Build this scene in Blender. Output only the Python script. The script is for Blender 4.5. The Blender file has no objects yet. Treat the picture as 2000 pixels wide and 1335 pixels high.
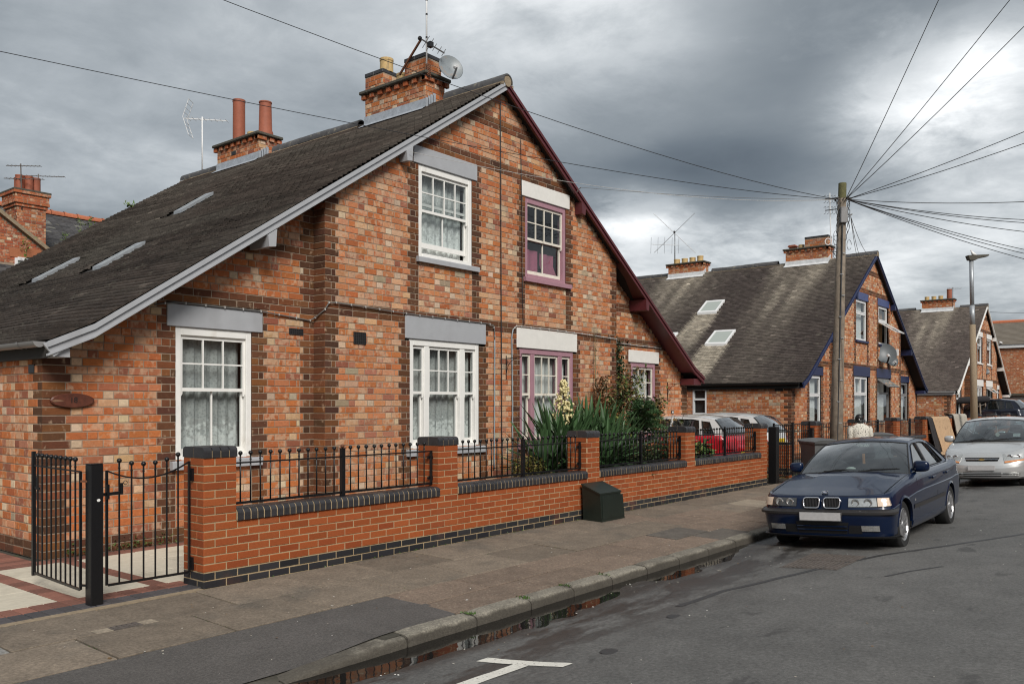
import bpy, math, random
import numpy as np
from mathutils import Vector, Matrix, Euler
from mathutils.geometry import tessellate_polygon
random.seed(7); rng = np.random.default_rng(7)
R = math.radians
scene = bpy.context.scene
COL = scene.collection

# ---------------------------------------------------------------- camera
cam = bpy.data.cameras.new("camera")
cam.lens = 36.0 * 1662 / 2000
cam.sensor_width = 36
cam.shift_y = 0.06125
cam.clip_start = 0.05
cam.clip_end = 2000
cam_ob = bpy.data.objects.new("camera", cam)
cam_ob.location = (0, 0, 1.6)
PHI = math.atan2(1662, 1345)
PHI = math.radians(90) - math.atan2(1345., 1662.)      # direction of view measured from +X
AZ = math.atan2(1345., 1662.)
cam_ob.rotation_euler = (R(90), 0, AZ - R(90))
COL.objects.link(cam_ob)
scene.camera = cam_ob

# ---------------------------------------------------------------- light
SUN_DIR = Vector((-0.45, -0.68, 0.66)).normalized()     # towards the sun
elev = math.asin(SUN_DIR.z); azim = math.atan2(SUN_DIR.x, SUN_DIR.y)
world = bpy.data.worlds.new("World"); scene.world = world; world.use_nodes = True
wn = world.node_tree.nodes; wl = world.node_tree.links; wn.clear()
def W(t, **k):
    n = wn.new(t)
    for a, b in k.items(): setattr(n, a, b)
    return n
w_out = W('ShaderNodeOutputWorld'); w_bg = W('ShaderNodeBackground'); w_bg2 = W('ShaderNodeBackground'); w_add = W('ShaderNodeMixShader'); w_add.inputs[0].default_value = 0.94
sky = W('ShaderNodeTexSky'); sky.sky_type = 'NISHITA'; sky.sun_disc = False
sky.sun_elevation = elev; sky.sun_rotation = azim; sky.dust_density = 3.0
w_bg.inputs['Strength'].default_value = 0.05
wl.new(sky.outputs[0], w_bg.inputs['Color'])
# the cloud deck: a layer at a constant height, seen in perspective (x/z, y/z)
tc = W('ShaderNodeTexCoord'); sep = W('ShaderNodeSeparateXYZ'); wl.new(tc.outputs['Generated'], sep.inputs[0])
def M(op, a, b=None, c=None, clamp=False):
    n = W('ShaderNodeMath', operation=op, use_clamp=clamp)
    for i, v in enumerate((a, b, c)):
        if v is None: continue
        if isinstance(v, (int, float)): n.inputs[i].default_value = v
        else: wl.new(v, n.inputs[i])
    return n.outputs[0]
zc = M('MAXIMUM', M('ADD', sep.outputs['Z'], 0.16), 0.05)
cx_ = M('DIVIDE', sep.outputs['X'], zc); cy_ = M('DIVIDE', sep.outputs['Y'], zc)
comb = W('ShaderNodeCombineXYZ'); wl.new(cx_, comb.inputs[0]); wl.new(cy_, comb.inputs[1])
def noise(scale, detail, rough, off=(0, 0, 0), dist=0.0):
    mp = W('ShaderNodeMapping'); mp.inputs['Location'].default_value = off
    wl.new(comb.outputs[0], mp.inputs['Vector'])
    n = W('ShaderNodeTexNoise'); n.inputs['Scale'].default_value = scale; n.inputs['Detail'].default_value = detail
    n.inputs['Roughness'].default_value = rough; n.inputs['Distortion'].default_value = dist
    wl.new(mp.outputs[0], n.inputs['Vector']); return n.outputs['Fac']
def pix_dir(px, py):
    u = (px - 1000) / 1662; v = -(py - 790) / 1662
    S_, C_ = math.sin(AZ), math.cos(AZ)
    return Vector((u * S_ + C_, -u * C_ + S_, v)).normalized()
def blob(px, py, r0, r1, stretch=2.2):
    """soft mask in the direction of a cloud: 1 at its centre, 0 beyond r1 (radians, flattened vertically)"""
    d = pix_dir(px, py)
    hor = Vector((-d.y, d.x, 0)).normalized(); up = d.cross(hor) * -1
    vm = W('ShaderNodeVectorMath', operation='DOT_PRODUCT'); wl.new(tc.outputs['Generated'], vm.inputs[0]); vm.inputs[1].default_value = hor
    vu = W('ShaderNodeVectorMath', operation='DOT_PRODUCT'); wl.new(tc.outputs['Generated'], vu.inputs[0]); vu.inputs[1].default_value = up
    vd = W('ShaderNodeVectorMath', operation='DOT_PRODUCT'); wl.new(tc.outputs['Generated'], vd.inputs[0]); vd.inputs[1].default_value = d
    uy = M('SUBTRACT', vu.outputs['Value'], up.dot(d))
    q = M('ADD', M('POWER', M('ABSOLUTE', vm.outputs['Value']), 2.0), M('POWER', M('ABSOLUTE', M('MULTIPLY', uy, stretch)), 2.0))
    rr = M('SQRT', q)
    mr = W('ShaderNodeMapRange', interpolation_type='SMOOTHSTEP')
    wl.new(rr, mr.inputs['Value']); mr.inputs['From Min'].default_value = r1; mr.inputs['From Max'].default_value = r0
    mr.inputs['To Min'].default_value = 0; mr.inputs['To Max'].default_value = 1
    return M('MULTIPLY', mr.outputs[0], M('GREATER_THAN', vd.outputs['Value'], 0))
n1 = noise(0.55, 6, 0.55, (3.1, 1.7, 0), 0.25)
n2 = noise(1.7, 7, 0.60, (7.3, 2.2, 0), 0.3)
n3 = noise(4.6, 8, 0.66, (1.3, 9.2, 0), 0.35)
base = M('ADD', M('ADD', M('MULTIPLY', n1, 0.9), M('MULTIPLY', n2, 0.55)), M('MULTIPLY', n3, 0.30))   # ~0.78 mean
base = M('ADD', base, -0.425)
# clouds of the photograph: dark bellies and bright gaps
warp = M('ADD', M('MULTIPLY', M('SUBTRACT', n2, 0.5), 3.0), M('MULTIPLY', M('SUBTRACT', n3, 0.5), 1.6))
def wblob(px, py, r0, r1, amount, stretch=2.2):
    b = blob(px, py, r0, r1, stretch)
    b = M('MULTIPLY', b, M('ADD', 1.0, warp), clamp=True)
    return M('MULTIPLY', b, amount)
terms = [wblob(1430, 345, 0.02, 0.17, -0.20, 2.4), wblob(1580, 20, 0.03, 0.24, -0.24, 1.8), wblob(1300, 260, 0.03, 0.24, -0.13, 2.2), wblob(1130, 300, 0.03, 0.18, -0.07, 1.6),
         wblob(1120, 110, 0.05, 0.26, 0.09, 1.3), wblob(1800, 180, 0.02, 0.13, 0.25, 1.3), wblob(1950, 200, 0.03, 0.13, 0.12, 1.4),
         wblob(1250, 400, 0.02, 0.10, 0.24, 2.2), wblob(1420, 510, 0.05, 0.24, 0.17, 2.2), wblob(1830, 470, 0.05, 0.22, 0.08, 2.2),
         wblob(330, 90, 0.05, 0.50, -0.07, 1.5)]
for t in terms: base = M('ADD', base, t)
ramp = W('ShaderNodeValToRGB'); wl.new(base, ramp.inputs[0])
el = ramp.color_ramp.elements
el[0].position = -0.0; el[0].color = (0.070, 0.085, 0.102, 1)
el[1].position = 0.95; el[1].color = (0.95, 0.96, 0.965, 1)
for p_, c_ in ((0.16, (0.106, 0.126, 0.146, 1)), (0.34, (0.190, 0.213, 0.232, 1)), (0.46, (0.285, 0.310, 0.330, 1)), (0.60, (0.42, 0.445, 0.462, 1)), (0.76, (0.63, 0.65, 0.662, 1))):
    e = el.new(p_); e.color = c_
wl.new(ramp.outputs[0], w_bg2.inputs['Color']); w_bg2.inputs['Strength'].default_value = 0.66
wl.new(w_bg.outputs[0], w_add.inputs[1]); wl.new(w_bg2.outputs[0], w_add.inputs[2]); wl.new(w_add.outputs[0], w_out.inputs[0])

sun = bpy.data.lights.new("sun", 'SUN'); sun.energy = 1.5; sun.angle = R(24); sun.color = (1.0, 0.955, 0.89)
sun_ob = bpy.data.objects.new("sun", sun); sun_ob.location = (-8, -12, 18)
sun_ob.rotation_euler = SUN_DIR.to_track_quat('Z', 'Y').to_euler()
COL.objects.link(sun_ob)
scene.view_settings.view_transform = 'Standard'
scene.view_settings.look = 'None'
scene.view_settings.gamma = 1.0
scene.view_settings.use_curve_mapping = False
scene.view_settings.exposure = 1.20
scene.cycles.max_bounces = 6
scene.cycles.diffuse_bounces = 3
scene.cycles.glossy_bounces = 3
scene.cycles.transparent_max_bounces = 12
scene.cycles.transmission_bounces = 4
scene.cycles.use_denoising = True
scene.cycles.pixel_filter_type = 'BLACKMAN_HARRIS'; scene.cycles.filter_width = 1.15
scene.cycles.caustics_reflective = False
scene.cycles.caustics_refractive = False

# ---------------------------------------------------------------- materials
MATS = {}
def mat(name, col=(0.5, 0.5, 0.5), rough=0.7, metal=0.0, noise_amt=0.12, noise_scale=18.0, bump=0.0, bump_scale=120.0,
        attr=False, spec=0.5, coat=0.0, rand=0.0, stain=None, streak=False):
    if name in MATS: return MATS[name]
    m = bpy.data.materials.new(name); m.use_nodes = True; MATS[name] = m
    nt = m.node_tree; N = nt.nodes; L = nt.links; b = N['Principled BSDF']
    b.inputs['Roughness'].default_value = rough; b.inputs['Metallic'].default_value = metal
    b.inputs['Specular IOR Level'].default_value = spec
    if coat: b.inputs['Coat Weight'].default_value = coat; b.inputs['Coat Roughness'].default_value = 0.03
    geo = N.new('ShaderNodeNewGeometry')
    def nz(scale, detail=4, src=None):
        n = N.new('ShaderNodeTexNoise'); n.inputs['Scale'].default_value = scale; n.inputs['Detail'].default_value = detail
        L.new(src or geo.outputs['Position'], n.inputs['Vector']); return n
    if attr:
        a = N.new('ShaderNodeAttribute'); a.attribute_name = 'Col'; csrc = a.outputs['Color']
    else:
        rgb = N.new('ShaderNodeRGB'); rgb.outputs[0].default_value = (*col, 1); csrc = rgb.outputs[0]
    if attr == 'brick':
        # pale salt streaks and flashed patches on each brick face, strength stored in alpha
        mp = N.new('ShaderNodeMapping'); mp.inputs['Scale'].default_value = (17, 17, 13); 
        ro = N.new('ShaderNodeCombineXYZ')
        for i_, k_ in enumerate((53.0, 91.0, 17.0)):
            mm = N.new('ShaderNodeMath'); mm.operation = 'MULTIPLY'; L.new(a.outputs['Alpha'], mm.inputs[0]); mm.inputs[1].default_value = k_; L.new(mm.outputs[0], ro.inputs[i_])
        va = N.new('ShaderNodeVectorMath'); va.operation = 'ADD'; L.new(geo.outputs['Position'], va.inputs[0]); L.new(ro.outputs[0], va.inputs[1]); L.new(va.outputs[0], mp.inputs['Vector'])
        s1 = N.new('ShaderNodeTexNoise'); s1.inputs['Scale'].default_value = 1.0; s1.inputs['Detail'].default_value = 3; L.new(mp.outputs[0], s1.inputs['Vector'])
        s2 = nz(9, 4, va.outputs[0])
        ad = N.new('ShaderNodeMath'); ad.operation = 'ADD'; L.new(s1.outputs['Fac'], ad.inputs[0]); L.new(s2.outputs['Fac'], ad.inputs[1])
        ad2 = N.new('ShaderNodeMath'); ad2.operation = 'MULTIPLY_ADD'; L.new(a.outputs['Alpha'], ad2.inputs[0]); ad2.inputs[1].default_value = 0.42; L.new(ad.outputs[0], ad2.inputs[2])
        mr = N.new('ShaderNodeMapRange'); mr.interpolation_type = 'SMOOTHSTEP'; L.new(ad2.outputs[0], mr.inputs['Value'])
        mr.inputs['From Min'].default_value = 1.12; mr.inputs['From Max'].default_value = 1.40; mr.inputs['To Max'].default_value = 0.55
        mx = N.new('ShaderNodeMix'); mx.data_type = 'RGBA'; L.new(mr.outputs[0], mx.inputs['Factor']); L.new(csrc, mx.inputs['A'])
        mx.inputs['B'].default_value = (0.56, 0.405, 0.275, 1); csrc = mx.outputs['Result']
        # dark soot specks
        s3 = nz(70, 3); mr3 = N.new('ShaderNodeMapRange'); L.new(s3.outputs['Fac'], mr3.inputs['Value'])
        mr3.inputs['From Min'].default_value = 0.36; mr3.inputs['From Max'].default_value = 0.27; mr3.inputs['To Max'].default_value = 0.55
        mx3 = N.new('ShaderNodeMix'); mx3.data_type = 'RGBA'; L.new(mr3.outputs[0], mx3.inputs['Factor']); L.new(csrc, mx3.inputs['A'])
        mx3.inputs['B'].default_value = (0.05, 0.03, 0.02, 1); csrc = mx3.outputs['Result']
    if stain:
        # stain = (scale, lo, hi, colour, amount, xyz-scale)
        mp = N.new('ShaderNodeMapping'); mp.inputs['Scale'].default_value = stain[5] if len(stain) > 5 else (1, 1, 1); L.new(geo.outputs['Position'], mp.inputs['Vector'])
        s = nz(stain[0], 5, mp.outputs[0]); mr = N.new('ShaderNodeMapRange'); mr.interpolation_type = 'SMOOTHSTEP'; L.new(s.outputs['Fac'], mr.inputs['Value'])
        mr.inputs['From Min'].default_value = stain[1]; mr.inputs['From Max'].default_value = stain[2]; mr.inputs['To Max'].default_value = stain[4]
        mx = N.new('ShaderNodeMix'); mx.data_type = 'RGBA'; L.new(mr.outputs[0], mx.inputs['Factor']); L.new(csrc, mx.inputs['A'])
        mx.inputs['B'].default_value = (*stain[3], 1); csrc = mx.outputs['Result']
    if noise_amt > 0:
        n = nz(noise_scale, 6); n.inputs['Roughness'].default_value = 0.62
        mr = N.new('ShaderNodeMapRange'); L.new(n.outputs['Fac'], mr.inputs['Value'])
        mr.inputs['From Min'].default_value = 0.25; mr.inputs['From Max'].default_value = 0.75
        mr.inputs['To Min'].default_value = 1 - noise_amt; mr.inputs['To Max'].default_value = 1 + noise_amt
        val = mr.outputs[0]
        if rand:
            oi = N.new('ShaderNodeObjectInfo'); ma = N.new('ShaderNodeMath'); ma.operation = 'MULTIPLY_ADD'
            L.new(oi.outputs['Random'], ma.inputs[0]); ma.inputs[1].default_value = 2 * rand; ma.inputs[2].default_value = 1 - rand
            mu = N.new('ShaderNodeMath'); mu.operation = 'MULTIPLY'; L.new(val, mu.inputs[0]); L.new(ma.outputs[0], mu.inputs[1]); val = mu.outputs[0]
        vm = N.new('ShaderNodeVectorMath'); vm.operation = 'SCALE'; L.new(csrc, vm.inputs[0]); L.new(val, vm.inputs['Scale']); csrc = vm.outputs[0]
    L.new(csrc, b.inputs['Base Color'])
    if bump:
        n = nz(bump_scale, 5); bp = N.new('ShaderNodeBump'); bp.inputs['Strength'].default_value = bump; bp.inputs['Distance'].default_value = 0.01
        L.new(n.outputs['Fac'], bp.inputs['Height']); L.new(bp.outputs[0], b.inputs['Normal'])
    return m

mat('brick', rough=0.88, attr='brick', noise_amt=0.16, noise_scale=30, bump=0.55, bump_scale=90, spec=0.25)
mat('new_brick', rough=0.75, attr=True, noise_amt=0.10, noise_scale=60, bump=0.25, bump_scale=160, spec=0.3, stain=(2.2, 0.55, 0.75, (0.30, 0.10, 0.05), 0.35))
mat('mortar', (0.300, 0.232, 0.170), 0.95, noise_amt=0.22, noise_scale=14, bump=0.5, bump_scale=140)
mat('new_mortar', (0.40, 0.30, 0.175), 0.95, noise_amt=0.15, noise_scale=14, bump=0.4, bump_scale=140)
mat('blue_brick', (0.032, 0.031, 0.034), 0.42, noise_amt=0.3, noise_scale=12, bump=0.15, bump_scale=90, rand=0.22, stain=(3.0, 0.58, 0.72, (0.11, 0.10, 0.09), 0.45))
mat('tile', rough=0.85, attr=True, noise_amt=0.30, noise_scale=16, bump=0.5, bump_scale=80, spec=0.2, stain=(5.0, 0.60, 0.72, (0.13, 0.12, 0.095), 0.55))
mat('roof_felt', (0.03, 0.027, 0.025), 0.95)
mat('ridge', (0.075, 0.073, 0.075), 0.7, noise_amt=0.3, noise_scale=9, bump=0.3, rand=0.2, stain=(9, 0.56, 0.70, (0.20, 0.18, 0.13), 0.6))
mat('bedding', (0.27, 0.21, 0.14), 0.95, noise_amt=0.3, noise_scale=20, bump=0.6)
mat('pale_lead', (0.62, 0.63, 0.64), 0.5, noise_amt=0.2, noise_scale=9)
mat('lead', (0.33, 0.36, 0.40), 0.5, noise_amt=0.25, noise_scale=9, bump=0.3, bump_scale=30)
mat('stone_cap', (0.075, 0.068, 0.052), 0.9, noise_amt=0.4, noise_scale=22, bump=0.6)
mat('buff_pot', (0.52, 0.36, 0.16), 0.8, noise_amt=0.2, noise_scale=20, stain=(14, 0.52, 0.7, (0.20, 0.16, 0.10), 0.6, (1, 1, 0.3)))
mat('red_pot', (0.29, 0.085, 0.045), 0.7, noise_amt=0.15, noise_scale=14)
mat('grey_paint', (0.37, 0.38, 0.40), 0.55, noise_amt=0.06, noise_scale=7, stain=(3, 0.55, 0.8, (0.30, 0.30, 0.31), 0.5, (1, 1, 0.3)))
mat('white_paint', (0.80, 0.79, 0.76), 0.45, noise_amt=0.05, noise_scale=9, stain=(6, 0.60, 0.8, (0.55, 0.50, 0.43), 0.4, (1, 1, 0.35)))
mat('lintel_white', (0.74, 0.72, 0.68), 0.6, noise_amt=0.06, noise_scale=8)
mat('cream_paint', (0.74, 0.69, 0.60), 0.5, noise_amt=0.08, noise_scale=12, stain=(9, 0.58, 0.78, (0.35, 0.28, 0.22), 0.5, (1, 1, 0.4)))
mat('mauve_paint', (0.36, 0.195, 0.235), 0.5, noise_amt=0.08, noise_scale=9, stain=(9, 0.60, 0.8, (0.20, 0.08, 0.11), 0.5, (1, 1, 0.3)))
mat('maroon_paint', (0.092, 0.018, 0.022), 0.42, noise_amt=0.12, noise_scale=6)
mat('navy_paint', (0.016, 0.024, 0.075), 0.45, noise_amt=0.12, noise_scale=6)
mat('blue_paint', (0.055, 0.075, 0.19), 0.5, noise_amt=0.1, noise_scale=6)
mat('black_paint', (0.007, 0.007, 0.008), 0.38, noise_amt=0.15, noise_scale=30, spec=0.4)
mat('rust', (0.12, 0.045, 0.02), 0.8, noise_amt=0.3)
mat('black_plastic', (0.012, 0.012, 0.013), 0.45, noise_amt=0.1)
mat('grey_plastic', (0.24, 0.235, 0.235), 0.4, noise_amt=0.05)
mat('white_plastic', (0.72, 0.72, 0.72), 0.35, noise_amt=0.04)
mat('galv', (0.34, 0.36, 0.38), 0.42, metal=0.35, noise_amt=0.15, noise_scale=20)
mat('alu', (0.55, 0.56, 0.58), 0.38, metal=0.7, noise_amt=0.1)
mat('dish', (0.10, 0.115, 0.125), 0.45, noise_amt=0.12, noise_scale=6)
mat('dish_pale', (0.21, 0.235, 0.25), 0.4, noise_amt=0.15, noise_scale=8, stain=(8, 0.58, 0.72, (0.28, 0.17, 0.10), 0.5))
mat('conduit', (0.26, 0.31, 0.34), 0.45, noise_amt=0.08)
mat('cable', (0.02, 0.02, 0.022), 0.5, noise_amt=0.1)
mat('cable_grey', (0.13, 0.125, 0.12), 0.6, noise_amt=0.15)
mat('cable_pale', (0.45, 0.44, 0.42), 0.6, noise_amt=0.1)
mat('room', (0.035, 0.033, 0.032), 0.95)
mat('pole_wood', (0.215, 0.175, 0.135), 0.85, noise_amt=0.35, noise_scale=8, bump=0.6, bump_scale=40, stain=(2.5, 0.52, 0.7, (0.06, 0.045, 0.033), 0.7, (6, 6, 0.5)))
mat('pole_top', (0.11, 0.105, 0.045), 0.9, noise_amt=0.35, noise_scale=20, bump=0.6)
mat('concrete_column', (0.26, 0.20, 0.135), 0.9, noise_amt=0.25, noise_scale=30, bump=0.4)
mat('asphalt_patch', (0.086, 0.079, 0.074), 0.9, noise_amt=0.35, noise_scale=160, bump=0.6, bump_scale=300, stain=(1.1, 0.5, 0.7, (0.11, 0.10, 0.095), 0.6))
mat('slab', (0.172, 0.138, 0.104), 0.9, noise_amt=0.22, noise_scale=90, bump=0.35, bump_scale=260, rand=0.16, stain=(1.6, 0.52, 0.72, (0.10, 0.088, 0.072), 0.7))
mat('slab_red', (0.172, 0.127, 0.095), 0.9, noise_amt=0.28, noise_scale=110, bump=0.5, bump_scale=260, rand=0.12, stain=(24.0, 0.60, 0.70, (0.33, 0.28, 0.21), 0.55, (1, 1.4, 1)))
mat('slab_light', (0.27, 0.225, 0.17), 0.9, noise_amt=0.15, noise_scale=60, bump=0.3)
mat('slab_dark', (0.100, 0.088, 0.075), 0.9, noise_amt=0.25, noise_scale=60, bump=0.4)
mat('slab_grey', (0.20, 0.195, 0.185), 0.9, noise_amt=0.2, noise_scale=40, bump=0.4)
mat('kerb', (0.195, 0.178, 0.145), 0.9, noise_amt=0.42, noise_scale=85, bump=0.7, bump_scale=90, rand=0.12, stain=(3.2, 0.50, 0.68, (0.115, 0.10, 0.08), 0.75))
mat('joint', (0.055, 0.05, 0.038), 0.95, noise_amt=0.4, noise_scale=20, stain=(2.2, 0.58, 0.66, (0.05, 0.075, 0.018), 0.8))
mat('yard_slab', (0.56, 0.51, 0.41), 0.85, noise_amt=0.12, noise_scale=14, bump=0.2, rand=0.06, stain=(2.5, 0.5, 0.75, (0.40, 0.36, 0.28), 0.6))
mat('paver_red', (0.20, 0.085, 0.06), 0.85, noise_amt=0.2, noise_scale=40, bump=0.3, rand=0.28)
mat('paver_dark', (0.062, 0.058, 0.062), 0.8, noise_amt=0.25, noise_scale=40, bump=0.3, rand=0.2)
mat('soil', (0.035, 0.024, 0.016), 0.95, noise_amt=0.5, noise_scale=25, bump=1.0, bump_scale=40)
mat('ground', (0.06, 0.06, 0.055), 0.95, noise_amt=0.3, noise_scale=3)
mat('line_paint', (0.66, 0.64, 0.58), 0.8, noise_amt=0.15, noise_scale=60, bump=0.4, bump_scale=200, stain=(38, 0.60, 0.68, (0.16, 0.15, 0.14), 0.85))
mat('tar', (0.035, 0.034, 0.035), 0.6, noise_amt=0.3, noise_scale=60)
mat('iron', (0.10, 0.085, 0.075), 0.7, noise_amt=0.35, noise_scale=14, bump=0.3)
mat('cabinet_green', (0.0105, 0.0165, 0.0125), 0.42, noise_amt=0.25, noise_scale=6, bump=0.1, bump_scale=60, stain=(4, 0.55, 0.72, (0.04, 0.042, 0.032), 0.35, (1, 1, 0.4)))
mat('plaque_wood', (0.105, 0.032, 0.018), 0.45, noise_amt=0.35, noise_scale=26, bump=0.2)
mat('plaque_edge', (0.22, 0.12, 0.07), 0.7, noise_amt=0.3)
mat('leaf_dark', rough=0.5, attr=True, noise_amt=0.2, noise_scale=12, spec=0.4)
mat('bark', (0.085, 0.058, 0.036), 0.9, noise_amt=0.3, noise_scale=20, bump=0.6)
mat('blossom', (0.62, 0.54, 0.28), 0.6, noise_amt=0.15, noise_scale=30)
mat('terracotta', (0.42, 0.13, 0.06), 0.8, noise_amt=0.2, noise_scale=12, rand=0.15)
mat('far_brick', (0.36, 0.13, 0.06), 0.9, noise_amt=0.15, noise_scale=3, attr=False)
mat('far_tile', (0.17, 0.145, 0.115), 0.9, noise_amt=0.2, noise_scale=2)
mat('grey_block', (0.20, 0.195, 0.19), 0.9, noise_amt=0.2, noise_scale=3)
mat('bin_grey', (0.095, 0.098, 0.10), 0.5, noise_amt=0.12, noise_scale=7)
mat('rug_tan', (0.46, 0.31, 0.185), 0.95, noise_amt=0.12, noise_scale=12, bump=0.3, stain=(16, 0.62, 0.66, (0.13, 0.075, 0.05), 0.9, (1, 1, 0.6)))
mat('rug_grey', (0.40, 0.37, 0.32), 0.95, noise_amt=0.18, noise_scale=18, bump=0.4)
mat('rug_dark', (0.02, 0.018, 0.02), 0.95, noise_amt=0.2)
mat('skin', (0.16, 0.075, 0.045), 0.55, noise_amt=0.05)
mat('hair', (0.006, 0.005, 0.005), 0.5, noise_amt=0.2, noise_scale=60)
mat('trouser', (0.03, 0.03, 0.04), 0.9, noise_amt=0.15)
mat('spot_cloth', (0.60, 0.57, 0.50), 0.85, noise_amt=0.05, stain=(38, 0.595, 0.61, (0.02, 0.016, 0.014), 0.95))
mat('tyre', (0.012, 0.012, 0.012), 0.85, noise_amt=0.2, noise_scale=30)
mat('rim', (0.46, 0.46, 0.47), 0.3, metal=0.75, noise_amt=0.1)
mat('chrome', (0.80, 0.80, 0.82), 0.12, metal=1.0, noise_amt=0.0)
mat('plate', (0.47, 0.46, 0.46), 0.5, noise_amt=0.10, noise_scale=22)
mat('plate_yellow', (0.75, 0.52, 0.02), 0.5, noise_amt=0.05)
mat('print_black', (0.01, 0.01, 0.01), 0.6, noise_amt=0)
mat('print_blue', (0.02, 0.08, 0.35), 0.5, noise_amt=0)
mat('lens_red', (0.33, 0.012, 0.018), 0.12, noise_amt=0.1, coat=0.6)
mat('lens_amber', (0.62, 0.24, 0.08), 0.15, noise_amt=0.1, coat=0.6)
mat('lens_peach', (0.70, 0.55, 0.43), 0.15, noise_amt=0.15, noise_scale=50, coat=0.6)
mat('lamp_bowl', (0.58, 0.58, 0.56), 0.15, metal=0.7, noise_amt=0.25, noise_scale=40, coat=0.5)
mat('lamp_dark', (0.10, 0.10, 0.10), 0.2, metal=0.5, noise_amt=0.2, noise_scale=40, coat=0.5)
mat('gold', (0.72, 0.50, 0.18), 0.3, metal=0.8, noise_amt=0)
mat('seat_cloth', (0.035, 0.037, 0.04), 0.9, noise_amt=0.2)
mat('trim_black', (0.010, 0.010, 0.011), 0.5, noise_amt=0.1)
mat('moulding', (0.028, 0.026, 0.026), 0.42, noise_amt=0.1)
def paint(name, col, metal=0.25, rough=0.30, flake=0.05, coat=1.0, spec=0.5):
    return mat(name, col, rough, metal=metal, noise_amt=flake, noise_scale=3, coat=coat, spec=spec)
paint('car_blue', (0.0014, 0.0085, 0.034), 0.08, 0.30, 0.05, 0.66, 0.22)
paint('car_silver', (0.58, 0.585, 0.58), 0.55, 0.34)
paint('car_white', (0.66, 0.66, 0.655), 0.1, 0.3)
paint('car_red', (0.46, 0.012, 0.024), 0.05, 0.3)
paint('car_dark', (0.012, 0.016, 0.03), 0.3, 0.28)

def speckle(name, s1, a1, s2, a2):
    """coarse blotches and bright grit laid over a stone material"""
    m = MATS[name]; N = m.node_tree.nodes; L = m.node_tree.links; b = N['Principled BSDF']; src = b.inputs['Base Color'].links[0].from_socket
    geo = N.new('ShaderNodeNewGeometry')
    for s, a, d in ((s1, a1, 4), (s2, a2, 2)):
        n = N.new('ShaderNodeTexNoise'); n.inputs['Scale'].default_value = s; n.inputs['Detail'].default_value = d; n.inputs['Roughness'].default_value = 0.7; L.new(geo.outputs['Position'], n.inputs['Vector'])
        r = N.new('ShaderNodeMapRange'); L.new(n.outputs['Fac'], r.inputs['Value']); r.inputs['From Min'].default_value = 0.30; r.inputs['From Max'].default_value = 0.70; r.inputs['To Min'].default_value = 1 - a; r.inputs['To Max'].default_value = 1 + a
        v = N.new('ShaderNodeVectorMath'); v.operation = 'SCALE'; L.new(src, v.inputs[0]); L.new(r.outputs[0], v.inputs['Scale']); src = v.outputs[0]
    L.new(src, b.inputs['Base Color'])
for nm in ('slab', 'slab_dark', 'slab_red', 'slab_light', 'slab_grey'): speckle(nm, 4.5, 0.20, 42, 0.28)
speckle('asphalt_patch', 3.0, 0.14, 60, 0.30); speckle('kerb', 6, 0.22, 48, 0.3)
def kerb_damp():
    # tide mark left by the standing water on the foot of the kerb
    m = MATS['kerb']; N = m.node_tree.nodes; L = m.node_tree.links; b = N['Principled BSDF']; src = b.inputs['Base Color'].links[0].from_socket
    geo = N.new('ShaderNodeNewGeometry'); s = N.new('ShaderNodeSeparateXYZ'); L.new(geo.outputs['Position'], s.inputs[0])
    n = N.new('ShaderNodeTexNoise'); n.inputs['Scale'].default_value = 7; n.inputs['Detail'].default_value = 5; L.new(geo.outputs['Position'], n.inputs['Vector'])
    a = N.new('ShaderNodeMath'); a.operation = 'MULTIPLY_ADD'; L.new(n.outputs['Fac'], a.inputs[0]); a.inputs[1].default_value = -0.06; L.new(s.outputs['Z'], a.inputs[2])
    r = N.new('ShaderNodeMapRange'); r.interpolation_type = 'SMOOTHSTEP'; L.new(a.outputs[0], r.inputs['Value']); r.inputs['From Min'].default_value = -0.095; r.inputs['From Max'].default_value = -0.125; r.inputs['To Max'].default_value = 0.8
    x = N.new('ShaderNodeMix'); x.data_type = 'RGBA'; L.new(r.outputs[0], x.inputs['Factor']); L.new(src, x.inputs['A']); x.inputs['B'].default_value = (0.050, 0.043, 0.034, 1); L.new(x.outputs['Result'], b.inputs['Base Color'])
kerb_damp()

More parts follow.
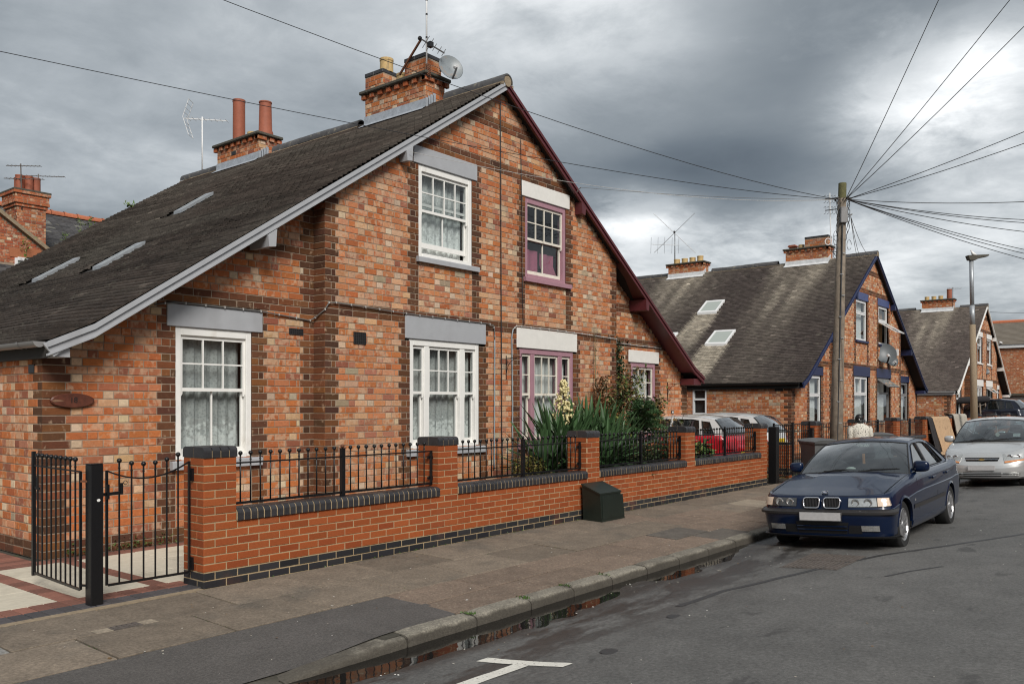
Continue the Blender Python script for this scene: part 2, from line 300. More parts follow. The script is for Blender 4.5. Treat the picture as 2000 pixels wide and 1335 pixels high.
def glass(name, tint=(0.8, 0.85, 0.85), trans=0.75, rough=0.02, refl=1.0, gain=1.3, base=0.02, diff=(0.02, 0.022, 0.022)):
    """pane: lets most light straight through, mirrors by angle"""
    m = bpy.data.materials.new(name); m.use_nodes = True; MATS[name] = m
    N = m.node_tree.nodes; L = m.node_tree.links; N.clear()
    o = N.new('ShaderNodeOutputMaterial'); t = N.new('ShaderNodeBsdfTransparent'); g = N.new('ShaderNodeBsdfGlossy')
    d = N.new('ShaderNodeBsdfDiffuse'); d.inputs[0].default_value = (*diff, 1)
    t.inputs[0].default_value = (*tint, 1); g.inputs['Roughness'].default_value = rough; g.inputs[0].default_value = (refl, refl, refl, 1)
    lw = N.new('ShaderNodeLayerWeight'); lw.inputs['Blend'].default_value = 0.5
    pw = N.new('ShaderNodeMath'); pw.operation = 'POWER'; L.new(lw.outputs['Facing'], pw.inputs[0]); pw.inputs[1].default_value = 5.0
    fr = N.new('ShaderNodeMath'); fr.operation = 'MULTIPLY_ADD'; L.new(pw.outputs[0], fr.inputs[0]); fr.inputs[1].default_value = 0.955; fr.inputs[2].default_value = 0.045
    geo = N.new('ShaderNodeNewGeometry'); nz = N.new('ShaderNodeTexNoise'); nz.inputs['Scale'].default_value = 1.6; nz.inputs['Detail'].default_value = 2
    L.new(geo.outputs['Position'], nz.inputs['Vector']); bp = N.new('ShaderNodeBump'); bp.inputs['Strength'].default_value = 0.06; bp.inputs['Distance'].default_value = 0.1
    L.new(nz.outputs['Fac'], bp.inputs['Height']); L.new(bp.outputs[0], g.inputs['Normal'])
    m1 = N.new('ShaderNodeMixShader'); m1.inputs[0].default_value = 1 - trans; L.new(t.outputs[0], m1.inputs[1]); L.new(d.outputs[0], m1.inputs[2])
    mu = N.new('ShaderNodeMath'); mu.operation = 'MULTIPLY_ADD'; L.new(fr.outputs[0], mu.inputs[0]); mu.inputs[1].default_value = gain; mu.inputs[2].default_value = base; mu.use_clamp = True
    m2 = N.new('ShaderNodeMixShader'); L.new(mu.outputs[0], m2.inputs[0]); L.new(m1.outputs[0], m2.inputs[1]); L.new(g.outputs[0], m2.inputs[2])
    L.new(m2.outputs[0], o.inputs[0]); return m
glass('pane_glass', (0.82, 0.86, 0.86), 0.92)
glass('screen_glass', (0.62, 0.74, 0.75), 0.90, gain=2.4, base=0.07)
glass('side_glass', (0.30, 0.34, 0.35), 0.55)
glass('skylight_glass', (0.5, 0.55, 0.55), 0.15, diff=(0.42, 0.46, 0.42))  # bright sky reflection put into the pale diffuse colour

def net_curtain(name, col, alpha, pat):
    m = bpy.data.materials.new(name); m.use_nodes = True; MATS[name] = m
    N = m.node_tree.nodes; L = m.node_tree.links; b = N['Principled BSDF']
    b.inputs['Base Color'].default_value = (*col, 1); b.inputs['Roughness'].default_value = 0.95
    geo = N.new('ShaderNodeNewGeometry')
    v = N.new('ShaderNodeTexVoronoi'); v.inputs['Scale'].default_value = 30; L.new(geo.outputs['Position'], v.inputs['Vector'])
    n = N.new('ShaderNodeTexNoise'); n.inputs['Scale'].default_value = 16; n.inputs['Detail'].default_value = 3; L.new(geo.outputs['Position'], n.inputs['Vector'])
    s = N.new('ShaderNodeSeparateXYZ'); L.new(geo.outputs['Position'], s.inputs[0])
    mz = N.new('ShaderNodeMapRange'); L.new(s.outputs['Z'], mz.inputs['Value']); mz.inputs['From Min'].default_value = pat[1]; mz.inputs['From Max'].default_value = pat[0]
    mz.inputs['To Min'].default_value = 0.0; mz.inputs['To Max'].default_value = 1.0
    ad = N.new('ShaderNodeMath'); ad.operation = 'MULTIPLY'; L.new(mz.outputs[0], ad.inputs[0]); L.new(n.outputs['Fac'], ad.inputs[1])
    mr = N.new('ShaderNodeMapRange'); L.new(ad.outputs[0], mr.inputs['Value']); mr.inputs['From Min'].default_value = 0.30; mr.inputs['From Max'].default_value = 0.42
    mr.inputs['To Min'].default_value = alpha; mr.inputs['To Max'].default_value = min(1, alpha + 0.40)
    vv = N.new('ShaderNodeMath'); vv.operation = 'MULTIPLY'; L.new(mr.outputs[0], vv.inputs[0])
    vr = N.new('ShaderNodeMapRange'); L.new(v.outputs['Distance'], vr.inputs['Value']); vr.inputs['To Min'].default_value = 0.75; vr.inputs['To Max'].default_value = 1.1; vr.inputs['From Max'].default_value = 0.6
    L.new(vr.outputs[0], vv.inputs[1]); vv.use_clamp = True
    L.new(vv.outputs[0], b.inputs['Alpha']); return m
net_curtain('net', (0.80, 0.81, 0.79), 0.55, (1.15, 1.75))
net_curtain('net_up', (0.80, 0.82, 0.80), 0.70, (3.8, 5.2))
mat('curtain_white', (0.75, 0.75, 0.73), 0.9, noise_amt=0.05)
mat('curtain_pink', (0.42, 0.13, 0.20), 0.9, noise_amt=0.1)
mat('curtain_brown', (0.26, 0.14, 0.06), 0.9, noise_amt=0.1)

def road_material():
    m = bpy.data.materials.new('road'); m.use_nodes = True; MATS['road'] = m
    N = m.node_tree.nodes; L = m.node_tree.links; b = N['Principled BSDF']
    geo = N.new('ShaderNodeNewGeometry')
    def nz(s, d=5, sc=(1, 1, 1), rough=0.6):
        mp = N.new('ShaderNodeMapping'); mp.inputs['Scale'].default_value = sc; L.new(geo.outputs['Position'], mp.inputs['Vector'])
        n = N.new('ShaderNodeTexNoise'); n.inputs['Scale'].default_value = s; n.inputs['Detail'].default_value = d; n.inputs['Roughness'].default_value = rough
        L.new(mp.outputs[0], n.inputs['Vector']); return n.outputs['Fac']
    def rng_(x, a, b_, c, d_, smooth=True):
        r = N.new('ShaderNodeMapRange'); r.interpolation_type = 'SMOOTHSTEP' if smooth else 'LINEAR'
        L.new(x, r.inputs['Value']); r.inputs['From Min'].default_value = a; r.inputs['From Max'].default_value = b_; r.inputs['To Min'].default_value = c; r.inputs['To Max'].default_value = d_
        return r.outputs[0]
    def mix(f, a, b_):
        x = N.new('ShaderNodeMix'); x.data_type = 'RGBA'
        L.new(f, x.inputs['Factor'])
        for v, k in ((a, 'A'), (b_, 'B')):
            if isinstance(v, tuple): x.inputs[k].default_value = (*v, 1)
            else: L.new(v, x.inputs[k])
        return x.outputs['Result']
    def mul(a, b_):
        x = N.new('ShaderNodeMath'); x.operation = 'MULTIPLY'; L.new(a, x.inputs[0]); L.new(b_, x.inputs[1]); return x.outputs[0]
    c = mix(rng_(nz(0.45, 4, (0.5, 1.4, 1)), 0.4, 0.62, 0, 1), (0.078, 0.0772, 0.0745), (0.107, 0.104, 0.099))
    c = mix(rng_(nz(240, 3), 0.35, 0.68, 0, 1), c, (0.125, 0.122, 0.117))
    c = mix(rng_(nz(75, 2), 0.66, 0.74, 0, 0.75), c, (0.20, 0.19, 0.175))
    c = mix(rng_(nz(60, 3), 0.36, 0.26, 0, 0.7), c, (0.04, 0.039, 0.038))
    # drying gutter: damp and dirt in a band along the kerb (y 3.3 .. 4.5)
    s = N.new('ShaderNodeSeparateXYZ'); L.new(geo.outputs['Position'], s.inputs[0])
    band = rng_(s.outputs['Y'], 2.75, 3.95, 0, 1)
    blot = rng_(nz(1.7, 8, (0.5, 1.5, 1), 0.70), 0.42, 0.56, 0, 1)
    damp0 = mul(band, blot)
    edge = rng_(s.outputs['Y'], 3.86, 4.12, 0, 1)
    mxx = N.new('ShaderNodeMath'); mxx.operation = 'MAXIMUM'; L.new(damp0, mxx.inputs[0]); L.new(mul(edge, rng_(nz(2.6, 5, (0.4, 1, 1)), 0.30, 0.48, 0, 1)), mxx.inputs[1]); damp = mxx.outputs[0]
    spots = rng_(nz(3.1, 5, (0.5, 1.0, 1)), 0.62, 0.69, 0, 0.7)
    c = mix(damp, c, (0.032, 0.0285, 0.026))
    c = mix(spots, c, (0.05, 0.049, 0.048))
    L.new(c, b.inputs['Base Color'])
    rr = N.new('ShaderNodeMapRange'); L.new(damp, rr.inputs['Value']); rr.inputs['To Min'].default_value = 0.82; rr.inputs['To Max'].default_value = 0.38
    L.new(rr.outputs[0], b.inputs['Roughness'])
    bp = N.new('ShaderNodeBump'); bp.inputs['Strength'].default_value = 0.55; bp.inputs['Distance'].default_value = 0.006
    L.new(nz(200, 4), bp.inputs['Height']); L.new(bp.outputs[0], b.inputs['Normal'])
    return m
road_material(); speckle('road', 2.2, 0.17, 38, 0.30)
def water_material():
    m = bpy.data.materials.new('water'); m.use_nodes = True; MATS['water'] = m
    b = m.node_tree.nodes['Principled BSDF']; b.inputs['Base Color'].default_value = (0.012, 0.011, 0.010, 1)
    b.inputs['Roughness'].default_value = 0.03; b.inputs['IOR'].default_value = 1.33
    N = m.node_tree.nodes; L = m.node_tree.links; geo = N.new('ShaderNodeNewGeometry')
    n = N.new('ShaderNodeTexNoise'); n.inputs['Scale'].default_value = 5; L.new(geo.outputs['Position'], n.inputs['Vector'])
    bp = N.new('ShaderNodeBump'); bp.inputs['Strength'].default_value = 0.03; bp.inputs['Distance'].default_value = 0.05; L.new(n.outputs['Fac'], bp.inputs['Height']); L.new(bp.outputs[0], b.inputs['Normal'])
water_material()

# ---------------------------------------------------------------- mesh helpers
def wloc(o):
    v = Vector((0, 0, 0))
    while o is not None:
        v = v + o.location; o = o.parent
    return v
class MB:
    """collects boxes, tubes, lathes ...; build() links them as one mesh object"""
    def __init__(s): s.v = []; s.f = []; s.c = []; s.m = []
    def add(s, verts, faces, col=(1, 1, 1, 0), m=0):
        b = len(s.v); s.v.extend([tuple(p) for p in verts])
        for f in faces:
            s.f.append([b + i for i in f]); s.c.append(col); s.m.append(m)
        return s
    def box(s, x0, x1, y0, y1, z0, z1, col=(1, 1, 1, 0), m=0, rot=None):
        v = [(x, y, z) for x in (x0, x1) for y in (y0, y1) for z in (z0, z1)]
        if rot is not None:
            ctr = Vector(((x0 + x1) / 2, (y0 + y1) / 2, (z0 + z1) / 2)); v = [ctr + rot @ (Vector(p) - ctr) for p in v]
        return s.add(v, [(0, 1, 3, 2), (4, 6, 7, 5), (0, 4, 5, 1), (2, 3, 7, 6), (0, 2, 6, 4), (1, 5, 7, 3)], col, m)
    def cbox(s, x0, x1, y0, y1, z0, z1, c=0.004, col=(1, 1, 1, 0), m=0):
        """box with chamfered edges"""
        P = []; idx = {}
        for ix, (xa, xb, sx) in enumerate(((x0, x0 + c, -1), (x1, x1 - c, 1))):
            for iy, (ya, yb) in enumerate(((y0, y0 + c), (y1, y1 - c))):
                for iz, (za, zb) in enumerate(((z0, z0 + c), (z1, z1 - c))):
                    for k, p in enumerate(((xa, yb, zb), (xb, ya, zb), (xb, yb, za))):
                        idx[(ix, iy, iz, k)] = len(P); P.append(p)
        F = []
        for ix in (0, 1): F.append([idx[(ix, a, b, 0)] for a, b in ((0, 0), (1, 0), (1, 1), (0, 1))][::(1 if ix else -1)])
        for iy in (0, 1): F.append([idx[(a, iy, b, 1)] for a, b in ((0, 0), (1, 0), (1, 1), (0, 1))][::(-1 if iy else 1)])
        for iz in (0, 1): F.append([idx[(a, b, iz, 2)] for a, b in ((0, 0), (1, 0), (1, 1), (0, 1))][::(1 if iz else -1)])
        for iy in (0, 1):
            for iz in (0, 1): F.append([idx[(0, iy, iz, 1)], idx[(0, iy, iz, 2)], idx[(1, iy, iz, 2)], idx[(1, iy, iz, 1)]])
        for ix in (0, 1):
            for iz in (0, 1): F.append([idx[(ix, 0, iz, 0)], idx[(ix, 0, iz, 2)], idx[(ix, 1, iz, 2)], idx[(ix, 1, iz, 0)]])
            for iy in (0, 1): F.append([idx[(ix, iy, 0, 0)], idx[(ix, iy, 0, 1)], idx[(ix, iy, 1, 1)], idx[(ix, iy, 1, 0)]])
        for k in idx:
            if k[3] == 0: F.append([idx[k], idx[(k[0], k[1], k[2], 1)], idx[(k[0], k[1], k[2], 2)]])
        return s.add(P, F, col, m)
    def tube(s, pts, r, n=6, caps=True, col=(1, 1, 1, 0), m=0):
        pts = [Vector(p) for p in pts]; rr = r if isinstance(r, (list, tuple)) else [r] * len(pts)
        V = []; F = []; prev = None
        for i, p in enumerate(pts):
            d = (pts[min(i + 1, len(pts) - 1)] - pts[max(i - 1, 0)])
            if d.length < 1e-9: d = Vector((0, 0, 1))
            d.normalize()
            if prev is None:
                a = d.cross(Vector((0, 0, 1)));  a = a if a.length > 0.05 else d.cross(Vector((0, 1, 0)))
            else: a = prev - d * prev.dot(d)
            a.normalize(); prev = a; b = d.cross(a)
            for k in range(n):
                t = 2 * math.pi * (k + 0.5) / n; V.append(p + (a * math.cos(t) + b * math.sin(t)) * rr[i])
        for i in range(len(pts) - 1):
            for k in range(n):
                F.append((i * n + k, i * n + (k + 1) % n, (i + 1) * n + (k + 1) % n, (i + 1) * n + k))
        if caps: F.append(tuple(range(n))[::-1]); F.append(tuple((len(pts) - 1) * n + k for k in range(n)))
        return s.add(V, F, col, m)
    def bar(s, a, b, w, h, up=(0, 0, 1), col=(1, 1, 1, 0), m=0):
        """square bar from a to b"""
        a = Vector(a); b = Vector(b); d = (b - a).normalized(); u = Vector(up)
        if abs(d.dot(u)) > 0.95: u = Vector((0, 1, 0))
        side = d.cross(u).normalized(); u = side.cross(d)
        V = [p + side * sx * w / 2 + u * sy * h / 2 for p in (a, b) for sx, sy in ((-1, -1), (1, -1), (1, 1), (-1, 1))]
        return s.add(V, [(3, 2, 1, 0), (4, 5, 6, 7), (0, 1, 5, 4), (1, 2, 6, 5), (2, 3, 7, 6), (3, 0, 4, 7)], col, m)
    def lathe(s, prof, c=(0, 0, 0), n=16, axis='z', col=(1, 1, 1, 0), m=0, caps=True):
        V = []; F = []; c = Vector(c)
        for r, h in prof:
            for k in range(n):
                t = 2 * math.pi * k / n; a, b = r * math.cos(t), r * math.sin(t)
                V.append(c + (Vector((a, b, h)) if axis == 'z' else Vector((a, h, b)) if axis == 'y' else Vector((h, a, b))))
        for i in range(len(prof) - 1):
            for k in range(n): F.append((i * n + k, i * n + (k + 1) % n, (i + 1) * n + (k + 1) % n, (i + 1) * n + k))
        if caps: F.append(tuple(range(n))[::-1]); F.append(tuple((len(prof) - 1) * n + k for k in range(n)))
        return s.add(V, F, col, m)
    def ball(s, c, r, n=8, mrows=6, col=(1, 1, 1, 0), m=0, sc=(1, 1, 1)):
        prof = [(max(1e-4, r * math.sin(math.pi * i / mrows)), -r * math.cos(math.pi * i / mrows)) for i in range(mrows + 1)]
        V0 = len(s.v); s.lathe(prof, (0, 0, 0), n, 'z', col, m, False)
        for i in range(V0, len(s.v)):
            p = s.v[i]; s.v[i] = (c[0] + p[0] * sc[0], c[1] + p[1] * sc[1], c[2] + p[2] * sc[2])
        return s
    def grid(s, P, col=(1, 1, 1, 0), m=0, flip=False, closed=False):
        """P: list of rows of points"""
        b = len(s.v); nr, nc = len(P), len(P[0])
        for row in P: s.v.extend([tuple(p) for p in row])
        for i in range(nr - 1):
            for j in range(nc if closed else nc - 1):
                q = (b + i * nc + j, b + i * nc + (j + 1) % nc, b + (i + 1) * nc + (j + 1) % nc, b + (i + 1) * nc + j)
                s.f.append(list(q[::-1] if flip else q)); s.c.append(col); s.m.append(m)
        return s
    def prism(s, poly, axis, a, b, col=(1, 1, 1, 0), m=0):
        """extrude a 2-D polygon along axis between a and b ('y': poly in xz, 'x': poly in yz, 'z': poly in xy)"""
        def P(p, t): return (p[0], t, p[1]) if axis == 'y' else (t, p[0], p[1]) if axis == 'x' else (p[0], p[1], t)
        n = len(poly); V = [P(p, a) for p in poly] + [P(p, b) for p in poly]
        F = [tuple(range(n)), tuple(range(2 * n - 1, n - 1, -1))] + [(i, i + n, (i + 1) % n + n, (i + 1) % n) for i in range(n)]
        return s.add(V, F, col, m)
    def mesh(s, name, mats, smooth=False, off=None):
        me = bpy.data.meshes.new(name)
        V = s.v if off is None else [(p[0] - off.x, p[1] - off.y, p[2] - off.z) for p in s.v]
        me.from_pydata(V, [], s.f)
        if not isinstance(mats, (list, tuple)): mats = [mats]
        for k in mats: me.materials.append(MATS[k] if isinstance(k, str) else k)
        if len(mats) > 1: me.polygons.foreach_set('material_index', s.m)
        need = any(k in ('brick', 'new_brick', 'tile', 'leaf_dark') for k in mats if isinstance(k, str))
        if need:
            at = me.color_attributes.new('Col', 'FLOAT_COLOR', 'CORNER')
            lens = [len(f) for f in s.f]
            arr = np.repeat(np.array(s.c, dtype=np.float32).reshape(-1, 4), lens, axis=0)
            at.data.foreach_set('color', arr.ravel())
        if smooth: me.polygons.foreach_set('use_smooth', [True] * len(me.polygons))
        me.update()
        return me
    def build(s, name, mats, parent=None, smooth=False, local=False, kind=None, fix=True):
        off = wloc(parent) if (parent is not None and not local) else None
        me = s.mesh(name, mats, smooth, off)
        o = bpy.data.objects.new(name, me); COL.objects.link(o)
        if parent is not None: o.parent = parent
        if kind: o['kind'] = kind
        return o
def empty(name, loc, label=None, cat=None, group=None, rot=None):
    o = bpy.data.objects.new(name, None); o.location = loc; COL.objects.link(o); o.empty_display_size = 0.2
    if rot: o.rotation_euler = rot
    return tag(o, label, cat, group)
def tag(o, label=None, cat=None, group=None, kind=None):
    if label: o['label'] = label
    if cat: o['category'] = cat
    if group: o['group'] = group
    if kind: o['kind'] = kind
    return o
def inst(name, me, loc, parent=None, rot=None, scale=None):
    o = bpy.data.objects.new(name, me); off = wloc(parent) if parent is not None else Vector((0, 0, 0))
    o.location = Vector(loc) - off
    if rot is not None: o.rotation_euler = rot
    if scale is not None: o.scale = scale
    COL.objects.link(o)
    if parent is not None: o.parent = parent
    return o
def copy_tree(o, parent=None):
    c = o.copy(); COL.objects.link(c); c.parent = parent
    for ch in list(o.children): copy_tree(ch, c)
    return c
def lerp(a, b, t): return a + (b - a) * t
def smooth_shade(o, ang=35):
    me = o.data
    me.polygons.foreach_set('use_smooth', [True] * len(me.polygons)); me.set_sharp_from_angle(angle=R(ang))
    return o
CAMV = Vector((0, 0, 1.6))
# ================================================================ ground, road, pavement
KERB_Y = 4.45; GUT = -0.155
def hash2(i, j): 
    h = math.sin(i * 127.1 + j * 311.7) * 43758.5453; return h - math.floor(h)
def vnoise(x, y):
    i, j = math.floor(x), math.floor(y); fx, fy = x - i, y - j
    fx = fx * fx * (3 - 2 * fx); fy = fy * fy * (3 - 2 * fy)
    return lerp(lerp(hash2(i, j), hash2(i + 1, j), fx), lerp(hash2(i, j + 1), hash2(i + 1, j + 1), fx), fy) - 0.5
def sstep(a, b, x):
    t = max(0.0, min(1.0, (x - a) / (b - a))); return t * t * (3 - 2 * t)
def zroad(x, y, fine=True):
    d = KERB_Y - y
    if d < 2.4: z = GUT + 0.052 * d
    elif d < 5.2: t = (d - 2.4) / 2.8; z = GUT + 0.1248 + 0.052 * 2.8 * (t - t * t / 2)
    else: z = GUT + 0.1248 + 0.0728 - 0.03 * (d - 5.2)
    if fine and d < 1.6:
        dip = 0.012 * (sstep(2.6, 3.6, x) - sstep(9.0, 9.8, x)) - 0.010 * math.exp(-((x - 7.25) / 0.35) ** 2)
        z -= dip * (1 - sstep(0.7, 1.6, d))
        z += (vnoise(x * 1.7, y * 4) * 0.010 + vnoise(x * 5, y * 9) * 0.005) * sstep(0.02, 0.2, d) * (1 - sstep(1.0, 1.6, d))
    return z
def zpav(y): return -0.06 * (6.76 - y) / (6.76 - 4.45) if y < 6.76 else 0.0

g = MB(); g.grid([[(-600, -600, -0.5), (900, -600, -0.5)], [(-600, 900, -0.5), (900, 900, -0.5)]], flip=False)
g.build('ground', 'ground', kind='structure')
xs = [-30, -20, -12, -6, -3, -1, 0, 1] + [1.5 + 0.06 * i for i in range(150)] + [10.6 + 0.4 * i for i in range(12)] + [16, 18, 20, 24, 28, 34, 40, 50, 60, 75, 100, 140, 200]
ys = [-5.6, -4.2, -3, -2, -1, -0.3, 0.4, 1, 1.5, 2, 2.4, 2.8] + [3.0 + 0.05 * i for i in range(30)]
ys[-1] = KERB_Y + 0.02
m_ = MB(); m_.grid([[(x, y, zroad(x, y)) for x in xs] for y in ys])
road = m_.build('road', 'road', kind='structure', smooth=True)
# standing water along the kerb
pud = MB(); prow = []
for i in range(61):
    x = 2.9 + 7.2 * i / 60
    prow.append(((x, KERB_Y + 0.01, -0.1508), (x, 3.55 + 0.12 * vnoise(x * 2, 1), -0.1508)))
pud.grid(prow, flip=True); tag(pud.build('puddle', 'water'), kind='structure')
# far pavement across the street
fp = MB(); fp.box(-30, 200, -9.5, -5.6, -0.5, -0.02); fp.build('far_pavement', 'slab', kind='structure')

# ---- pavement with slabs, kerb stones and an asphalt crossover
pv = MB()
def drop(x): return 0.075 * (1 - sstep(3.3, 4.35, x))
def zpav2(x, y):
    z = zpav(y)
    if y < 5.42: z -= drop(x) * (5.42 - y) / 0.97
    return z
pxs = [-20, -8, -4, -2, -1, 0, 1, 2, 2.6] + [3.0 + 0.15 * i for i in range(12)] + [5, 6, 8, 12, 20, 40, 60, 80, 140]
pys = [4.52, 4.7, 4.9, 5.1, 5.3, 5.42, 5.8, 6.3, 6.76, 6.80]
pv.grid([[(x, y, zpav2(x, y) - 0.012) for x in pxs] for y in pys])
pavement = pv.build('pavement', 'joint', kind='structure', smooth=True)
def slab(x0, x1, y0, y1, material, name='paving_slab', z=0.0, parent=None, th=0.03, gap=0.0075):
    b = MB(); x0 += gap; x1 -= gap; y0 += gap; y1 -= gap
    dz = random.uniform(-0.004, 0.004) + z
    tl = random.uniform(-0.0025, 0.0025)
    c = 0.004
    P = []
    for zz, e in ((-th, 0), (-c, 0), (0, c)):
        for x, y in ((x0 + e, y0 + e), (x1 - e, y0 + e), (x1 - e, y1 - e), (x0 + e, y1 - e)):
            P.append((x, y, zpav2(x, y) + dz + zz + tl * (x - x0)))
    F = [(8, 9, 10, 11)] + [(k, (k + 1) % 4, (k + 1) % 4 + 4, k + 4) for k in range(4)] + [(k + 4, (k + 1) % 4 + 4, (k + 1) % 4 + 8, k + 8) for k in range(4)]
    b.add(P, F); return b.build(name, material, parent or pavement)
rowB = [-2.0]; rowA = [-1.6]
while rowB[-1] < 42: rowB.append(rowB[-1] + 0.86 + random.uniform(-0.02, 0.02))
while rowA[-1] < 42: rowA.append(rowA[-1] + 0.86 + random.uniform(-0.02, 0.02))
for i in range(len(rowB) - 1):
    x0, x1 = rowB[i], rowB[i + 1]
    if x1 < 2.75: mt = 'slab_grey'
    else: mt = 'slab' if x0 < 9 else random.choice(['slab', 'slab', 'slab_red'])
    slab(x0, x1, 6.06, 6.72, mt)
for i in range(len(rowA) - 1):
    x0, x1 = rowA[i], rowA[i + 1]
    mt = 'slab' if x0 < 9 else random.choice(['slab', 'slab_red', 'slab_red'])
    if 12.3 < x0 < 13.2: mt = 'slab_light'
    slab(x0, x1, 5.43, 6.06, mt)
rowC = [4.98]
while rowC[-1] < 30: rowC.append(rowC[-1] + 0.88 + random.uniform(-0.03, 0.03))
for i in range(len(rowC) - 1):
    x0, x1 = rowC[i], rowC[i + 1]
    mt = 'slab_dark' if 8.9 < x0 < 10.0 else 'slab_red'
    slab(x0, x1, 4.99, 5.43, mt)
    xo = 0.4
    mt = 'slab_dark' if 9.3 < x0 + xo < 10.4 else 'slab_red'
    slab(max(4.98, x0 + xo - (0.4 if i == 0 else 0)), x1 + xo, 4.60, 4.99, mt)
ap = MB()
axs = [-20, -8, -3, 0, 1, 2, 2.6] + [3.0 + 0.1 * i for i in range(20)] + [4.975]
ayr = [4.60, 4.7, 4.8, 4.9, 5.0, 5.1, 5.2, 5.3, 5.42]
ap.grid([[(x - (0.16 * (5.42 - y) - 0.13 if x > 4.9 else 0) * 1.0, y, zpav2(x, y) - 0.002 + 0.004 * vnoise(x * 2, y * 3)) for x in axs] for y in ayr])
o = ap.build('asphalt_crossover', 'asphalt_patch', pavement, smooth=True)
# small stopcock cover with mortar surround
b = MB(); b.box(2.95, 3.16, 6.05, 6.16, -0.03, zpav(6.1) + 0.004)
for k in range(5): b.box(2.965 + k * 0.038, 2.985 + k * 0.038, 6.06, 6.15, zpav(6.1) + 0.0035, zpav(6.1) + 0.008)
b.build('stopcock_cover', 'iron', pavement)
b = MB(); b.box(2.83, 2.945, 6.05, 6.16, -0.03, zpav(6.1) + 0.003); b.box(3.165, 3.28, 6.05, 6.16, -0.03, zpav(6.1) + 0.003); b.build('cover_surround', 'slab_light', pavement)
# kerb stones
def kerb_stone(x0, x1, t0, t1):
    """granite-faced kerb: top heights t0, t1 at its two ends"""
    b = MB(); n = 7; rows = []
    sd = random.random() * 50
    for i in range(n):
        t = i / (n - 1); x = lerp(x0 + 0.007, x1 - 0.007, t); top = lerp(t0, t1, t)
        e = 0.012 if i in (0, n - 1) else 0
        w = lambda k: vnoise(x * 9 + sd, k) * 0.007
        rows.append([(x, KERB_Y + w(1) * 0.5, GUT - 0.12), (x, KERB_Y + w(2), top - 0.045), (x, KERB_Y + 0.003 + e * 0.6 + w(3), top - 0.015 - e),
                     (x, KERB_Y + 0.015 + e, top - 0.0025 - e + w(4) * 0.5), (x, KERB_Y + 0.07, top - e * 0.7 + w(5) * 0.4), (x, KERB_Y + 0.148, top + 0.002 - e * 0.6), (x, KERB_Y + 0.15, GUT - 0.12)])
    b.grid(rows, flip=True)
    for r_, fl in ((rows[0], False), (rows[-1], True)): b.add(r_, [tuple(range(7)) if not fl else tuple(range(6, -1, -1))])
    o = b.build('kerb_stone', 'kerb', pavement); return smooth_shade(o, 50)
kx = [4.30, 5.06, 5.76, 6.40, 7.05, 7.72, 8.42, 9.14]
while kx[-1] < 44: kx.append(kx[-1] + 0.74 + random.uniform(-0.06, 0.06))
for i in range(len(kx) - 1): kerb_stone(kx[i], kx[i + 1], -0.060 + random.uniform(-0.004, 0.004), -0.060 + random.uniform(-0.004, 0.004))
kerb_stone(3.25, 4.30, -0.130, -0.068)
for k in range(7): kerb_stone(3.25 - 0.92 * (k + 1), 3.25 - 0.92 * k, -0.131, -0.131)
b = MB(); b.box(44, 140, KERB_Y, KERB_Y + 0.15, -0.3, -0.06); b.build('kerb_run', 'kerb', pavement)
# moss tufts in the kerb joints
b = MB()
for k in range(240):
    q = random.random()
    if q < 0.5: x = random.choice(kx[1:5]) + random.gauss(0, 0.018); y = KERB_Y + random.uniform(0.03, 0.17); z = -0.062
    elif q < 0.8: x = random.uniform(4.6, 12.5); y = 6.735 + random.uniform(-0.02, 0.012); z = -0.003
    else: x = random.choice(rowA[3:12]) + random.gauss(0, 0.01); y = random.uniform(5.5, 6.0); z = zpav(y) - 0.006
    a = random.random() * 6.28; h = random.uniform(0.006, 0.022); w = random.uniform(0.004, 0.01)
    g_ = random.uniform(0.6, 1.2)
    b.add([(x - w * math.cos(a), y - w * math.sin(a), z), (x + w * math.cos(a), y + w * math.sin(a), z), (x + random.gauss(0, .008), y + random.gauss(0, .008), z + h)], [(0, 1, 2)], (0.06 * g_, 0.12 * g_, 0.02 * g_, 0))
b.build('moss', 'leaf_dark', kind='stuff')
# grit, crumbs and flakes on road and pavement
b = MB()
for k in range(420):
    if random.random() < 0.45: x = random.uniform(2.5, 13); y = random.uniform(4.65, 6.7); z = zpav2(x, y) + 0.001
    else: x = random.uniform(2.6, 13); y = random.uniform(1.2, 4.4) if random.random() < .5 else random.uniform(3.9, 4.42); z = zroad(x, y) + 0.002
    r_ = random.uniform(0.003, 0.011) * (1.6 if random.random() < 0.08 else 1); a = random.random() * 3
    P = [(x + r_ * math.cos(a + t) * random.uniform(.5, 1.2), y + r_ * math.sin(a + t) * random.uniform(.5, 1.2), z + random.uniform(0, .004)) for t in (0, 1.3, 2.6, 4, 5.2)]
    c = random.choice([(0.6, 0.57, 0.5, 0), (0.45, 0.4, 0.33, 0), (0.2, 0.12, 0.05, 0), (0.7, 0.68, 0.64, 0)])
    b.add(P, [(0, 1, 2, 3, 4)], c)
b.build('litter_crumbs', 'leaf_dark', kind='stuff')
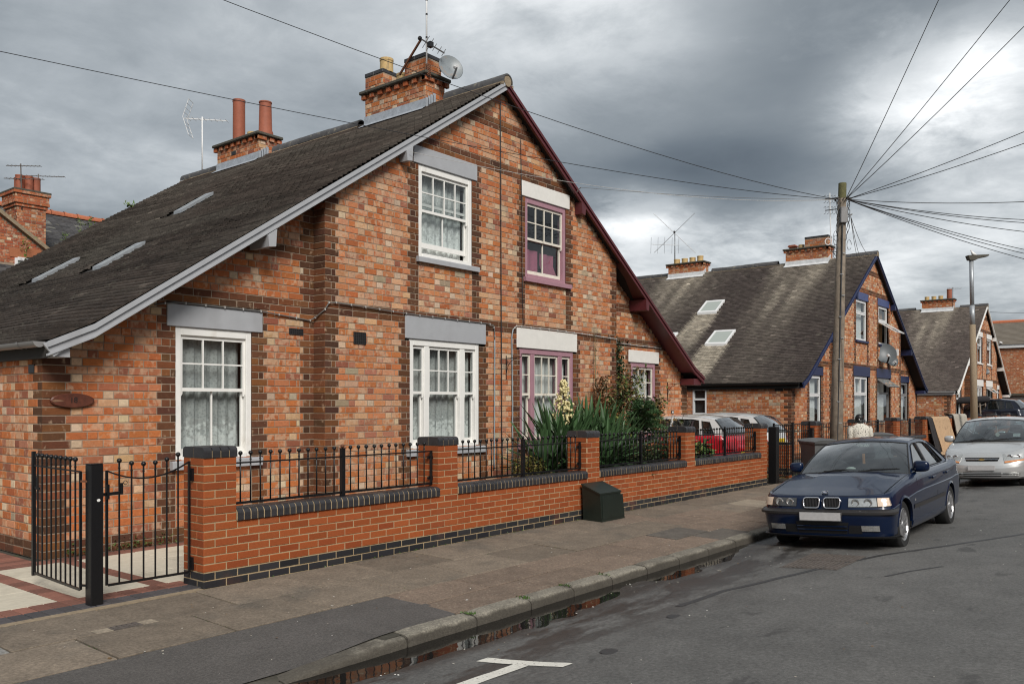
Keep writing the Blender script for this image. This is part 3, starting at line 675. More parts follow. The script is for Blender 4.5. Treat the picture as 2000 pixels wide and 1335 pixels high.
# ---- markings and repairs on the carriageway
def road_poly(name, pts, material, lift=0.004, parent=road, res=6, label=None):
    """thin sheet on the cambered road from two matching edge polylines"""
    b = MB(); rows = []
    A, B = pts
    for i in range(len(A) - 1):
        for k in range(res + (1 if i == len(A) - 2 else 0)):
            t = k / res
            p = (lerp(A[i][0], A[i + 1][0], t), lerp(A[i][1], A[i + 1][1], t)); q = (lerp(B[i][0], B[i + 1][0], t), lerp(B[i][1], B[i + 1][1], t))
            rows.append([(lerp(p[0], q[0], s_), lerp(p[1], q[1], s_), zroad(lerp(p[0], q[0], s_), lerp(p[1], q[1], s_)) + lift) for s_ in (0, 0.5, 1)])
    b.grid(rows); o = b.build(name, material, parent)
    o.data.update(); 
    if o.data.polygons[0].normal.z < 0: o.data.flip_normals()
    return o
road_poly('bay_marking', ([(4.31, 3.80), (4.39, 3.50), (4.47, 3.20)], [(4.42, 3.79), (4.50, 3.49), (4.58, 3.19)]), 'line_paint')
road_poly('bay_marking', ([(2.2, 3.63), (3.3, 3.58), (4.395, 3.535)], [(2.2, 3.52), (3.3, 3.47), (4.405, 3.425)]), 'line_paint')
tl = [(6.5, 3.45), (7.3, 3.40), (8.2, 3.18), (9.0, 3.0), (9.9, 2.75), (10.9, 2.30), (12.2, 1.75), (13.6, 1.25), (16, 0.6)]
road_poly('tar_seam', ([(x, y + 0.03) for x, y in tl], [(x, y - 0.03) for x, y in tl]), 'tar', 0.003)
tl = [(8.6, 2.35), (9.0, 2.22), (9.4, 2.02)]
road_poly('tar_seam', ([(x, y + 0.018) for x, y in tl], [(x, y - 0.018) for x, y in tl]), 'tar', 0.003)
# ribbed iron manhole cover
mh = MB(); 
for i in range(2):
    for j in range(2): pass
mx0, mx1, my0, my1 = 8.75, 9.75, 2.86, 3.46
rows = [[(x, y, zroad(x, y) + 0.003) for x in np.linspace(mx0, mx1, 9)] for y in np.linspace(my0, my1, 7)]
mh.grid(rows); mhc = mh.build('manhole_cover', 'iron', road)
for k in range(12):
    y = my0 + 0.03 + k * 0.048; b = MB()
    for (xa, xb) in ((mx0 + 0.03, 9.22), (9.28, mx1 - 0.03)):
        b.bar((xa, y, zroad(xa, y) + 0.006), (xb, y, zroad(xb, y) + 0.006), 0.022, 0.012)
    b.build('rib', 'iron', mhc)
for (x, y, r_) in ((4.95, 3.15, 0.075), (6.15, 3.3, 0.07)):     # round stains / covers
    b = MB(); b.grid([[(x + r_ * q * math.cos(t), y + 0.8 * r_ * q * math.sin(t), zroad(x, y) + 0.0035) for t in np.linspace(0, 2 * math.pi, 15)] for q in (0.01, 1)], flip=True); b.build('oil_stain', 'tar', road)

# ---- paved forecourt of the near house
yd = MB(); yd.grid([[(-8, 6.66, -0.012), (19.2, 6.66, -0.012)], [(-8, 40, -0.012), (19.2, 40, -0.012)]])
yard = yd.build('forecourt', 'joint', kind='structure')
gd = MB(); gd.grid([[(19.2, 6.66, -0.02), (140, 6.66, -0.02)], [(19.2, 60, -0.02), (140, 60, -0.02)]]); gd.build('garden_ground', 'ground', kind='structure')
def flag(x0, x1, y0, y1, material, name, z=0.004):
    b = MB(); b.cbox(x0 + 0.004, x1 - 0.004, y0 + 0.004, y1 - 0.004, -0.03, z + random.uniform(-0.0015, 0.0015), 0.004)
    return b.build(name, material, yard)
x = -0.6
while x < 4.04:                                    # two paver rows at the threshold
    flag(x, x + 0.118, 6.80, 7.00, 'paver_dark', 'paver'); flag(x, x + 0.118, 7.00, 7.22, 'paver_red', 'paver'); x += 0.118
b = MB(); b.box(-2, 4.05, 6.71, 6.795, -0.05, 0.002); b.build('mortar_fillet', 'bedding', yard)
bands = [(3.06, 3.22), (3.84, 3.99)]
for (a, c) in bands:
    y = 7.22
    while y < 8.98: flag(a, c, y, min(8.98, y + 0.21), 'paver_red', 'paver'); y += 0.21
x = 3.30
while x < 7.0: flag(x, x + 0.118, 9.0, 9.22, 'paver_red', 'paver'); x += 0.118
y = 9.22
while y < 13: flag(3.28, 3.68, y, y + 0.118, 'paver_red', 'paver'); y += 0.118
for xa, xb in ((-0.6, 0.0), (0.0, 0.62), (0.62, 1.24), (1.24, 1.86), (1.86, 2.46), (2.46, 3.06), (3.22, 3.84), (3.99, 4.6), (4.6, 5.2), (5.2, 5.8), (5.8, 6.4), (6.4, 7.0)):
    for ya, yb in ((7.22, 7.82), (7.82, 8.42), (8.42, 9.0)):
        flag(xa, xb, ya, yb, 'yard_slab', 'paving_slab')
    if xb <= 3.1:
        for k in range(6): flag(xa, xb, 9.0 + 0.6 * k, 9.6 + 0.6 * k, 'yard_slab', 'paving_slab')
# ================================================================ brickwork
def jit(c, s): 
    k = 1 + random.uniform(-s, s); return tuple(max(0.004, min(0.9, v * k * (1 + random.uniform(-s, s) * 0.35))) for v in c)
LIGHT = [((0.45, 0.155, 0.056), 3.6), ((0.39, 0.120, 0.045), 2.6), ((0.48, 0.190, 0.086), 3.2), ((0.48, 0.225, 0.120), 2.4), ((0.36, 0.148, 0.090), 1.2),
         ((0.54, 0.315, 0.175), 0.9), ((0.58, 0.43, 0.29), 0.5), ((0.27, 0.100, 0.058), 0.7), ((0.34, 0.260, 0.180), 0.25)]
ORANGE = [((0.44, 0.140, 0.046), 4.0), ((0.39, 0.118, 0.042), 3.0), ((0.43, 0.165, 0.075), 2.2), ((0.36, 0.13, 0.068), 1.4), ((0.48, 0.285, 0.155), 0.6), ((0.52, 0.385, 0.25), 0.5), ((0.27, 0.095, 0.055), 0.6)]
DARK = [((0.118, 0.048, 0.024), 3), ((0.155, 0.060, 0.027), 2), ((0.088, 0.039, 0.022), 2), ((0.19, 0.070, 0.027), 1.6)]
NEW = [((0.285, 0.069, 0.019), 3), ((0.262, 0.061, 0.017), 2), ((0.305, 0.077, 0.022), 2)]
BLUE = [((0.022, 0.022, 0.025), 2), ((0.030, 0.029, 0.031), 2), ((0.017, 0.017, 0.020), 1)]
def pick(pal):
    t = random.uniform(0, sum(w for _, w in pal))
    for c, w in pal:
        t -= w
        if t <= 0: return c
    return pal[0][0]
PALE = [(0.56, 0.385, 0.24), (0.60, 0.455, 0.325), (0.52, 0.33, 0.20), (0.47, 0.365, 0.26)]; OLD_ = None
def fill_flemish(u0, u1, start_header, S=0.2145, H=0.1035, J=0.0105, closer=False):
    out = []; u = u0; hd = start_header
    if closer and start_header and u1 - u0 > 0.2: out.append((u, u + 0.046)); u += 0.046 + J
    while u < u1 - 0.03:
        L_ = H if hd else S
        e = u + L_
        if u1 - e < 0.045: e = u1
        e = min(e, u1); out.append((u, e)); u = e + J; hd = not hd
    return out
def fill_stretch(u0, u1, off, S=0.216, J=0.0095):
    """running bond on a fixed module so that the joints line up course by course"""
    out = []; P = S + J; k = math.floor((u0 - off) / P); u = off + k * P
    while u < u1:
        a = max(u, u0); e = min(u + S, u1)
        if e - a > 0.02: out.append((a, e))
        u += P
    return out
class Brickwork:
    """one wall face: bricks proud of a mortar sheet, gaps at openings"""
    def __init__(s, facing, plane, ch=0.0875, joint=0.0115, proud=0.0055):
        s.facing = facing; s.plane = plane; s.ch = ch; s.j = joint; s.pr = proud; s.items = []; s.mort = MB()
    def P(s, u, n, z):
        """n = distance out of the wall"""
        if s.facing == '-Y': return (u, s.plane - n, z)
        if s.facing == '-X': return (s.plane - n, u, z)
        if s.facing == '+X': return (s.plane + n, u, z)
        return (u, s.plane + n, z)
    def flip(s): return s.facing in ('-X', '+Y')
    def q(s, mb, u0, u1, z0, z1, n, col=(1, 1, 1, 0)):
        f = (0, 1, 2, 3) if not s.flip() else (3, 2, 1, 0)
        if s.facing == '+X' or s.facing == '+Y': pass
        mb.add([s.P(u0, n, z0), s.P(u1, n, z0), s.P(u1, n, z1), s.P(u0, n, z1)], [f], col)
    def brick(s, u0, u1, z0, z1, col, mat_i=0):
        s.items.append((u0, u1, z0, z1, col, mat_i))
    def solid(s, mb, it, c=0.0035):
        u0, u1, z0, z1, col, mi = it
        pr = s.pr + random.uniform(-0.0018, 0.0022)
        k = random.uniform(-0.0012, 0.0012)
        ring = [(u0, -0.004, z0), (u1, -0.004, z0), (u1, -0.004, z1), (u0, -0.004, z1)]
        r2 = [(u0, pr - c, z0), (u1, pr - c, z0), (u1, pr - c, z1), (u0, pr - c, z1)]
        r3 = [(u0 + c, pr + k, z0 + c), (u1 - c, pr - k, z0 + c), (u1 - c, pr - k, z1 - c), (u0 + c, pr + k, z1 - c)]
        V = [s.P(*p) for p in ring + r2 + r3]
        F = [(8, 9, 10, 11)] + [(i, (i + 1) % 4, (i + 1) % 4 + 4, i + 4) for i in range(4)] + [(i + 4, (i + 1) % 4 + 4, (i + 1) % 4 + 8, i + 8) for i in range(4)]
        if s.flip(): F = [f[::-1] for f in F]
        mb.add(V, F, col, mi)
    def courses(s, z0, z1, span, openings, zones, seed_off=0, pal=LIGHT, skip=None):
        """span(z)->(u0,u1); openings [(u0,u1,z0,z1)]; zones(u-course) -> list of (a,b) dark stretches for the course"""
        n = int(round((z1 - z0) / s.ch)) if z1 - z0 > s.ch * 0.5 else 0
        for k in range(n):
            a = z0 + k * s.ch; b = a + s.ch; zm = (a + b) / 2
            sp = span(zm)
            if sp is None or sp[1] - sp[0] < 0.05: continue
            cuts = [(max(sp[0], o[0]), min(sp[1], o[1])) for o in openings if o[2] < zm < o[3] and o[1] > sp[0] and o[0] < sp[1]]
            cuts.sort(); segs = []; u = sp[0]
            for c in cuts:
                if c[0] > u: segs.append((u, c[0]))
                u = max(u, c[1])
            if u < sp[1]: segs.append((u, sp[1]))
            for (ua, ub) in segs:
                s.q(s.mort, ua, ub, a, b, 0.0)
                dz = [(max(ua, p), min(ub, q)) for p, q in zones(k, zm) if q > ua and p < ub]
                dz = sorted([d for d in dz if d[1] - d[0] > 0.02]); merged = []
                for d in dz:
                    if merged and d[0] <= merged[-1][1] + 0.03: merged[-1] = (merged[-1][0], max(d[1], merged[-1][1]))
                    else: merged.append(d)
                runs = []; u = ua
                for d in merged:
                    if d[0] - u > 0.05: runs.append((u, d[0], 'L'))
                    elif d[0] > u and runs: pass
                    runs.append((u if d[0] - u <= 0.05 else d[0], d[1], 'D')); u = d[1]
                if ub - u > 0.05: runs.append((u, ub, 'L'))
                elif runs: runs[-1] = (runs[-1][0], ub, runs[-1][2])
                for (p, q, t) in runs:
                    pa = p + (s.j / 2 if p > ua + 1e-4 else 0); qa = q - (s.j / 2 if q < ub - 1e-4 else 0)
                    if t == 'L':
                        for (x0, x1) in fill_flemish(pa, qa, k % 2 == 1, closer=p <= ua + 1e-4):
                            c = pick(pal)
                            if pal is not OLD_ and x1 - x0 < 0.13 and random.random() < (0.21 if z > 2.0 or s.plane < 9.1 else 0.16): c = random.choice(PALE)
                            elif x1 - x0 > 0.15 and c[1] > 0.33: c = pick(pal)
                            c = jit(c, 0.11)
                            s.brick(x0, x1, a + s.j / 2, b - s.j / 2, (*c, random.random() ** 1.4 * (1.0 if pal is LIGHT else 0.8)))
                    else:
                        w = qa - pa
                        if w < 0.15: parts = [(pa, qa)]
                        elif w < 0.20: parts = [(pa, pa + (w - s.j) * 0.62), (pa + (w - s.j) * 0.62 + s.j, qa)]
                        elif w < 0.30: parts = [(pa, qa)]
                        else: parts = fill_flemish(pa, qa, False, 0.228, 0.228) if k % 2 else fill_flemish(pa, qa, True, 0.228, 0.228)
                        for (x0, x1) in parts:
                            s.brick(x0, x1, a + s.j / 2, b - s.j / 2, (*jit(pick(DARK), 0.25), 0.0))
    def finish(s, parent, wall_name='wall', mats=('brick',), mortar='mortar', single=0, stuff_name='brickwork', wall=None):
        """the `single` bricks nearest the camera become objects of their own (shared meshes), the rest one mesh"""
        if wall is None: wall = s.mort.build(wall_name, mortar, parent)
        its = s.items
        ctr = lambda it: Vector(s.P((it[0] + it[1]) / 2, 0, (it[2] + it[3]) / 2))
        order = sorted(range(len(its)), key=lambda i: (ctr(its[i]) - CAMV).length)
        solo = set(order[:single]); rest = MB()
        for i, it in enumerate(its):
            if i in solo:
                b = MB(); s.solid(b, it); o_ = ctr(it)
                me = b.mesh('brick', list(mats), False, o_)
                inst('brick', me, o_, wall)
            else: s.solid(rest, it)
        if rest.v: rest.build(stuff_name, list(mats), wall, kind='stuff')
        return wall
# ================================================================ the gabled pairs of houses
YW, YB, YBARGE, YEND = 9.25, 9.01, 8.86, 18.5
CH = 0.0875
APEX, SLOPE = 6.93, 0.668
def zprof(ax):
    """top of the roof at distance ax from the ridge, with the kick at the eaves"""
    return APEX - SLOPE * ax if ax < 6.7 else APEX - SLOPE * 6.7 - 0.45 * (ax - 6.7)
def roof_wave(cx, ax, y):
    e = sstep(0.0, 1.2, ax) * sstep(0, 0.6, 7.1 - ax + 0.2) * sstep(8.8, 9.8, y)
    return e * (0.018 * math.sin(y * 1.1 + ax * 0.7 + cx) - 0.022 * math.sin(ax * 0.45) + 0.05 * vnoise(y * 0.5 + cx, ax * 0.6))
# arc-length table of the slope profile, from eaves (s = 0) to ridge
AXS = [7.13 - 7.13 * i / 400 for i in range(401)]
SS = [0.0]
for i in range(400): SS.append(SS[-1] + math.hypot(AXS[i + 1] - AXS[i], zprof(AXS[i + 1]) - zprof(AXS[i])))
def ax_of(s_): return float(np.interp(s_, SS, AXS))

def tile_colour(style, ax, y, skylights):
    t = 1 - ax / 7.1
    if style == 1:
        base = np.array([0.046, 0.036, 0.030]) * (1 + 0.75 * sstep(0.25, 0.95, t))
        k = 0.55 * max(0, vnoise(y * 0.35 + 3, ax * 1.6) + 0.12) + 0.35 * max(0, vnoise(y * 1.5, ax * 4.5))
        base = lerp(base, np.array([0.135, 0.125, 0.105]), min(0.6, k))  # pale streaks: lichen, with grazing glints along the courses put into the colour
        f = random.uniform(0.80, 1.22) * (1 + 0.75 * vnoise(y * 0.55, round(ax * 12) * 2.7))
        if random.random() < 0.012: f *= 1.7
    else:
        base = np.array([0.060, 0.048, 0.043]) if style == 2 else np.array([0.092, 0.074, 0.066])
        k = 0.0
        for (ya, yb) in ((10.35, 12.2), (15.25, 17.15)):
            w = sstep(ya - 0.5, ya + 0.4, y + 0.3 * vnoise(ax * .7, 3)) * (1 - sstep(yb - 0.4, yb + 0.5, y + 0.3 * vnoise(ax * .6, 8)))
            k = max(k, w * (0.68 * (1 - sstep(0.0, 5.0, ax)) + 0.16) * (0.75 + 1.0 * vnoise(y * 3.1, ax * 0.35)))
        for (a0, a1, y0, y1) in skylights:
            if ax > a1 - 0.15:
                d = ax - a1; sp = 0.06 * d
                w = sstep(y0 - 0.18 - sp, y0 + 0.08, y) * (1 - sstep(y1 - 0.08, y1 + 0.18 + sp, y))
                k = max(k, w * (1 - sstep(0.6, 3.4, d)) * (1.05 + 0.6 * vnoise(y * 5, ax * 0.5)))
        k = max(k, 0.25 * max(0, vnoise(y * 0.6 + 9, ax * 0.5) + 0.1))
        base = lerp(base, np.array([0.34, 0.30, 0.24]), min(0.92, max(0, k)))
        f = random.uniform(0.72, 1.3)
        if random.random() < 0.02: f *= 1.7
    return (*(base * f), 0)

def sash_window(house, x0, x1, z0, z1, yf, lights, fm, sm, mz, opened=0.0, curtain='net', cur_col=None, sill=None, lower_bars=True):
    """box-frame sash window. lights: [(xa, xb, columns)] ; mz: height of the meeting rail"""
    f = MB(); y0, y1 = yf + 0.006, yf + 0.13
    jw = 0.075
    f.cbox(x0, x0 + jw, y0, y1, z0, z1, 0.005); f.cbox(x1 - jw, x1, y0, y1, z0, z1, 0.005)
    f.cbox(x0 + jw, x1 - jw, y0 - 0.001, y1, z1 - 0.095, z1, 0.005); f.cbox(x0 + jw, x1 - jw, y0 - 0.012, y1, z0, z0 + 0.055, 0.005)
    for (a, b_, c_), (a2, b2, c2) in zip(lights[:-1], lights[1:]):
        f.cbox(b_, a2, y0 + 0.004, y1, z0 + 0.055, z1 - 0.095, 0.005)
    win = f.build('window', fm, house)
    zt, zb = z1 - 0.095, z0 + 0.055
    for (a, b_, cols) in lights:
        # parting frame, inside the box
        s = MB(); yu0, yu1 = yf + 0.034, yf + 0.066
        st = 0.032
        def frame(mb, xa, xb, za, zb_, ya, yb, top, bot):
            mb.box(xa, xa + st, ya, yb, za, zb_); mb.box(xb - st, xb, ya, yb, za, zb_)
            mb.box(xa + st, xb - st, ya + 0.001, yb - 0.001, zb_ - top, zb_); mb.box(xa + st, xb - st, ya + 0.001, yb - 0.001, za, za + bot)
        uz0 = mz - 0.02
        frame(s, a, b_, uz0, zt, yu0, yu1, 0.042, 0.040)
        gx0, gx1, gz0, gz1 = a + st, b_ - st, uz0 + 0.040, zt - 0.042
        pw = (gx1 - gx0) / cols; zm = (gz0 + gz1) / 2
        for k in range(1, cols): s.box(gx0 + k * pw - 0.009, gx0 + k * pw + 0.009, yu0 + 0.002, yu1 - 0.004, gz0, gz1)
        s.box(gx0, gx1, yu0 + 0.004, yu1 - 0.006, zm - 0.009, zm + 0.009)
        for xh in (a + 0.002, b_ - st):     # sash horns
            s.prism([(xh, uz0), (xh + 0.03, uz0), (xh + 0.03, uz0 - 0.03), (xh + 0.018, uz0 - 0.055), (xh + 0.004, uz0 - 0.06)], 'y', yu0, yu1 - 0.004)
        s.build('sash', sm, win)
        for k in range(cols):
            for za, zb_ in ((gz0, zm - 0.009), (zm + 0.009, gz1)):
                p = MB(); xa, xb = gx0 + k * pw + (0.009 if k else 0), gx0 + (k + 1) * pw - (0.009 if k < cols - 1 else 0)
                t = random.uniform(-0.002, 0.002); yy = yu0 + 0.016
                p.add([(xa, yy + t, za), (xb, yy - t, za), (xb, yy - t + random.uniform(-.001, .001), zb_), (xa, yy + t, zb_)], [(0, 1, 2, 3)]); p.build('pane', 'pane_glass', win)
        s = MB(); yl0, yl1 = yf + 0.072, yf + 0.104
        lz0 = zb + opened; lz1 = mz + 0.022 + opened
        frame(s, a + 0.004, b_ - 0.004, lz0, lz1, yl0, yl1, 0.040, 0.075)
        gx0, gx1, gz0, gz1 = a + 0.004 + st, b_ - 0.004 - st, lz0 + 0.075, lz1 - 0.040
        lc = 2 if (lower_bars and b_ - a > 0.7) else 1
        pw = (gx1 - gx0) / lc
        if lc == 2: s.box(gx0 + pw - 0.010, gx0 + pw + 0.010, yl0 + 0.002, yl1 - 0.004, gz0, gz1)
        s.build('sash', sm, win)
        for k in range(lc):
            p = MB(); xa, xb = gx0 + k * pw, gx0 + (k + 1) * pw; t = random.uniform(-0.002, 0.002); yy = yl0 + 0.016
            p.add([(xa, yy + t, gz0), (xb, yy - t, gz0), (xb, yy - t, gz1), (xa, yy + t, gz1)], [(0, 1, 2, 3)]); p.build('pane', 'pane_glass', win)
    room(win, x0, x1, z0, z1, yf)
    if curtain:
        c = MB(); n = int((x1 - x0) * 60); ph = random.random() * 6
        row = lambda z, k: [(lerp(x0 + 0.08, x1 - 0.08, i / n), yf + 0.175 + 0.016 * math.sin(i * 0.62 + ph + 0.8 * math.sin(i * 0.13)) * (0.6 + 0.4 * k) + 0.006 * math.sin(i * 1.7), z) for i in range(n + 1)]
        c.grid([row(z0 + 0.02, 1.2), row((z0 + z1) / 2, 1.0), row(z1 - 0.05, 0.7)])
        c.build('curtain', curtain, win, smooth=True)
    if sill:
        sm_, sx0, sx1, sz0, sz1 = sill; s = MB()
        s.prism([(yf - 0.065, sz0), (yf - 0.065, sz1 - 0.018), (yf - 0.055, sz1 - 0.008), (yf + 0.09, sz1 + 0.004), (yf + 0.09, sz0)], 'x', sx0, sx1)
        s.build('sill', sm_, win)
    return win
def room(win, x0, x1, z0, z1, yf, d=0.7):
    r = MB(); a, b_, y0, y1 = x0 - 0.25, x1 + 0.25, yf + 0.14, yf + d
    za, zb_ = z0 - 0.2, z1 + 0.15
    r.add([(a, y0, za), (b_, y0, za), (b_, y0, zb_), (a, y0, zb_), (a, y1, za), (b_, y1, za), (b_, y1, zb_), (a, y1, zb_)], [(4, 5, 6, 7), (0, 4, 7, 3), (5, 1, 2, 6), (3, 7, 6, 2), (0, 1, 5, 4)])
    # reveal back to the frame
    return r.build('room_lining', 'room', win)
def plain_window(house, x0, x1, z0, z1, yf, fm, tops=1, transom=0.62, cur='curtain_white', open_top=False, open_low=False, sill=None):
    f = MB(); w = 0.055; y0, y1 = yf + 0.03, yf + 0.10; zt = lerp(z0, z1, transom)
    f.cbox(x0, x0 + w, y0, y1, z0, z1); f.cbox(x1 - w, x1, y0, y1, z0, z1); f.cbox(x0 + w, x1 - w, y0, y1, z1 - w, z1); f.cbox(x0 + w, x1 - w, y0, y1, z0, z0 + w)
    f.cbox(x0 + w, x1 - w, y0 - 0.003, y1, zt - 0.035, zt + 0.035)
    win = f.build('window', fm, house)
    tw = (x1 - x0 - 2 * w) / tops
    def pane(xa, xb, za, zb_, tilt=0.0, name='pane'):
        if tilt:
            piv = Vector((0, y0 - 0.01, zb_)); rot = Matrix.Rotation(-tilt, 3, 'X')
            c_ = MB(); L_ = zb_ - za
            c_.box(xa, xa + 0.04, -0.02, 0.02, -L_, 0); c_.box(xb - 0.04, xb, -0.02, 0.02, -L_, 0); c_.box(xa + .04, xb - .04, -0.019, 0.019, -0.04, 0); c_.box(xa + .04, xb - .04, -0.019, 0.019, -L_, -L_ + 0.04)
            c_.v = [tuple(rot @ Vector(p) + piv) for p in c_.v]; cs = c_.build('casement', fm, win)
            p = MB(); p.add([tuple(rot @ Vector(q) + piv) for q in ((xa + 0.03, 0, -L_ + 0.03), (xb - 0.03, 0, -L_ + 0.03), (xb - 0.03, 0, -0.03), (xa + 0.03, 0, -0.03))], [(0, 1, 2, 3)]); p.build('pane', 'skylight_glass', win)
        else:
            p = MB(); p.add([(xa, y0 + 0.03, za), (xb, y0 + 0.03, za), (xb, y0 + 0.03, zb_), (xa, y0 + 0.03, zb_)], [(0, 1, 2, 3)]); p.build(name, 'pane_glass', win)
    for k in range(tops):
        a, b_ = x0 + w + k * tw, x0 + w + (k + 1) * tw
        if open_top: pane(a, b_, zt + 0.03, z1 - w, 0.95)
        else:
            c_ = MB(); e = 0.035
            c_.box(a, a + e, y0 - 0.012, y0 + 0.03, zt + 0.035, z1 - w); c_.box(b_ - e, b_, y0 - 0.012, y0 + 0.03, zt + 0.035, z1 - w); c_.box(a + e, b_ - e, y0 - 0.011, y0 + 0.03, zt + 0.035, zt + 0.035 + e); c_.box(a + e, b_ - e, y0 - 0.011, y0 + 0.03, z1 - w - e, z1 - w)
            c_.build('casement', fm, win); pane(a + e, b_ - e, zt + 0.035 + e, z1 - w - e)
    if open_low: pane(x0 + w, x1 - w, z0 + w, zt - 0.035, 1.0)
    else: pane(x0 + w, x1 - w, z0 + w, zt - 0.035)
    room(win, x0, x1, z0, z1, yf)
    if cur:
        c = MB(); n = int((x1 - x0) * 50); ph = random.random() * 6
        row = lambda z, k: [(lerp(x0 + 0.06, x1 - 0.06, i / n), yf + 0.19 + 0.018 * math.sin(i * 0.8 + ph), z) for i in range(n + 1)]
        c.grid([row(z0 + 0.03, 1), row(z1 - 0.05, 1)]); c.build('curtain', cur, win, smooth=True)
    if sill:
        s = MB(); s.prism([(yf - 0.06, z0 - 0.085), (yf - 0.06, z0 - 0.015), (yf + 0.06, z0), (yf + 0.06, z0 - 0.085)], 'x', x0 - 0.07, x1 + 0.07); s.build('sill', sill, win)
    return win

def chimney(house, cx, ya, yb, zbase, zcap, lead='lead'):
    w = 0.235; x0, x1 = cx - w, cx + w
    core = MB(); core.box(x0, x1, ya, yb, zbase - 0.5, zcap); ch = core.build('chimney', 'mortar', house)
    bricks = MB(); z = zbase - 0.45
    for face, plane, u0, u1 in (('-X', x0, ya, yb), ('-Y', ya, x0, x1)):
        bw = Brickwork(face, plane); bw.mort = MB()
        n = int(round((zcap - 0.0 - (zbase - 0.45)) / CH)); zz0 = zcap - n * CH
        bw.courses(zz0, zcap, lambda z_: (u0, u1), [], lambda k, z_: [], 0, ORANGE)
        for it in bw.items: bw.solid(bricks, it)
    bricks.build('brickwork', 'brick', ch, kind='stuff')
    dn = MB()                                             # dentil course: projecting headers under the cap
    y = ya - 0.03
    while y < yb: dn.cbox(x0 - 0.05, x0 + 0.02, y, y + 0.11, zcap - 0.088, zcap - 0.008, 0.004, (*jit((0.36, 0.10, 0.04), 0.2), 0.3)); y += 0.222
    x = x0 + 0.06
    while x < x1: dn.cbox(x, x + 0.11, ya - 0.05, ya + 0.02, zcap - 0.088, zcap - 0.008, 0.004, (*jit((0.33, 0.10, 0.045), 0.2), 0.3)); x += 0.19
    dn.cbox(x0 - 0.05, x0 + 0.06, ya - 0.05, ya + 0.06, zcap - 0.09, zcap - 0.008, 0.004, (*jit((0.34, 0.10, 0.04), 0.2), 0.3))
    dn.build('dentil_course', 'brick', ch)
    cp = MB(); cp.cbox(x0 - 0.09, x1 + 0.09, ya - 0.09, yb + 0.09, zcap, zcap + 0.06, 0.012); cp.build('cap', 'stone_cap', ch)
    fl = MB()
    zf = lambda ax: zprof(ax)
    axl = w + 0.0
    fl.add([(x0 - 0.012, ya - 0.02, zf(w) + 0.16), (x0 - 0.012, yb + 0.02, zf(w) + 0.16), (x0 - 0.02, yb + 0.02, zf(w) + 0.02), (x0 - 0.02, ya - 0.02, zf(w) + 0.02),
            (x0 - 0.14, yb + 0.05, zf(w + 0.14) + 0.028), (x0 - 0.14, ya - 0.05, zf(w + 0.14) + 0.028)], [(0, 3, 2, 1), (3, 5, 4, 2)])
    for k in range(4):
        a = x0 + k * w / 4 - 0.012; b_ = x0 + (k + 1) * w / 4
        zz = zf(cx - a if cx > a else 0); fl.box(a, b_, ya - 0.016, ya - 0.009, zz - 0.05, zf(max(0, cx - b_)) + 0.14)
    fl.build('flashing', lead, ch)
    return ch
def pot(ch, x, y, z, h, r, m, flare=False, dirty=False):
    b = MB()
    if flare: prof = [(r * 1.18, 0), (r * 1.16, 0.07), (r * 1.0, 0.12), (r * 0.9, h - 0.03), (r * 0.98, h - 0.025), (r * 0.98, h), (r * 0.78, h), (r * 0.75, h - 0.2)]
    else: prof = [(r, 0), (r * 0.97, h - 0.05), (r * 1.03, h - 0.045), (r * 1.03, h), (r * 0.82, h), (r * 0.8, h - 0.2)]
    b.lathe(prof, (x, y, z), 18, caps=False); o = b.build('chimney_pot', m, ch); return smooth_shade(o, 40)

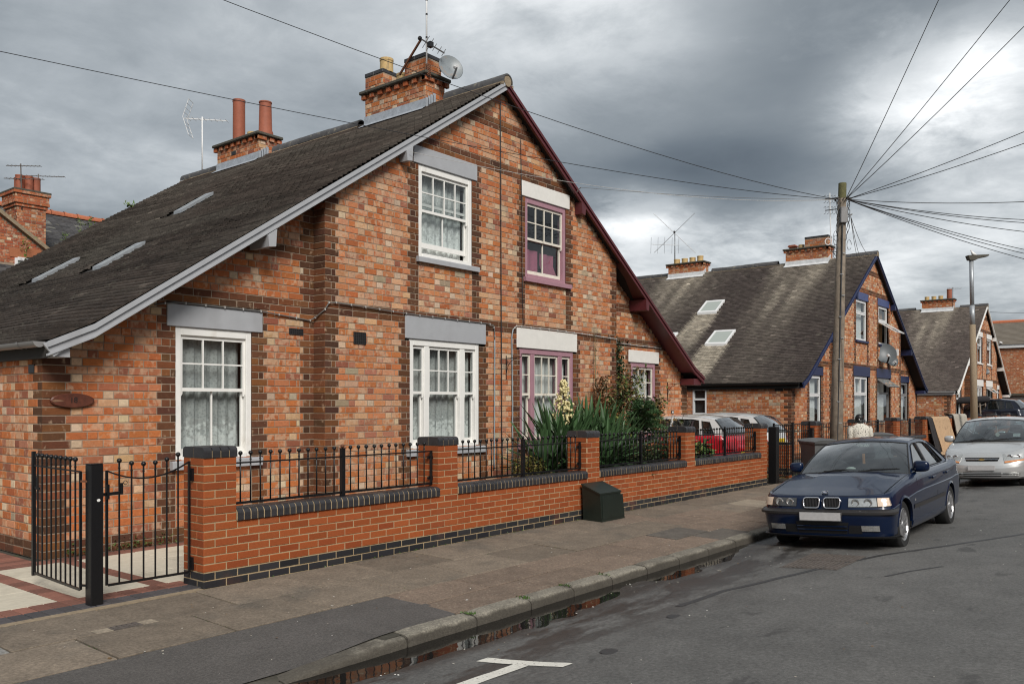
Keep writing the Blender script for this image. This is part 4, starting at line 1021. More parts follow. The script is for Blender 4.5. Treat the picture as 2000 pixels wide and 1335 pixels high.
def build_house(cx, style, label, group):
    house = empty('semi_detached_house', (cx, 9.25, 0), label, 'house', group)
    pal_w, pal_b = (ORANGE + LIGHT, LIGHT) if style == 1 else (ORANGE + LIGHT, LIGHT)
    hx = 7.05; bx = 3.61
    X = lambda r_: cx + r_
    under = lambda z: (APEX - 0.10 - z) / SLOPE
    ground_w = [(-5.59, -4.57, 0.95, 2.51, 'w'), (-2.06, -0.52, 0.95, 2.57, 'b'), (0.53, 2.12, 0.95, 2.57, 'b'), (4.57, 5.59, 0.95, 2.49, 'w')]
    up_w = [(-1.88, -0.69, 3.80, 5.17, 'b'), (0.68, 1.88, 3.80, 5.17, 'b')]
    lint = [(-5.70, -4.42, 2.51, 2.77, 'w'), (-2.16, -0.37, 2.57, 2.91, 'b'), (0.44, 2.22, 2.57, 2.91, 'b'), (4.46, 5.72, 2.49, 2.745, 'w'),
            (-1.99, -0.58, 5.17, 5.43, 'b'), (0.57, 1.98, 5.17, 5.43, 'b')]
    ops = lambda wh: [(X(a), X(b), c, d) for a, b, c, d, w_ in ground_w + up_w + lint if w_ == wh]
    def tooth(k, a, b=0.0): return 0.228 if k % 2 else 0.172
    def zones_w(k, z):
        out = []
        if k < 2: return [(cx - 9, cx + 9)]
        if k in (32, 33) or k in (40, 41): out.append((cx - 9, cx + 9))
        t = 0.228 if k % 2 else 0.172
        out += [(X(-hx), X(-hx) + (0.285 if k % 2 else 0.228)), (X(-bx) - t, X(-bx)), (X(bx), X(bx) + t), (X(hx) - t - .06, X(hx))]
        if z < 2.51:
            for a, b in ((-5.59, -4.57), (4.57, 5.59)): out += [(X(a) - t, X(a)), (X(b), X(b) + t)]
        else:
            for a, b in ((-5.59, -4.57), (4.57, 5.59)):
                if z < 2.8: out += [(X(a) - t, X(a)), (X(b), X(b) + t)]
        return out
    def zones_b(k, z):
        out = []
        if k < 2: return [(cx - 9, cx + 9)]
        if k in (32, 33, 62, 63, 70, 71): out.append((cx - 9, cx + 9))
        t = 0.228 if k % 2 else 0.172
        out += [(X(-bx), X(-bx) + (0.228 if k % 2 else 0.172)), (X(bx) - t, X(bx))]
        if z < 2.8:
            for a, b in ((-2.06, -0.52), (0.53, 2.12)): out += [(X(a) - t, X(a)), (X(b), X(b) + t)]
        elif z < 5.43:
            for a, b in ((-1.88, -0.69), (0.68, 1.88)): out += [(X(a) - t, X(a)), (X(b), X(b) + t)]
        return out
    n1, n2, n3 = (130, 140, 30) if style == 1 else (0, 0, 0)
    # left wing, bay, right wing
    bw = Brickwork('-Y', YW, CH)
    bw.courses(0, 5.6, lambda z: (X(-hx), X(-bx)) if z < 1 else (X(-min(hx, under(z))), X(-bx)) if under(z) > bx + 0.05 else None, ops('w'), zones_w, 0, ORANGE if style == 1 else pal_w)
    wall = bw.finish(house, 'wall', single=n1)
    bw = Brickwork('-Y', YW, CH)
    bw.courses(0, 5.6, lambda z: (X(bx), X(min(hx, under(z)))) if under(z) > bx + 0.05 else None, ops('w'), zones_w, 1, pal_w)
    bw.finish(house, 'wall')
    bb = Brickwork('-Y', YB, CH)
    bb.courses(0, 6.825, lambda z: (X(-min(bx, under(z))), X(min(bx, under(z)))) if under(z) > 0.12 else None, ops('b'), zones_b, 1, pal_b)
    bay = bb.finish(house, 'bay_wall', single=n2)
    # return of the bay, and the side wall under the eaves
    br = Brickwork('-X', X(-bx), CH)
    br.courses(0, 4.46, lambda z: (YB, YW), [], lambda k, z: [(YB, YW)], 0)
    br.finish(house, 'bay_return')
    b = MB(); b.add([(X(bx), YB, 0), (X(bx), YW, 0), (X(bx), YW, 4.4), (X(bx), YB, 4.4)], [(0, 1, 2, 3)]); b.build('bay_return', 'mortar', house)
    sw = Brickwork('-X', X(-hx), CH)
    sops = [(11.93, 12.40, 1.30, 2.09)] if style == 2 else []
    sw.courses(0, 2.19, lambda z: (YW, YEND), sops, lambda k, z: [(YW, YW + (0.228 if k % 2 else 0.11))] if k > 1 else [(0, 99)], 0, ORANGE + LIGHT)
    sw.finish(house, 'side_wall', single=n3)
    b = MB(); b.add([(X(hx), YW, 0), (X(hx), YEND, 0), (X(hx), YEND, 2.2), (X(hx), YW, 2.2)], [(0, 1, 2, 3)])
    b.add([(X(-hx), YEND - .01, 0), (X(hx), YEND - .01, 0), (X(hx), YEND - .01, 2.2), (X(0), YEND - .01, 6.8), (X(-hx), YEND - .01, 2.2)], [(4, 3, 2, 1, 0)])
    b.build('rear_wall', 'far_brick', house)
    # lintels
    lm = {1: ['grey_paint', 'grey_paint', 'lintel_white', 'lintel_white', 'grey_paint', 'lintel_white'], 2: ['navy_paint', 'navy_paint', 'navy_paint', 'navy_paint', 'blue_paint', 'blue_paint'], 3: ['white_paint'] * 6}[style]
    for (a, b_, c, d, w_), mt in zip(lint, lm):
        yf = YW if w_ == 'w' else YB
        q = MB(); q.cbox(X(a), X(b_), yf - 0.022, yf + 0.12, c, d, 0.006); o = q.build('lintel', mt, house)
        if style == 1: o['label'] = 'grey painted lintel' if mt == 'grey_paint' else 'white painted lintel'
    # windows
    if style == 1:
        for i, (a, b_, c, d, w_) in enumerate(ground_w):
            yf = YW if w_ == 'w' else YB; left = i < 2
            fm, sm = ('white_paint', 'white_paint') if left else ('mauve_paint', 'cream_paint')
            if w_ == 'w': L_ = [(X(a) + 0.075, X(b_) - 0.075, 3)]
            else:
                W_ = b_ - a; x = lambda t: X(a) + t * W_
                L_ = [(X(a) + 0.075, x(0.205), 1), (x(0.272), x(0.715), 3), (x(0.785), X(b_) - 0.075, 1)]
            slm = 'grey_paint' if left else 'mauve_paint'
            sash_window(house, X(a), X(b_), c, d, yf, L_, fm, sm, 1.78, 0.0, 'net' if left else 'curtain_white', sill=(slm, X(a) - 0.07, X(b_) + 0.12, 0.845, 0.95))
        (a, b_, c, d, _), (a2, b2, c2, d2, _) = up_w
        sash_window(house, X(a), X(b_), c, d, YB, [(X(a) + 0.075, X(b_) - 0.075, 4)], 'white_paint', 'white_paint', 4.50, 0.10, 'net_up', sill=('grey_paint', X(a) - 0.05, X(b_) + 0.12, 3.715, 3.80))
        sash_window(house, X(a2), X(b2), c2, d2, YB, [(X(a2) + 0.075, X(b2) - 0.075, 4)], 'mauve_paint', 'cream_paint', 4.47, 0.0, None, sill=('mauve_paint', X(a2) - 0.05, X(b2) + 0.12, 3.715, 3.80))
        w2 = [o for o in house.children if o.name.startswith('window')][-1]
        c = MB(); y_ = YB + 0.17
        c.grid([[(X(a2) + 0.1 + 0.05 * i, y_ + 0.02 * math.sin(i * 1.3), z) for i in range(10)] for z in (3.86, 4.1, 4.32)]); c.build('curtain', 'curtain_pink', w2, smooth=True)
        c = MB(); c.grid([[(X(a2) + 0.62 + 0.05 * i + (0.10 if z < 4.1 else 0), y_ + 0.02 * math.sin(i * 1.3), z) for i in range(9)] for z in (3.95, 4.1, 4.30)]); c.build('curtain', 'curtain_pink', w2, smooth=True)
        # wooden-edged drapes inside the mauve bay window
        w3 = [o for o in house.children if o.name.startswith('window')][2]
    else:
        fw = 'white_plastic'
        plain_window(house, X(-5.59), X(-4.57), 0.95, 2.51, YW, fw, 1, 0.60)
        plain_window(house, X(-2.0), X(-0.58), 0.95, 2.57, YB, fw, 2, 0.62)
        plain_window(house, X(0.60), X(2.08), 0.95, 2.57, YB, fw if style == 3 else 'grey_plastic', 2 if style == 2 else 1, 0.66, open_top=True)
        plain_window(house, X(4.57), X(5.59), 0.95, 2.49, YW, fw if style == 3 else 'grey_plastic', 1, 0.66)
        plain_window(house, X(-1.88), X(-0.69), 3.80, 5.17, YB, fw, 1, 0.66, sill='navy_paint' if style == 2 else 'white_paint')
        plain_window(house, X(0.72), X(1.84), 3.80, 5.17, YB, fw, 1, 0.60, open_low=(style == 2), cur='curtain_brown' if style == 2 else 'curtain_white', sill='navy_paint' if style == 2 else 'white_paint')
        if style == 2:
            f = MB(); xw = X(-hx); y0, y1, z0, z1 = 11.93, 12.40, 1.30, 2.09
            for q in ((y0, y0 + 0.05, z0, z1), (y1 - 0.05, y1, z0, z1), (y0 + .05, y1 - .05, z0, z0 + 0.05), (y0 + .05, y1 - .05, z1 - 0.05, z1), (y0 + .05, y1 - .05, 1.74, 1.80)):
                f.box(xw - 0.01, xw + 0.08, q[0], q[1], q[2], q[3])
            wn_ = f.build('window', 'white_plastic', house)
            for za, zb in ((1.35, 1.74), (1.80, 2.04)):
                p = MB(); p.add([(xw + 0.03, y0 + .05, za), (xw + 0.03, y1 - .05, za), (xw + 0.03, y1 - .05, zb), (xw + 0.03, y0 + .05, zb)], [(3, 2, 1, 0)]); p.build('pane', 'pane_glass', wn_)
            r = MB(); r.box(xw + 0.10, xw + 0.8, y0 - 0.2, y1 + 0.2, z0 - 0.2, z1 + 0.05); r.build('room_lining', 'room', wn_)
    # ---------------------------------------------------------- roof
    sky_l = [(2.25, 2.98, 13.55, 14.3), (4.20, 4.98, 12.25, 13.02), (4.2, 4.98, 14.42, 15.15)] if style < 3 else []
    deck = MB()
    for sg in (-1, 1):
        rows = []
        for ax in [7.12, 6.7, 6, 5, 4, 3, 2, 1, 0.0]:
            rows.append([(cx + sg * ax, y, zprof(ax) + roof_wave(cx, ax, y) - 0.035) for y in np.linspace(YBARGE + 0.02, YEND + 0.1, 24)])
        deck.grid(rows, flip=(sg < 0))
        rows = [[(p[0], p[1], p[2] - 0.07) for p in r] for r in rows]
        deck.grid(rows, flip=(sg > 0))
        deck.add([(cx + sg * 7.12, YBARGE + .02, zprof(7.12) - .035), (cx + sg * 7.12, YEND + .1, zprof(7.12) - .035), (cx + sg * 7.12, YEND + .1, zprof(7.12) - .105), (cx + sg * 7.12, YBARGE + .02, zprof(7.12) - .105)], [(0, 1, 2, 3), (3, 2, 1, 0)])
    roof = deck.build('roof', 'roof_felt', house)
    gauge, tw = 0.1, 0.168; smax = SS[-1] - 0.06; nc = int(smax / gauge); tiles = []
    jy = 0.0
    for k in range(nc + 1):
        s0 = k * gauge; s1 = min(SS[-1], s0 + gauge * 1.25)
        a0, a1 = ax_of(s0), ax_of(s1); off = (k % 2) * tw / 2
        y = YBARGE + 0.01 - off * 0 ; j = 0
        yy = YBARGE + 0.01
        first = True
        while yy < YEND + 0.08:
            wdt = tw if not (first and k % 2) else tw / 2
            first = False
            ym = yy + wdt / 2
            am = (a0 + a1) / 2
            if any(q[0] - 0.02 < am < q[1] + 0.02 and q[2] < ym < q[3] for q in sky_l): yy += wdt; continue
            if am < 0.24 and (10.5 < ym < 12.05 or 15.42 < ym < 16.97): yy += wdt; continue
            w1 = min(yy + wdt - 0.004, YEND + 0.1)
            lift = 0.024 + random.uniform(-0.0025, 0.0025) + 0.004 * vnoise(ym * 0.9, k * 3.7); tl = random.uniform(-0.0012, 0.0012)
            dr = random.uniform(-0.002, 0.002) + 0.006 * vnoise(ym * 0.8, k * 5.1)
            za, zb = zprof(a0 + dr) + roof_wave(cx, a0, ym), zprof(a1) + roof_wave(cx, a1, ym)
            V = [(cx - a0 - dr, yy, za + lift + tl), (cx - a0 - dr, w1, za + lift - tl), (cx - a1, w1, zb - 0.004), (cx - a1, yy, zb - 0.004), (cx - a0 - dr, yy, za - 0.012), (cx - a0 - dr, w1, za - 0.012)]
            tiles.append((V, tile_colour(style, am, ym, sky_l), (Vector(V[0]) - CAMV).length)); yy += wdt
    TF = [(0, 3, 2, 1), (4, 0, 1, 5)]
    TF = [(0, 3, 2, 1)[::1], (0, 1, 5, 4)]
    solo = set()
    if style == 1:
        order = sorted(range(len(tiles)), key=lambda i: tiles[i][2]); solo = set(order[:300])
    rest = MB()
    for i, (V, c, d) in enumerate(tiles):
        if i in solo:
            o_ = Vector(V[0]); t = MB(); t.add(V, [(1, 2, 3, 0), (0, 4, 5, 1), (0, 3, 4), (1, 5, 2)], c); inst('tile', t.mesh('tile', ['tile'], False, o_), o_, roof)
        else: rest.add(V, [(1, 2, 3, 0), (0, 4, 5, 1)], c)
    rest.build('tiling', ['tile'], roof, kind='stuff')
    far = MB()
    for k in range(nc + 1):
        a0, a1 = ax_of(k * gauge), ax_of(min(SS[-1], k * gauge + gauge * 1.25))
        za, zb = zprof(a0), zprof(a1)
        far.add([(cx + a0, YBARGE, za + 0.013), (cx + a1, YBARGE, zb - .004), (cx + a1, YEND + .1, zb - .004), (cx + a0, YEND + .1, za + .013), (cx + a0, YBARGE, za - .012), (cx + a0, YEND + .1, za - .012)], [(0, 3, 2, 1), (4, 5, 3, 0), (0, 1, 4)], (0.055, 0.046, 0.04, 0))
    far.build('tiling', ['tile'], roof, kind='stuff')
    # ridge tiles
    rb = MB(); pr = [(0.125 * math.cos(t), 0.125 * math.sin(t)) for t in np.linspace(-0.25, math.pi + 0.25, 12)]
    rb.grid([[(p[0], 0.0, p[1]) for p in pr], [(p[0], 0.445, p[1]) for p in pr]], flip=False)
    rb.grid([[(p[0] * 0.8, 0.0, p[1] * 0.8) for p in pr], [(p[0], 0.0, p[1]) for p in pr]], flip=False)
    rme = rb.mesh('ridge_tile', ['ridge']); rme.polygons.foreach_set('use_smooth', [True] * len(rme.polygons)); rme.set_sharp_from_angle(angle=R(50))
    bed = MB()
    y = YBARGE - 0.03
    while y < YEND - 0.2:
        if not (10.3 < y + 0.22 < 12.2 or 15.2 < y + 0.22 < 17.1):
            inst('ridge_tile', rme, (cx + random.uniform(-.006, .006), y, APEX - 0.025 + random.uniform(-.006, .006) + roof_wave(cx, 0.6, y)), roof, rot=(random.uniform(-.008, .008), 0, 0))
            for sg in (-1, 1):
                bed.bar((cx + sg * 0.125, y, APEX - 0.085 + random.uniform(-.008, .004)), (cx + sg * 0.125, y + 0.45, APEX - 0.085 + random.uniform(-.008, .004)), 0.03, 0.045)
        y += 0.45
    bed.build('ridge_bedding', 'bedding', roof)
    e = MB(); e.lathe([(0.001, 0), (0.088, 0), (0.088, 0.05), (0.001, 0.05)], (cx, YBARGE - 0.028, APEX - 0.03), 16, 'y'); e.build('ridge_end', 'bedding', roof)
    # skylights, standing a few centimetres proud of the tiles
    for (a0, a1, y0, y1) in sky_l:
        sk = MB(); up = 0.07 if style != 1 else 0.034; y0, y1 = (y0, y1) if style != 1 else (y0 + 0.22, y1 - 0.26); a0, a1 = (a0, a1) if style != 1 else (a0 + 0.06, a1 - 0.06)
        q = lambda ax, y, h: (cx - ax, y, zprof(ax) + h + roof_wave(cx, ax, y))
        def rim(aa, ab, ya, yb):
            sk.add([q(aa, ya, -0.02), q(aa, yb, -0.02), q(ab, yb, -0.02), q(ab, ya, -0.02), q(aa, ya, up), q(aa, yb, up), q(ab, yb, up), q(ab, ya, up)], [(0, 1, 5, 4), (1, 2, 6, 5), (2, 3, 7, 6), (3, 0, 4, 7), (4, 5, 6, 7), (3, 2, 1, 0)])
        rim(a0, a0 + 0.07, y0, y1); rim(a1 - 0.07, a1, y0, y1); rim(a0 + .07, a1 - .07, y0, y0 + 0.07); rim(a0 + .07, a1 - .07, y1 - 0.07, y1)
        sk_o = sk.build('skylight', 'white_plastic' if style != 1 else 'galv', roof)
        p = MB(); hh = up - 0.02; p.add([q(a0 + .07, y0 + .07, hh), q(a0 + .07, y1 - .07, hh), q(a1 - .07, y1 - .07, hh), q(a1 - .07, y0 + .07, hh)], [(0, 1, 2, 3)])
        o = p.build('skylight_pane', 'skylight_pane' if 'skylight_pane' in MATS else 'skylight_glass', roof); o.data.flip_normals() if o.data.polygons[0].normal.z < 0 else None
        if style == 9:
            p = MB(); p.add([q(a1, y0 - .02, 0.03), q(a1, y1 + .02, 0.03), q(a1 + 0.22, y1 + .02, 0.022), q(a1 + 0.22, y0 - .02, 0.022)], [(0, 1, 2, 3)]); p.build('skylight_apron', 'lead', roof)
    # bargeboards with a capping fillet; soffit end boxes
    bm_ = {1: ('grey_paint', 'maroon_paint'), 2: ('navy_paint', 'navy_paint'), 3: ('white_paint', 'white_paint')}[style]
    for sg, mt in ((-1, bm_[0]), (1, bm_[1])):
        for (d0, d1, ya, yb, nm) in ((0.028, 0.152, YBARGE, YBARGE + 0.03, 'bargeboard'), (0.020, 0.078, YBARGE - 0.022, YBARGE - 0.001, 'barge_fillet'), (0.144, 0.164, YBARGE - 0.012, YBARGE + 0.032, 'barge_bead')):
            pa = [7.20 if nm == 'bargeboard' else 7.16, 6.95, 6.7, 5, 3, 1, 0.0]
            b = MB(); V = []
            for ax in pa:
                for dd in (d0, d1):
                    ext = (0.10 if ax > 7.1 else 0) if nm == 'bargeboard' and dd == d1 else 0
                    for y in (ya, yb): V.append((cx + sg * max(0.0006, ax - ext), y, zprof(ax) - dd))
            n = len(pa); F = []
            for i in range(n - 1):
                a = i * 4; c = a + 4
                F += [(a, c, c + 2, a + 2), (a + 1, a + 3, c + 3, c + 1), (a, a + 1, c + 1, c), (a + 2, c + 2, c + 3, a + 3)]
            F += [(0, 2, 3, 1)]
            if sg > 0: F = [f[::-1] for f in F]
            b.add(V, F); o = b.build(nm, mt, house)
            if style == 1 and nm == 'bargeboard': o['label'] = 'grey painted bargeboard' if sg < 0 else 'maroon painted bargeboard'
        for (ax, z, yw) in ((4.55, 3.60, YW), (2.22, 5.17, YB)):
            b = MB(); b.prism([(cx + sg * (ax - 0.065), z + 0.16), (cx + sg * (ax + 0.065), z + 0.07), (cx + sg * (ax + 0.05), z - 0.07), (cx + sg * (ax - 0.05), z - 0.055)], 'y', YBARGE + 0.032 - 0.055, yw - 0.01)
            b.build('purlin_end', mt, house)
        b = MB(); b.box(cx + sg * 6.70, cx + sg * 7.06, YBARGE + 0.034, YW - 0.012, 2.05, 2.19) if sg > 0 else b.box(cx + sg * 7.06, cx + sg * 6.93, YBARGE + 0.034, YW - 0.012, 2.08, 2.17); b.build('eaves_box', mt, house)
        # soffit painted like the bargeboard
        b = MB(); b.grid([[(cx + sg * ax, y, zprof(ax) - 0.112) for y in (YBARGE + 0.03, YW - 0.01)] for ax in (6.72, 6, 5, 4, 3.62)], flip=(sg < 0)); b.grid([[(cx + sg * ax, y, zprof(ax) - 0.114) for y in (YBARGE + 0.03, YW - 0.01)] for ax in (6.72, 6, 5, 4, 3.62)], flip=(sg > 0)); b.build('soffit', mt if style == 1 and sg > 0 else 'roof_felt', house)
    # gutter and fascia on the left eaves
    gm = {1: 'grey_plastic', 2: 'black_plastic', 3: 'white_plastic'}[style]
    gt = MB(); hp = [(0.058 * math.cos(t), 0.058 * math.sin(t)) for t in np.linspace(math.pi, 2 * math.pi, 9)]
    gx, gz = cx - 7.19, zprof(7.12) - 0.035
    ga, gb = 8.98, YEND
    gt.grid([[(gx + p[0], ga, gz + p[1]) for p in hp], [(gx + p[0], gb, gz + p[1] - 0.0) for p in hp]]); gt.grid([[(gx + p[0] * .93, ga, gz + p[1] * .93 + .002) for p in hp], [(gx + p[0] * .93, gb, gz + p[1] * .93 + .002) for p in hp]], flip=True)
    gt.add([(gx + p[0], ga, gz + p[1]) for p in hp], [tuple(range(9))]); gt.add([(gx + p[0], ga - 0.004, gz + p[1]) for p in hp], [tuple(range(8, -1, -1))])
    gto = gt.build('gutter', gm, house); smooth_shade(gto, 40)
    for k in range(6):
        y = 9.35 + k * 0.85; b = MB(); hp2 = [(0.066 * math.cos(t), 0.066 * math.sin(t)) for t in np.linspace(math.pi * 0.97, 2.03 * math.pi, 9)]
        b.grid([[(gx + p[0], y, gz + p[1]) for p in hp2], [(gx + p[0], y + 0.03, gz + p[1]) for p in hp2]]); b.build('gutter_bracket', gm, gto)
    b = MB(); b.box(cx - 7.125, cx - 7.10, 9.0, YEND, 2.07, 2.235); b.build('fascia', 'roof_felt' if style < 3 else 'white_plastic', house)
    b = MB(); b.box(cx - 7.10, cx - 7.051, YW, YEND, 2.07, 2.10); b.build('soffit', 'roof_felt', house)
    # ---------------------------------------------------------- chimneys
    ld = 'lead' if style == 1 else 'pale_lead'
    c1 = chimney(house, cx, 10.49, 12.06, 6.77, 7.335, ld)
    c2 = chimney(house, cx, 15.42, 16.97, 6.74, 7.28, ld)
    if style in (1, 2):
        blocks = [(10.54, 11.05, 7.40, 7.71), (11.62, 12.10, 7.40, 7.70)] if style == 1 else [(10.50, 11.35, 7.40, 7.72)]
        for (ya, yb, za, zb) in blocks:
            b = MB(); tb = MB()
            b.box(cx - 0.20, cx + 0.20, ya, yb, za, zb)
            for face, pl, u0, u1 in (('-X', cx - 0.20, ya, yb), ('-Y', ya, cx - 0.20, cx + 0.20)):
                q = Brickwork(face, pl); q.courses(za, zb - 0.02, lambda z_: (u0, u1), [], lambda k, z_: [], 0, ORANGE); 
                for it in q.items: q.solid(tb, it)
            b.build('flue_block', 'mortar', c1); tb.build('flue_brickwork', ['brick'], c1, kind='stuff')
        for (ya, yb, za, zb) in blocks:
            q = MB(); y = ya - 0.012
            n = max(2, int((yb - ya) / 0.22)); st = (yb - ya + 0.024) / n
            for k in range(n): q.cbox(cx - 0.213, cx + 0.213, y + k * st + 0.003, y + (k + 1) * st - 0.003, zb - 0.02, zb + 0.05, 0.006)
            q.build('flue_coping', 'blue_brick', c1)
    if style == 1:
        pot(c1, cx - 0.02, 11.72, 7.74, 0.25, 0.125, 'buff_pot'); pot(c1, cx, 11.30, 7.39, 0.22, 0.12, 'buff_pot')
        pot(c2, cx, 16.50, 7.33, 0.98, 0.135, 'red_pot'); pot(c2, cx, 15.52, 7.33, 0.72, 0.14, 'red_pot', True); pot(c2, cx, 15.98, 7.33, 0.16, 0.115, 'buff_pot')
        b = MB(); b.cbox(cx - 0.247, cx - 0.23, 16.25, 16.42, 7.02, 7.10); b.build('air_brick', 'black_plastic', c2)
    elif style == 2:
        pot(c1, cx, 11.55, 7.39, 0.15, 0.11, 'buff_pot'); 
        b = MB(); b.box(cx - 0.09, cx + 0.09, 11.75, 11.98, 7.39, 7.49); b.prism([(11.70, 7.49), (12.03, 7.49), (11.98, 7.56), (11.75, 7.56)], 'x', cx - 0.14, cx + 0.14); b.build('chimney_pot', 'red_pot', c1)
        for k, y in enumerate((16.70, 16.35, 16.0, 15.66)): pot(c2, cx, y, 7.33, 0.22 + 0.03 * (k == 3), 0.125, 'buff_pot')
    else:
        for k, y in enumerate((11.85, 11.5, 11.15)): pot(c1, cx, y, 7.38, 0.22, 0.12, 'buff_pot')
        pot(c1, cx, 10.72, 7.38, 0.55, 0.13, 'red_pot')
        pot(c2, cx, 16.4, 7.33, 0.2, 0.12, 'buff_pot')
    return house

H1 = build_house(10.81, 1, 'near red brick pair under one gable, left half trimmed grey, right half maroon and mauve', 'gabled pairs of brick houses along the street')
# air bricks, service cables and house numbers of the near house
def vent(x0, x1, z0, z1, y):
    b = MB(); b.cbox(x0, x1, y - 0.012, y + 0.01, z0, z1, 0.003); o = b.build('air_brick', 'black_plastic', H1)
    g_ = MB()
    nx = 6; nz = max(1, int((z1 - z0) / 0.035))
    for i in range(nx + 1): xx = lerp(x0 + 0.006, x1 - 0.006, i / nx); g_.box(xx - 0.005, xx + 0.005, y - 0.018, y - 0.012, z0 + .003, z1 - .003)
    for j in range(nz + 1): zz = lerp(z0 + 0.006, z1 - 0.006, j / nz); g_.box(x0 + .003, x1 - .003, y - 0.0175, y - 0.0125, zz - 0.004, zz + 0.004)
    g_.build('grille', 'moulding', o)
vent(6.80, 7.02, 2.515, 2.60, YW); vent(7.68, 7.90, 2.43, 2.60, YB)
b = MB(); b.cbox(3.745, 3.765, 9.42, 9.56, 1.93, 2.02); b.build('air_brick', 'black_plastic', H1)
def run_cable(name, pts, r, mt, clips=True):
    b = MB(); P = []
    for i in range(len(pts) - 1):
        n = max(2, int((Vector(pts[i + 1]) - Vector(pts[i])).length / 0.12))
        for k in range(n): t = k / n; p = Vector(pts[i]).lerp(Vector(pts[i + 1]), t); p.z += 0.006 * vnoise(p.x * 4, p.z * 3 + 7); P.append(p)
    P.append(Vector(pts[-1])); b.tube(P, r, 6); o = b.build(name, mt, H1, smooth=True)
    if clips:
        c = MB()
        for p in P[1::2]: c.box(p.x - 0.006, p.x + 0.006, p.y - 0.012, p.y + 0.012, p.z - 0.012, p.z + 0.016)
        c.build('cable_clip', 'cable_pale', o)
    return o
yw, yb = YW - 0.022, YB - 0.032
run_cable('service_cable', [(4.95, yw, 2.735), (5.2, yw - .012, 2.785), (6.35, yw - .012, 2.775), (6.9, yw, 2.735), (7.12, yw, 2.72), (7.17, yw - .05, 2.76), (7.19, yb + .02, 2.86), (7.24, yb, 2.955), (7.36, yb, 2.965), (8.0, yb, 2.945), (8.65, yb, 2.925), (9.6, yb, 2.915), (10.44, yb, 2.915), (10.60, yb, 2.90), (10.64, yb, 2.82), (10.645, yb, 2.62)], 0.0095, 'cable_grey')
run_cable('conduit', [(10.645, yb, 2.66), (10.64, yb, 1.6), (10.63, yb, 0.55)], 0.0115, 'conduit', False)
run_cable('conduit', [(11.10, yb, 0.1), (11.11, yb, 1.6), (11.09, yb, 2.74), (11.12, yb, 2.86)], 0.0115, 'conduit', False)
run_cable('service_cable', [(11.12, yb, 2.86), (11.22, yb, 2.93), (12.0, yb, 2.935), (13.05, yb, 2.925), (14.38, yb, 2.90), (14.42, yb + .03, 2.87), (14.5, yw, 2.86), (15.2, yw, 2.85), (16.6, yw, 2.84)], 0.0085, 'cable_pale')
run_cable('downlead', [(10.79, yb, 6.6), (10.80, yb, 5.2), (10.81, yb, 3.6), (10.82, yb, 2.4), (10.83, yb, 0.3)], 0.0085, 'cable', False)
run_cable('downlead', [(11.33, yb, 6.12), (11.36, yb, 5.0), (11.37, yb, 3.9), (11.40, yb, 2.93)], 0.006, 'cable', False)
# oval timber name board
pq = empty('name_plaque', (4.05, YW - 0.02, 1.645), 'oval brown wooden board numbered 18 screwed to the brick wall', 'house sign')
b = MB(); n = 28; A_, B_ = 0.225, 0.076
ring = lambda s_, y: [(4.05 + A_ * s_ * math.cos(t), y, 1.645 + B_ * s_ * math.sin(t)) for t in np.linspace(0, 2 * math.pi, n, endpoint=False)]
b.grid([ring(1, YW - 0.01), ring(1, YW - 0.034), ring(0.93, YW - 0.042)], closed=True, flip=True); b.add(ring(0.93, YW - 0.042), [tuple(range(n))[::-1][::-1]])
o = b.build('board', 'plaque_wood', pq)
for ch_, xx in (('1', 4.035), ('8', 4.075)):
    cu = bpy.data.curves.new('digit', 'FONT'); cu.body = ch_; cu.size = 0.082; cu.extrude = 0.002; cu.align_x = 'CENTER'
    t = bpy.data.objects.new('digit', cu); COL.objects.link(t); bpy.context.view_layer.update()
    me = bpy.data.meshes.new_from_object(t.evaluated_get(bpy.context.evaluated_depsgraph_get())); bpy.data.objects.remove(t)
    me.materials.clear(); me.materials.append(MATS['print_black'])
    inst('digit', me, (xx, YW - 0.0445, 1.622), pq, rot=(R(90), 0, 0))
b = MB(); b.prism([(3.835, 1.64), (3.87, 1.655), (3.93, 1.648), (3.96, 1.64), (3.90, 1.632), (3.86, 1.628)], 'y', YW - 0.0445, YW - 0.040); b.build('bark_edge', 'plaque_edge', pq)
nb = MB(); nb.cbox(17.10, 17.22, YW - 0.02, YW - 0.008, 1.40, 1.47, 0.003); no = nb.build('number_plate', 'black_plastic', None); tag(no, 'small black and white house number tile beside the maroon gable foot', 'house number')
b = MB(); b.box(17.12, 17.15, YW - 0.023, YW - 0.0205, 1.415, 1.455); b.box(17.17, 17.20, YW - 0.023, YW - 0.0205, 1.415, 1.455); b.build('digit', 'white_paint', no)
# hanging basket brackets
def basket_bracket(x, z, y, label):
    e = empty('basket_bracket', (x, y, z), label, 'bracket', 'hanging basket brackets on the near house')
    b = MB(); b.tube([(x, y - 0.012, z - 0.28), (x, y - 0.012, z + 0.12)], 0.007); b.tube([(x, y - 0.012, z + 0.07), (x + 0.02, y - 0.30, z + 0.085), (x + 0.02, y - 0.33, z + 0.12), (x + 0.02, y - 0.31, z + 0.14)], 0.006)
    b.build('arm', 'black_paint', e)
    b = MB(); P = [(x + 0.01, y - 0.012 - 0.25 * (1 - math.cos(t)) , z - 0.17 + 0.24 * math.sin(t)) for t in np.linspace(0, 1.45, 9)]; b.tube(P, 0.005)
    b.tube([(x, y - 0.02 - 0.03 * (1 + math.cos(t)), z - 0.02 + 0.03 * math.sin(t)) for t in np.linspace(0, 5.5, 12)], 0.004); b.build('scroll', 'black_paint', e)
basket_bracket(10.96, 2.30, YB - .007, 'black iron basket bracket beside the mauve bay window'); basket_bracket(16.92, 1.98, YW - .007, 'black iron basket bracket near the right end of the gable wall')
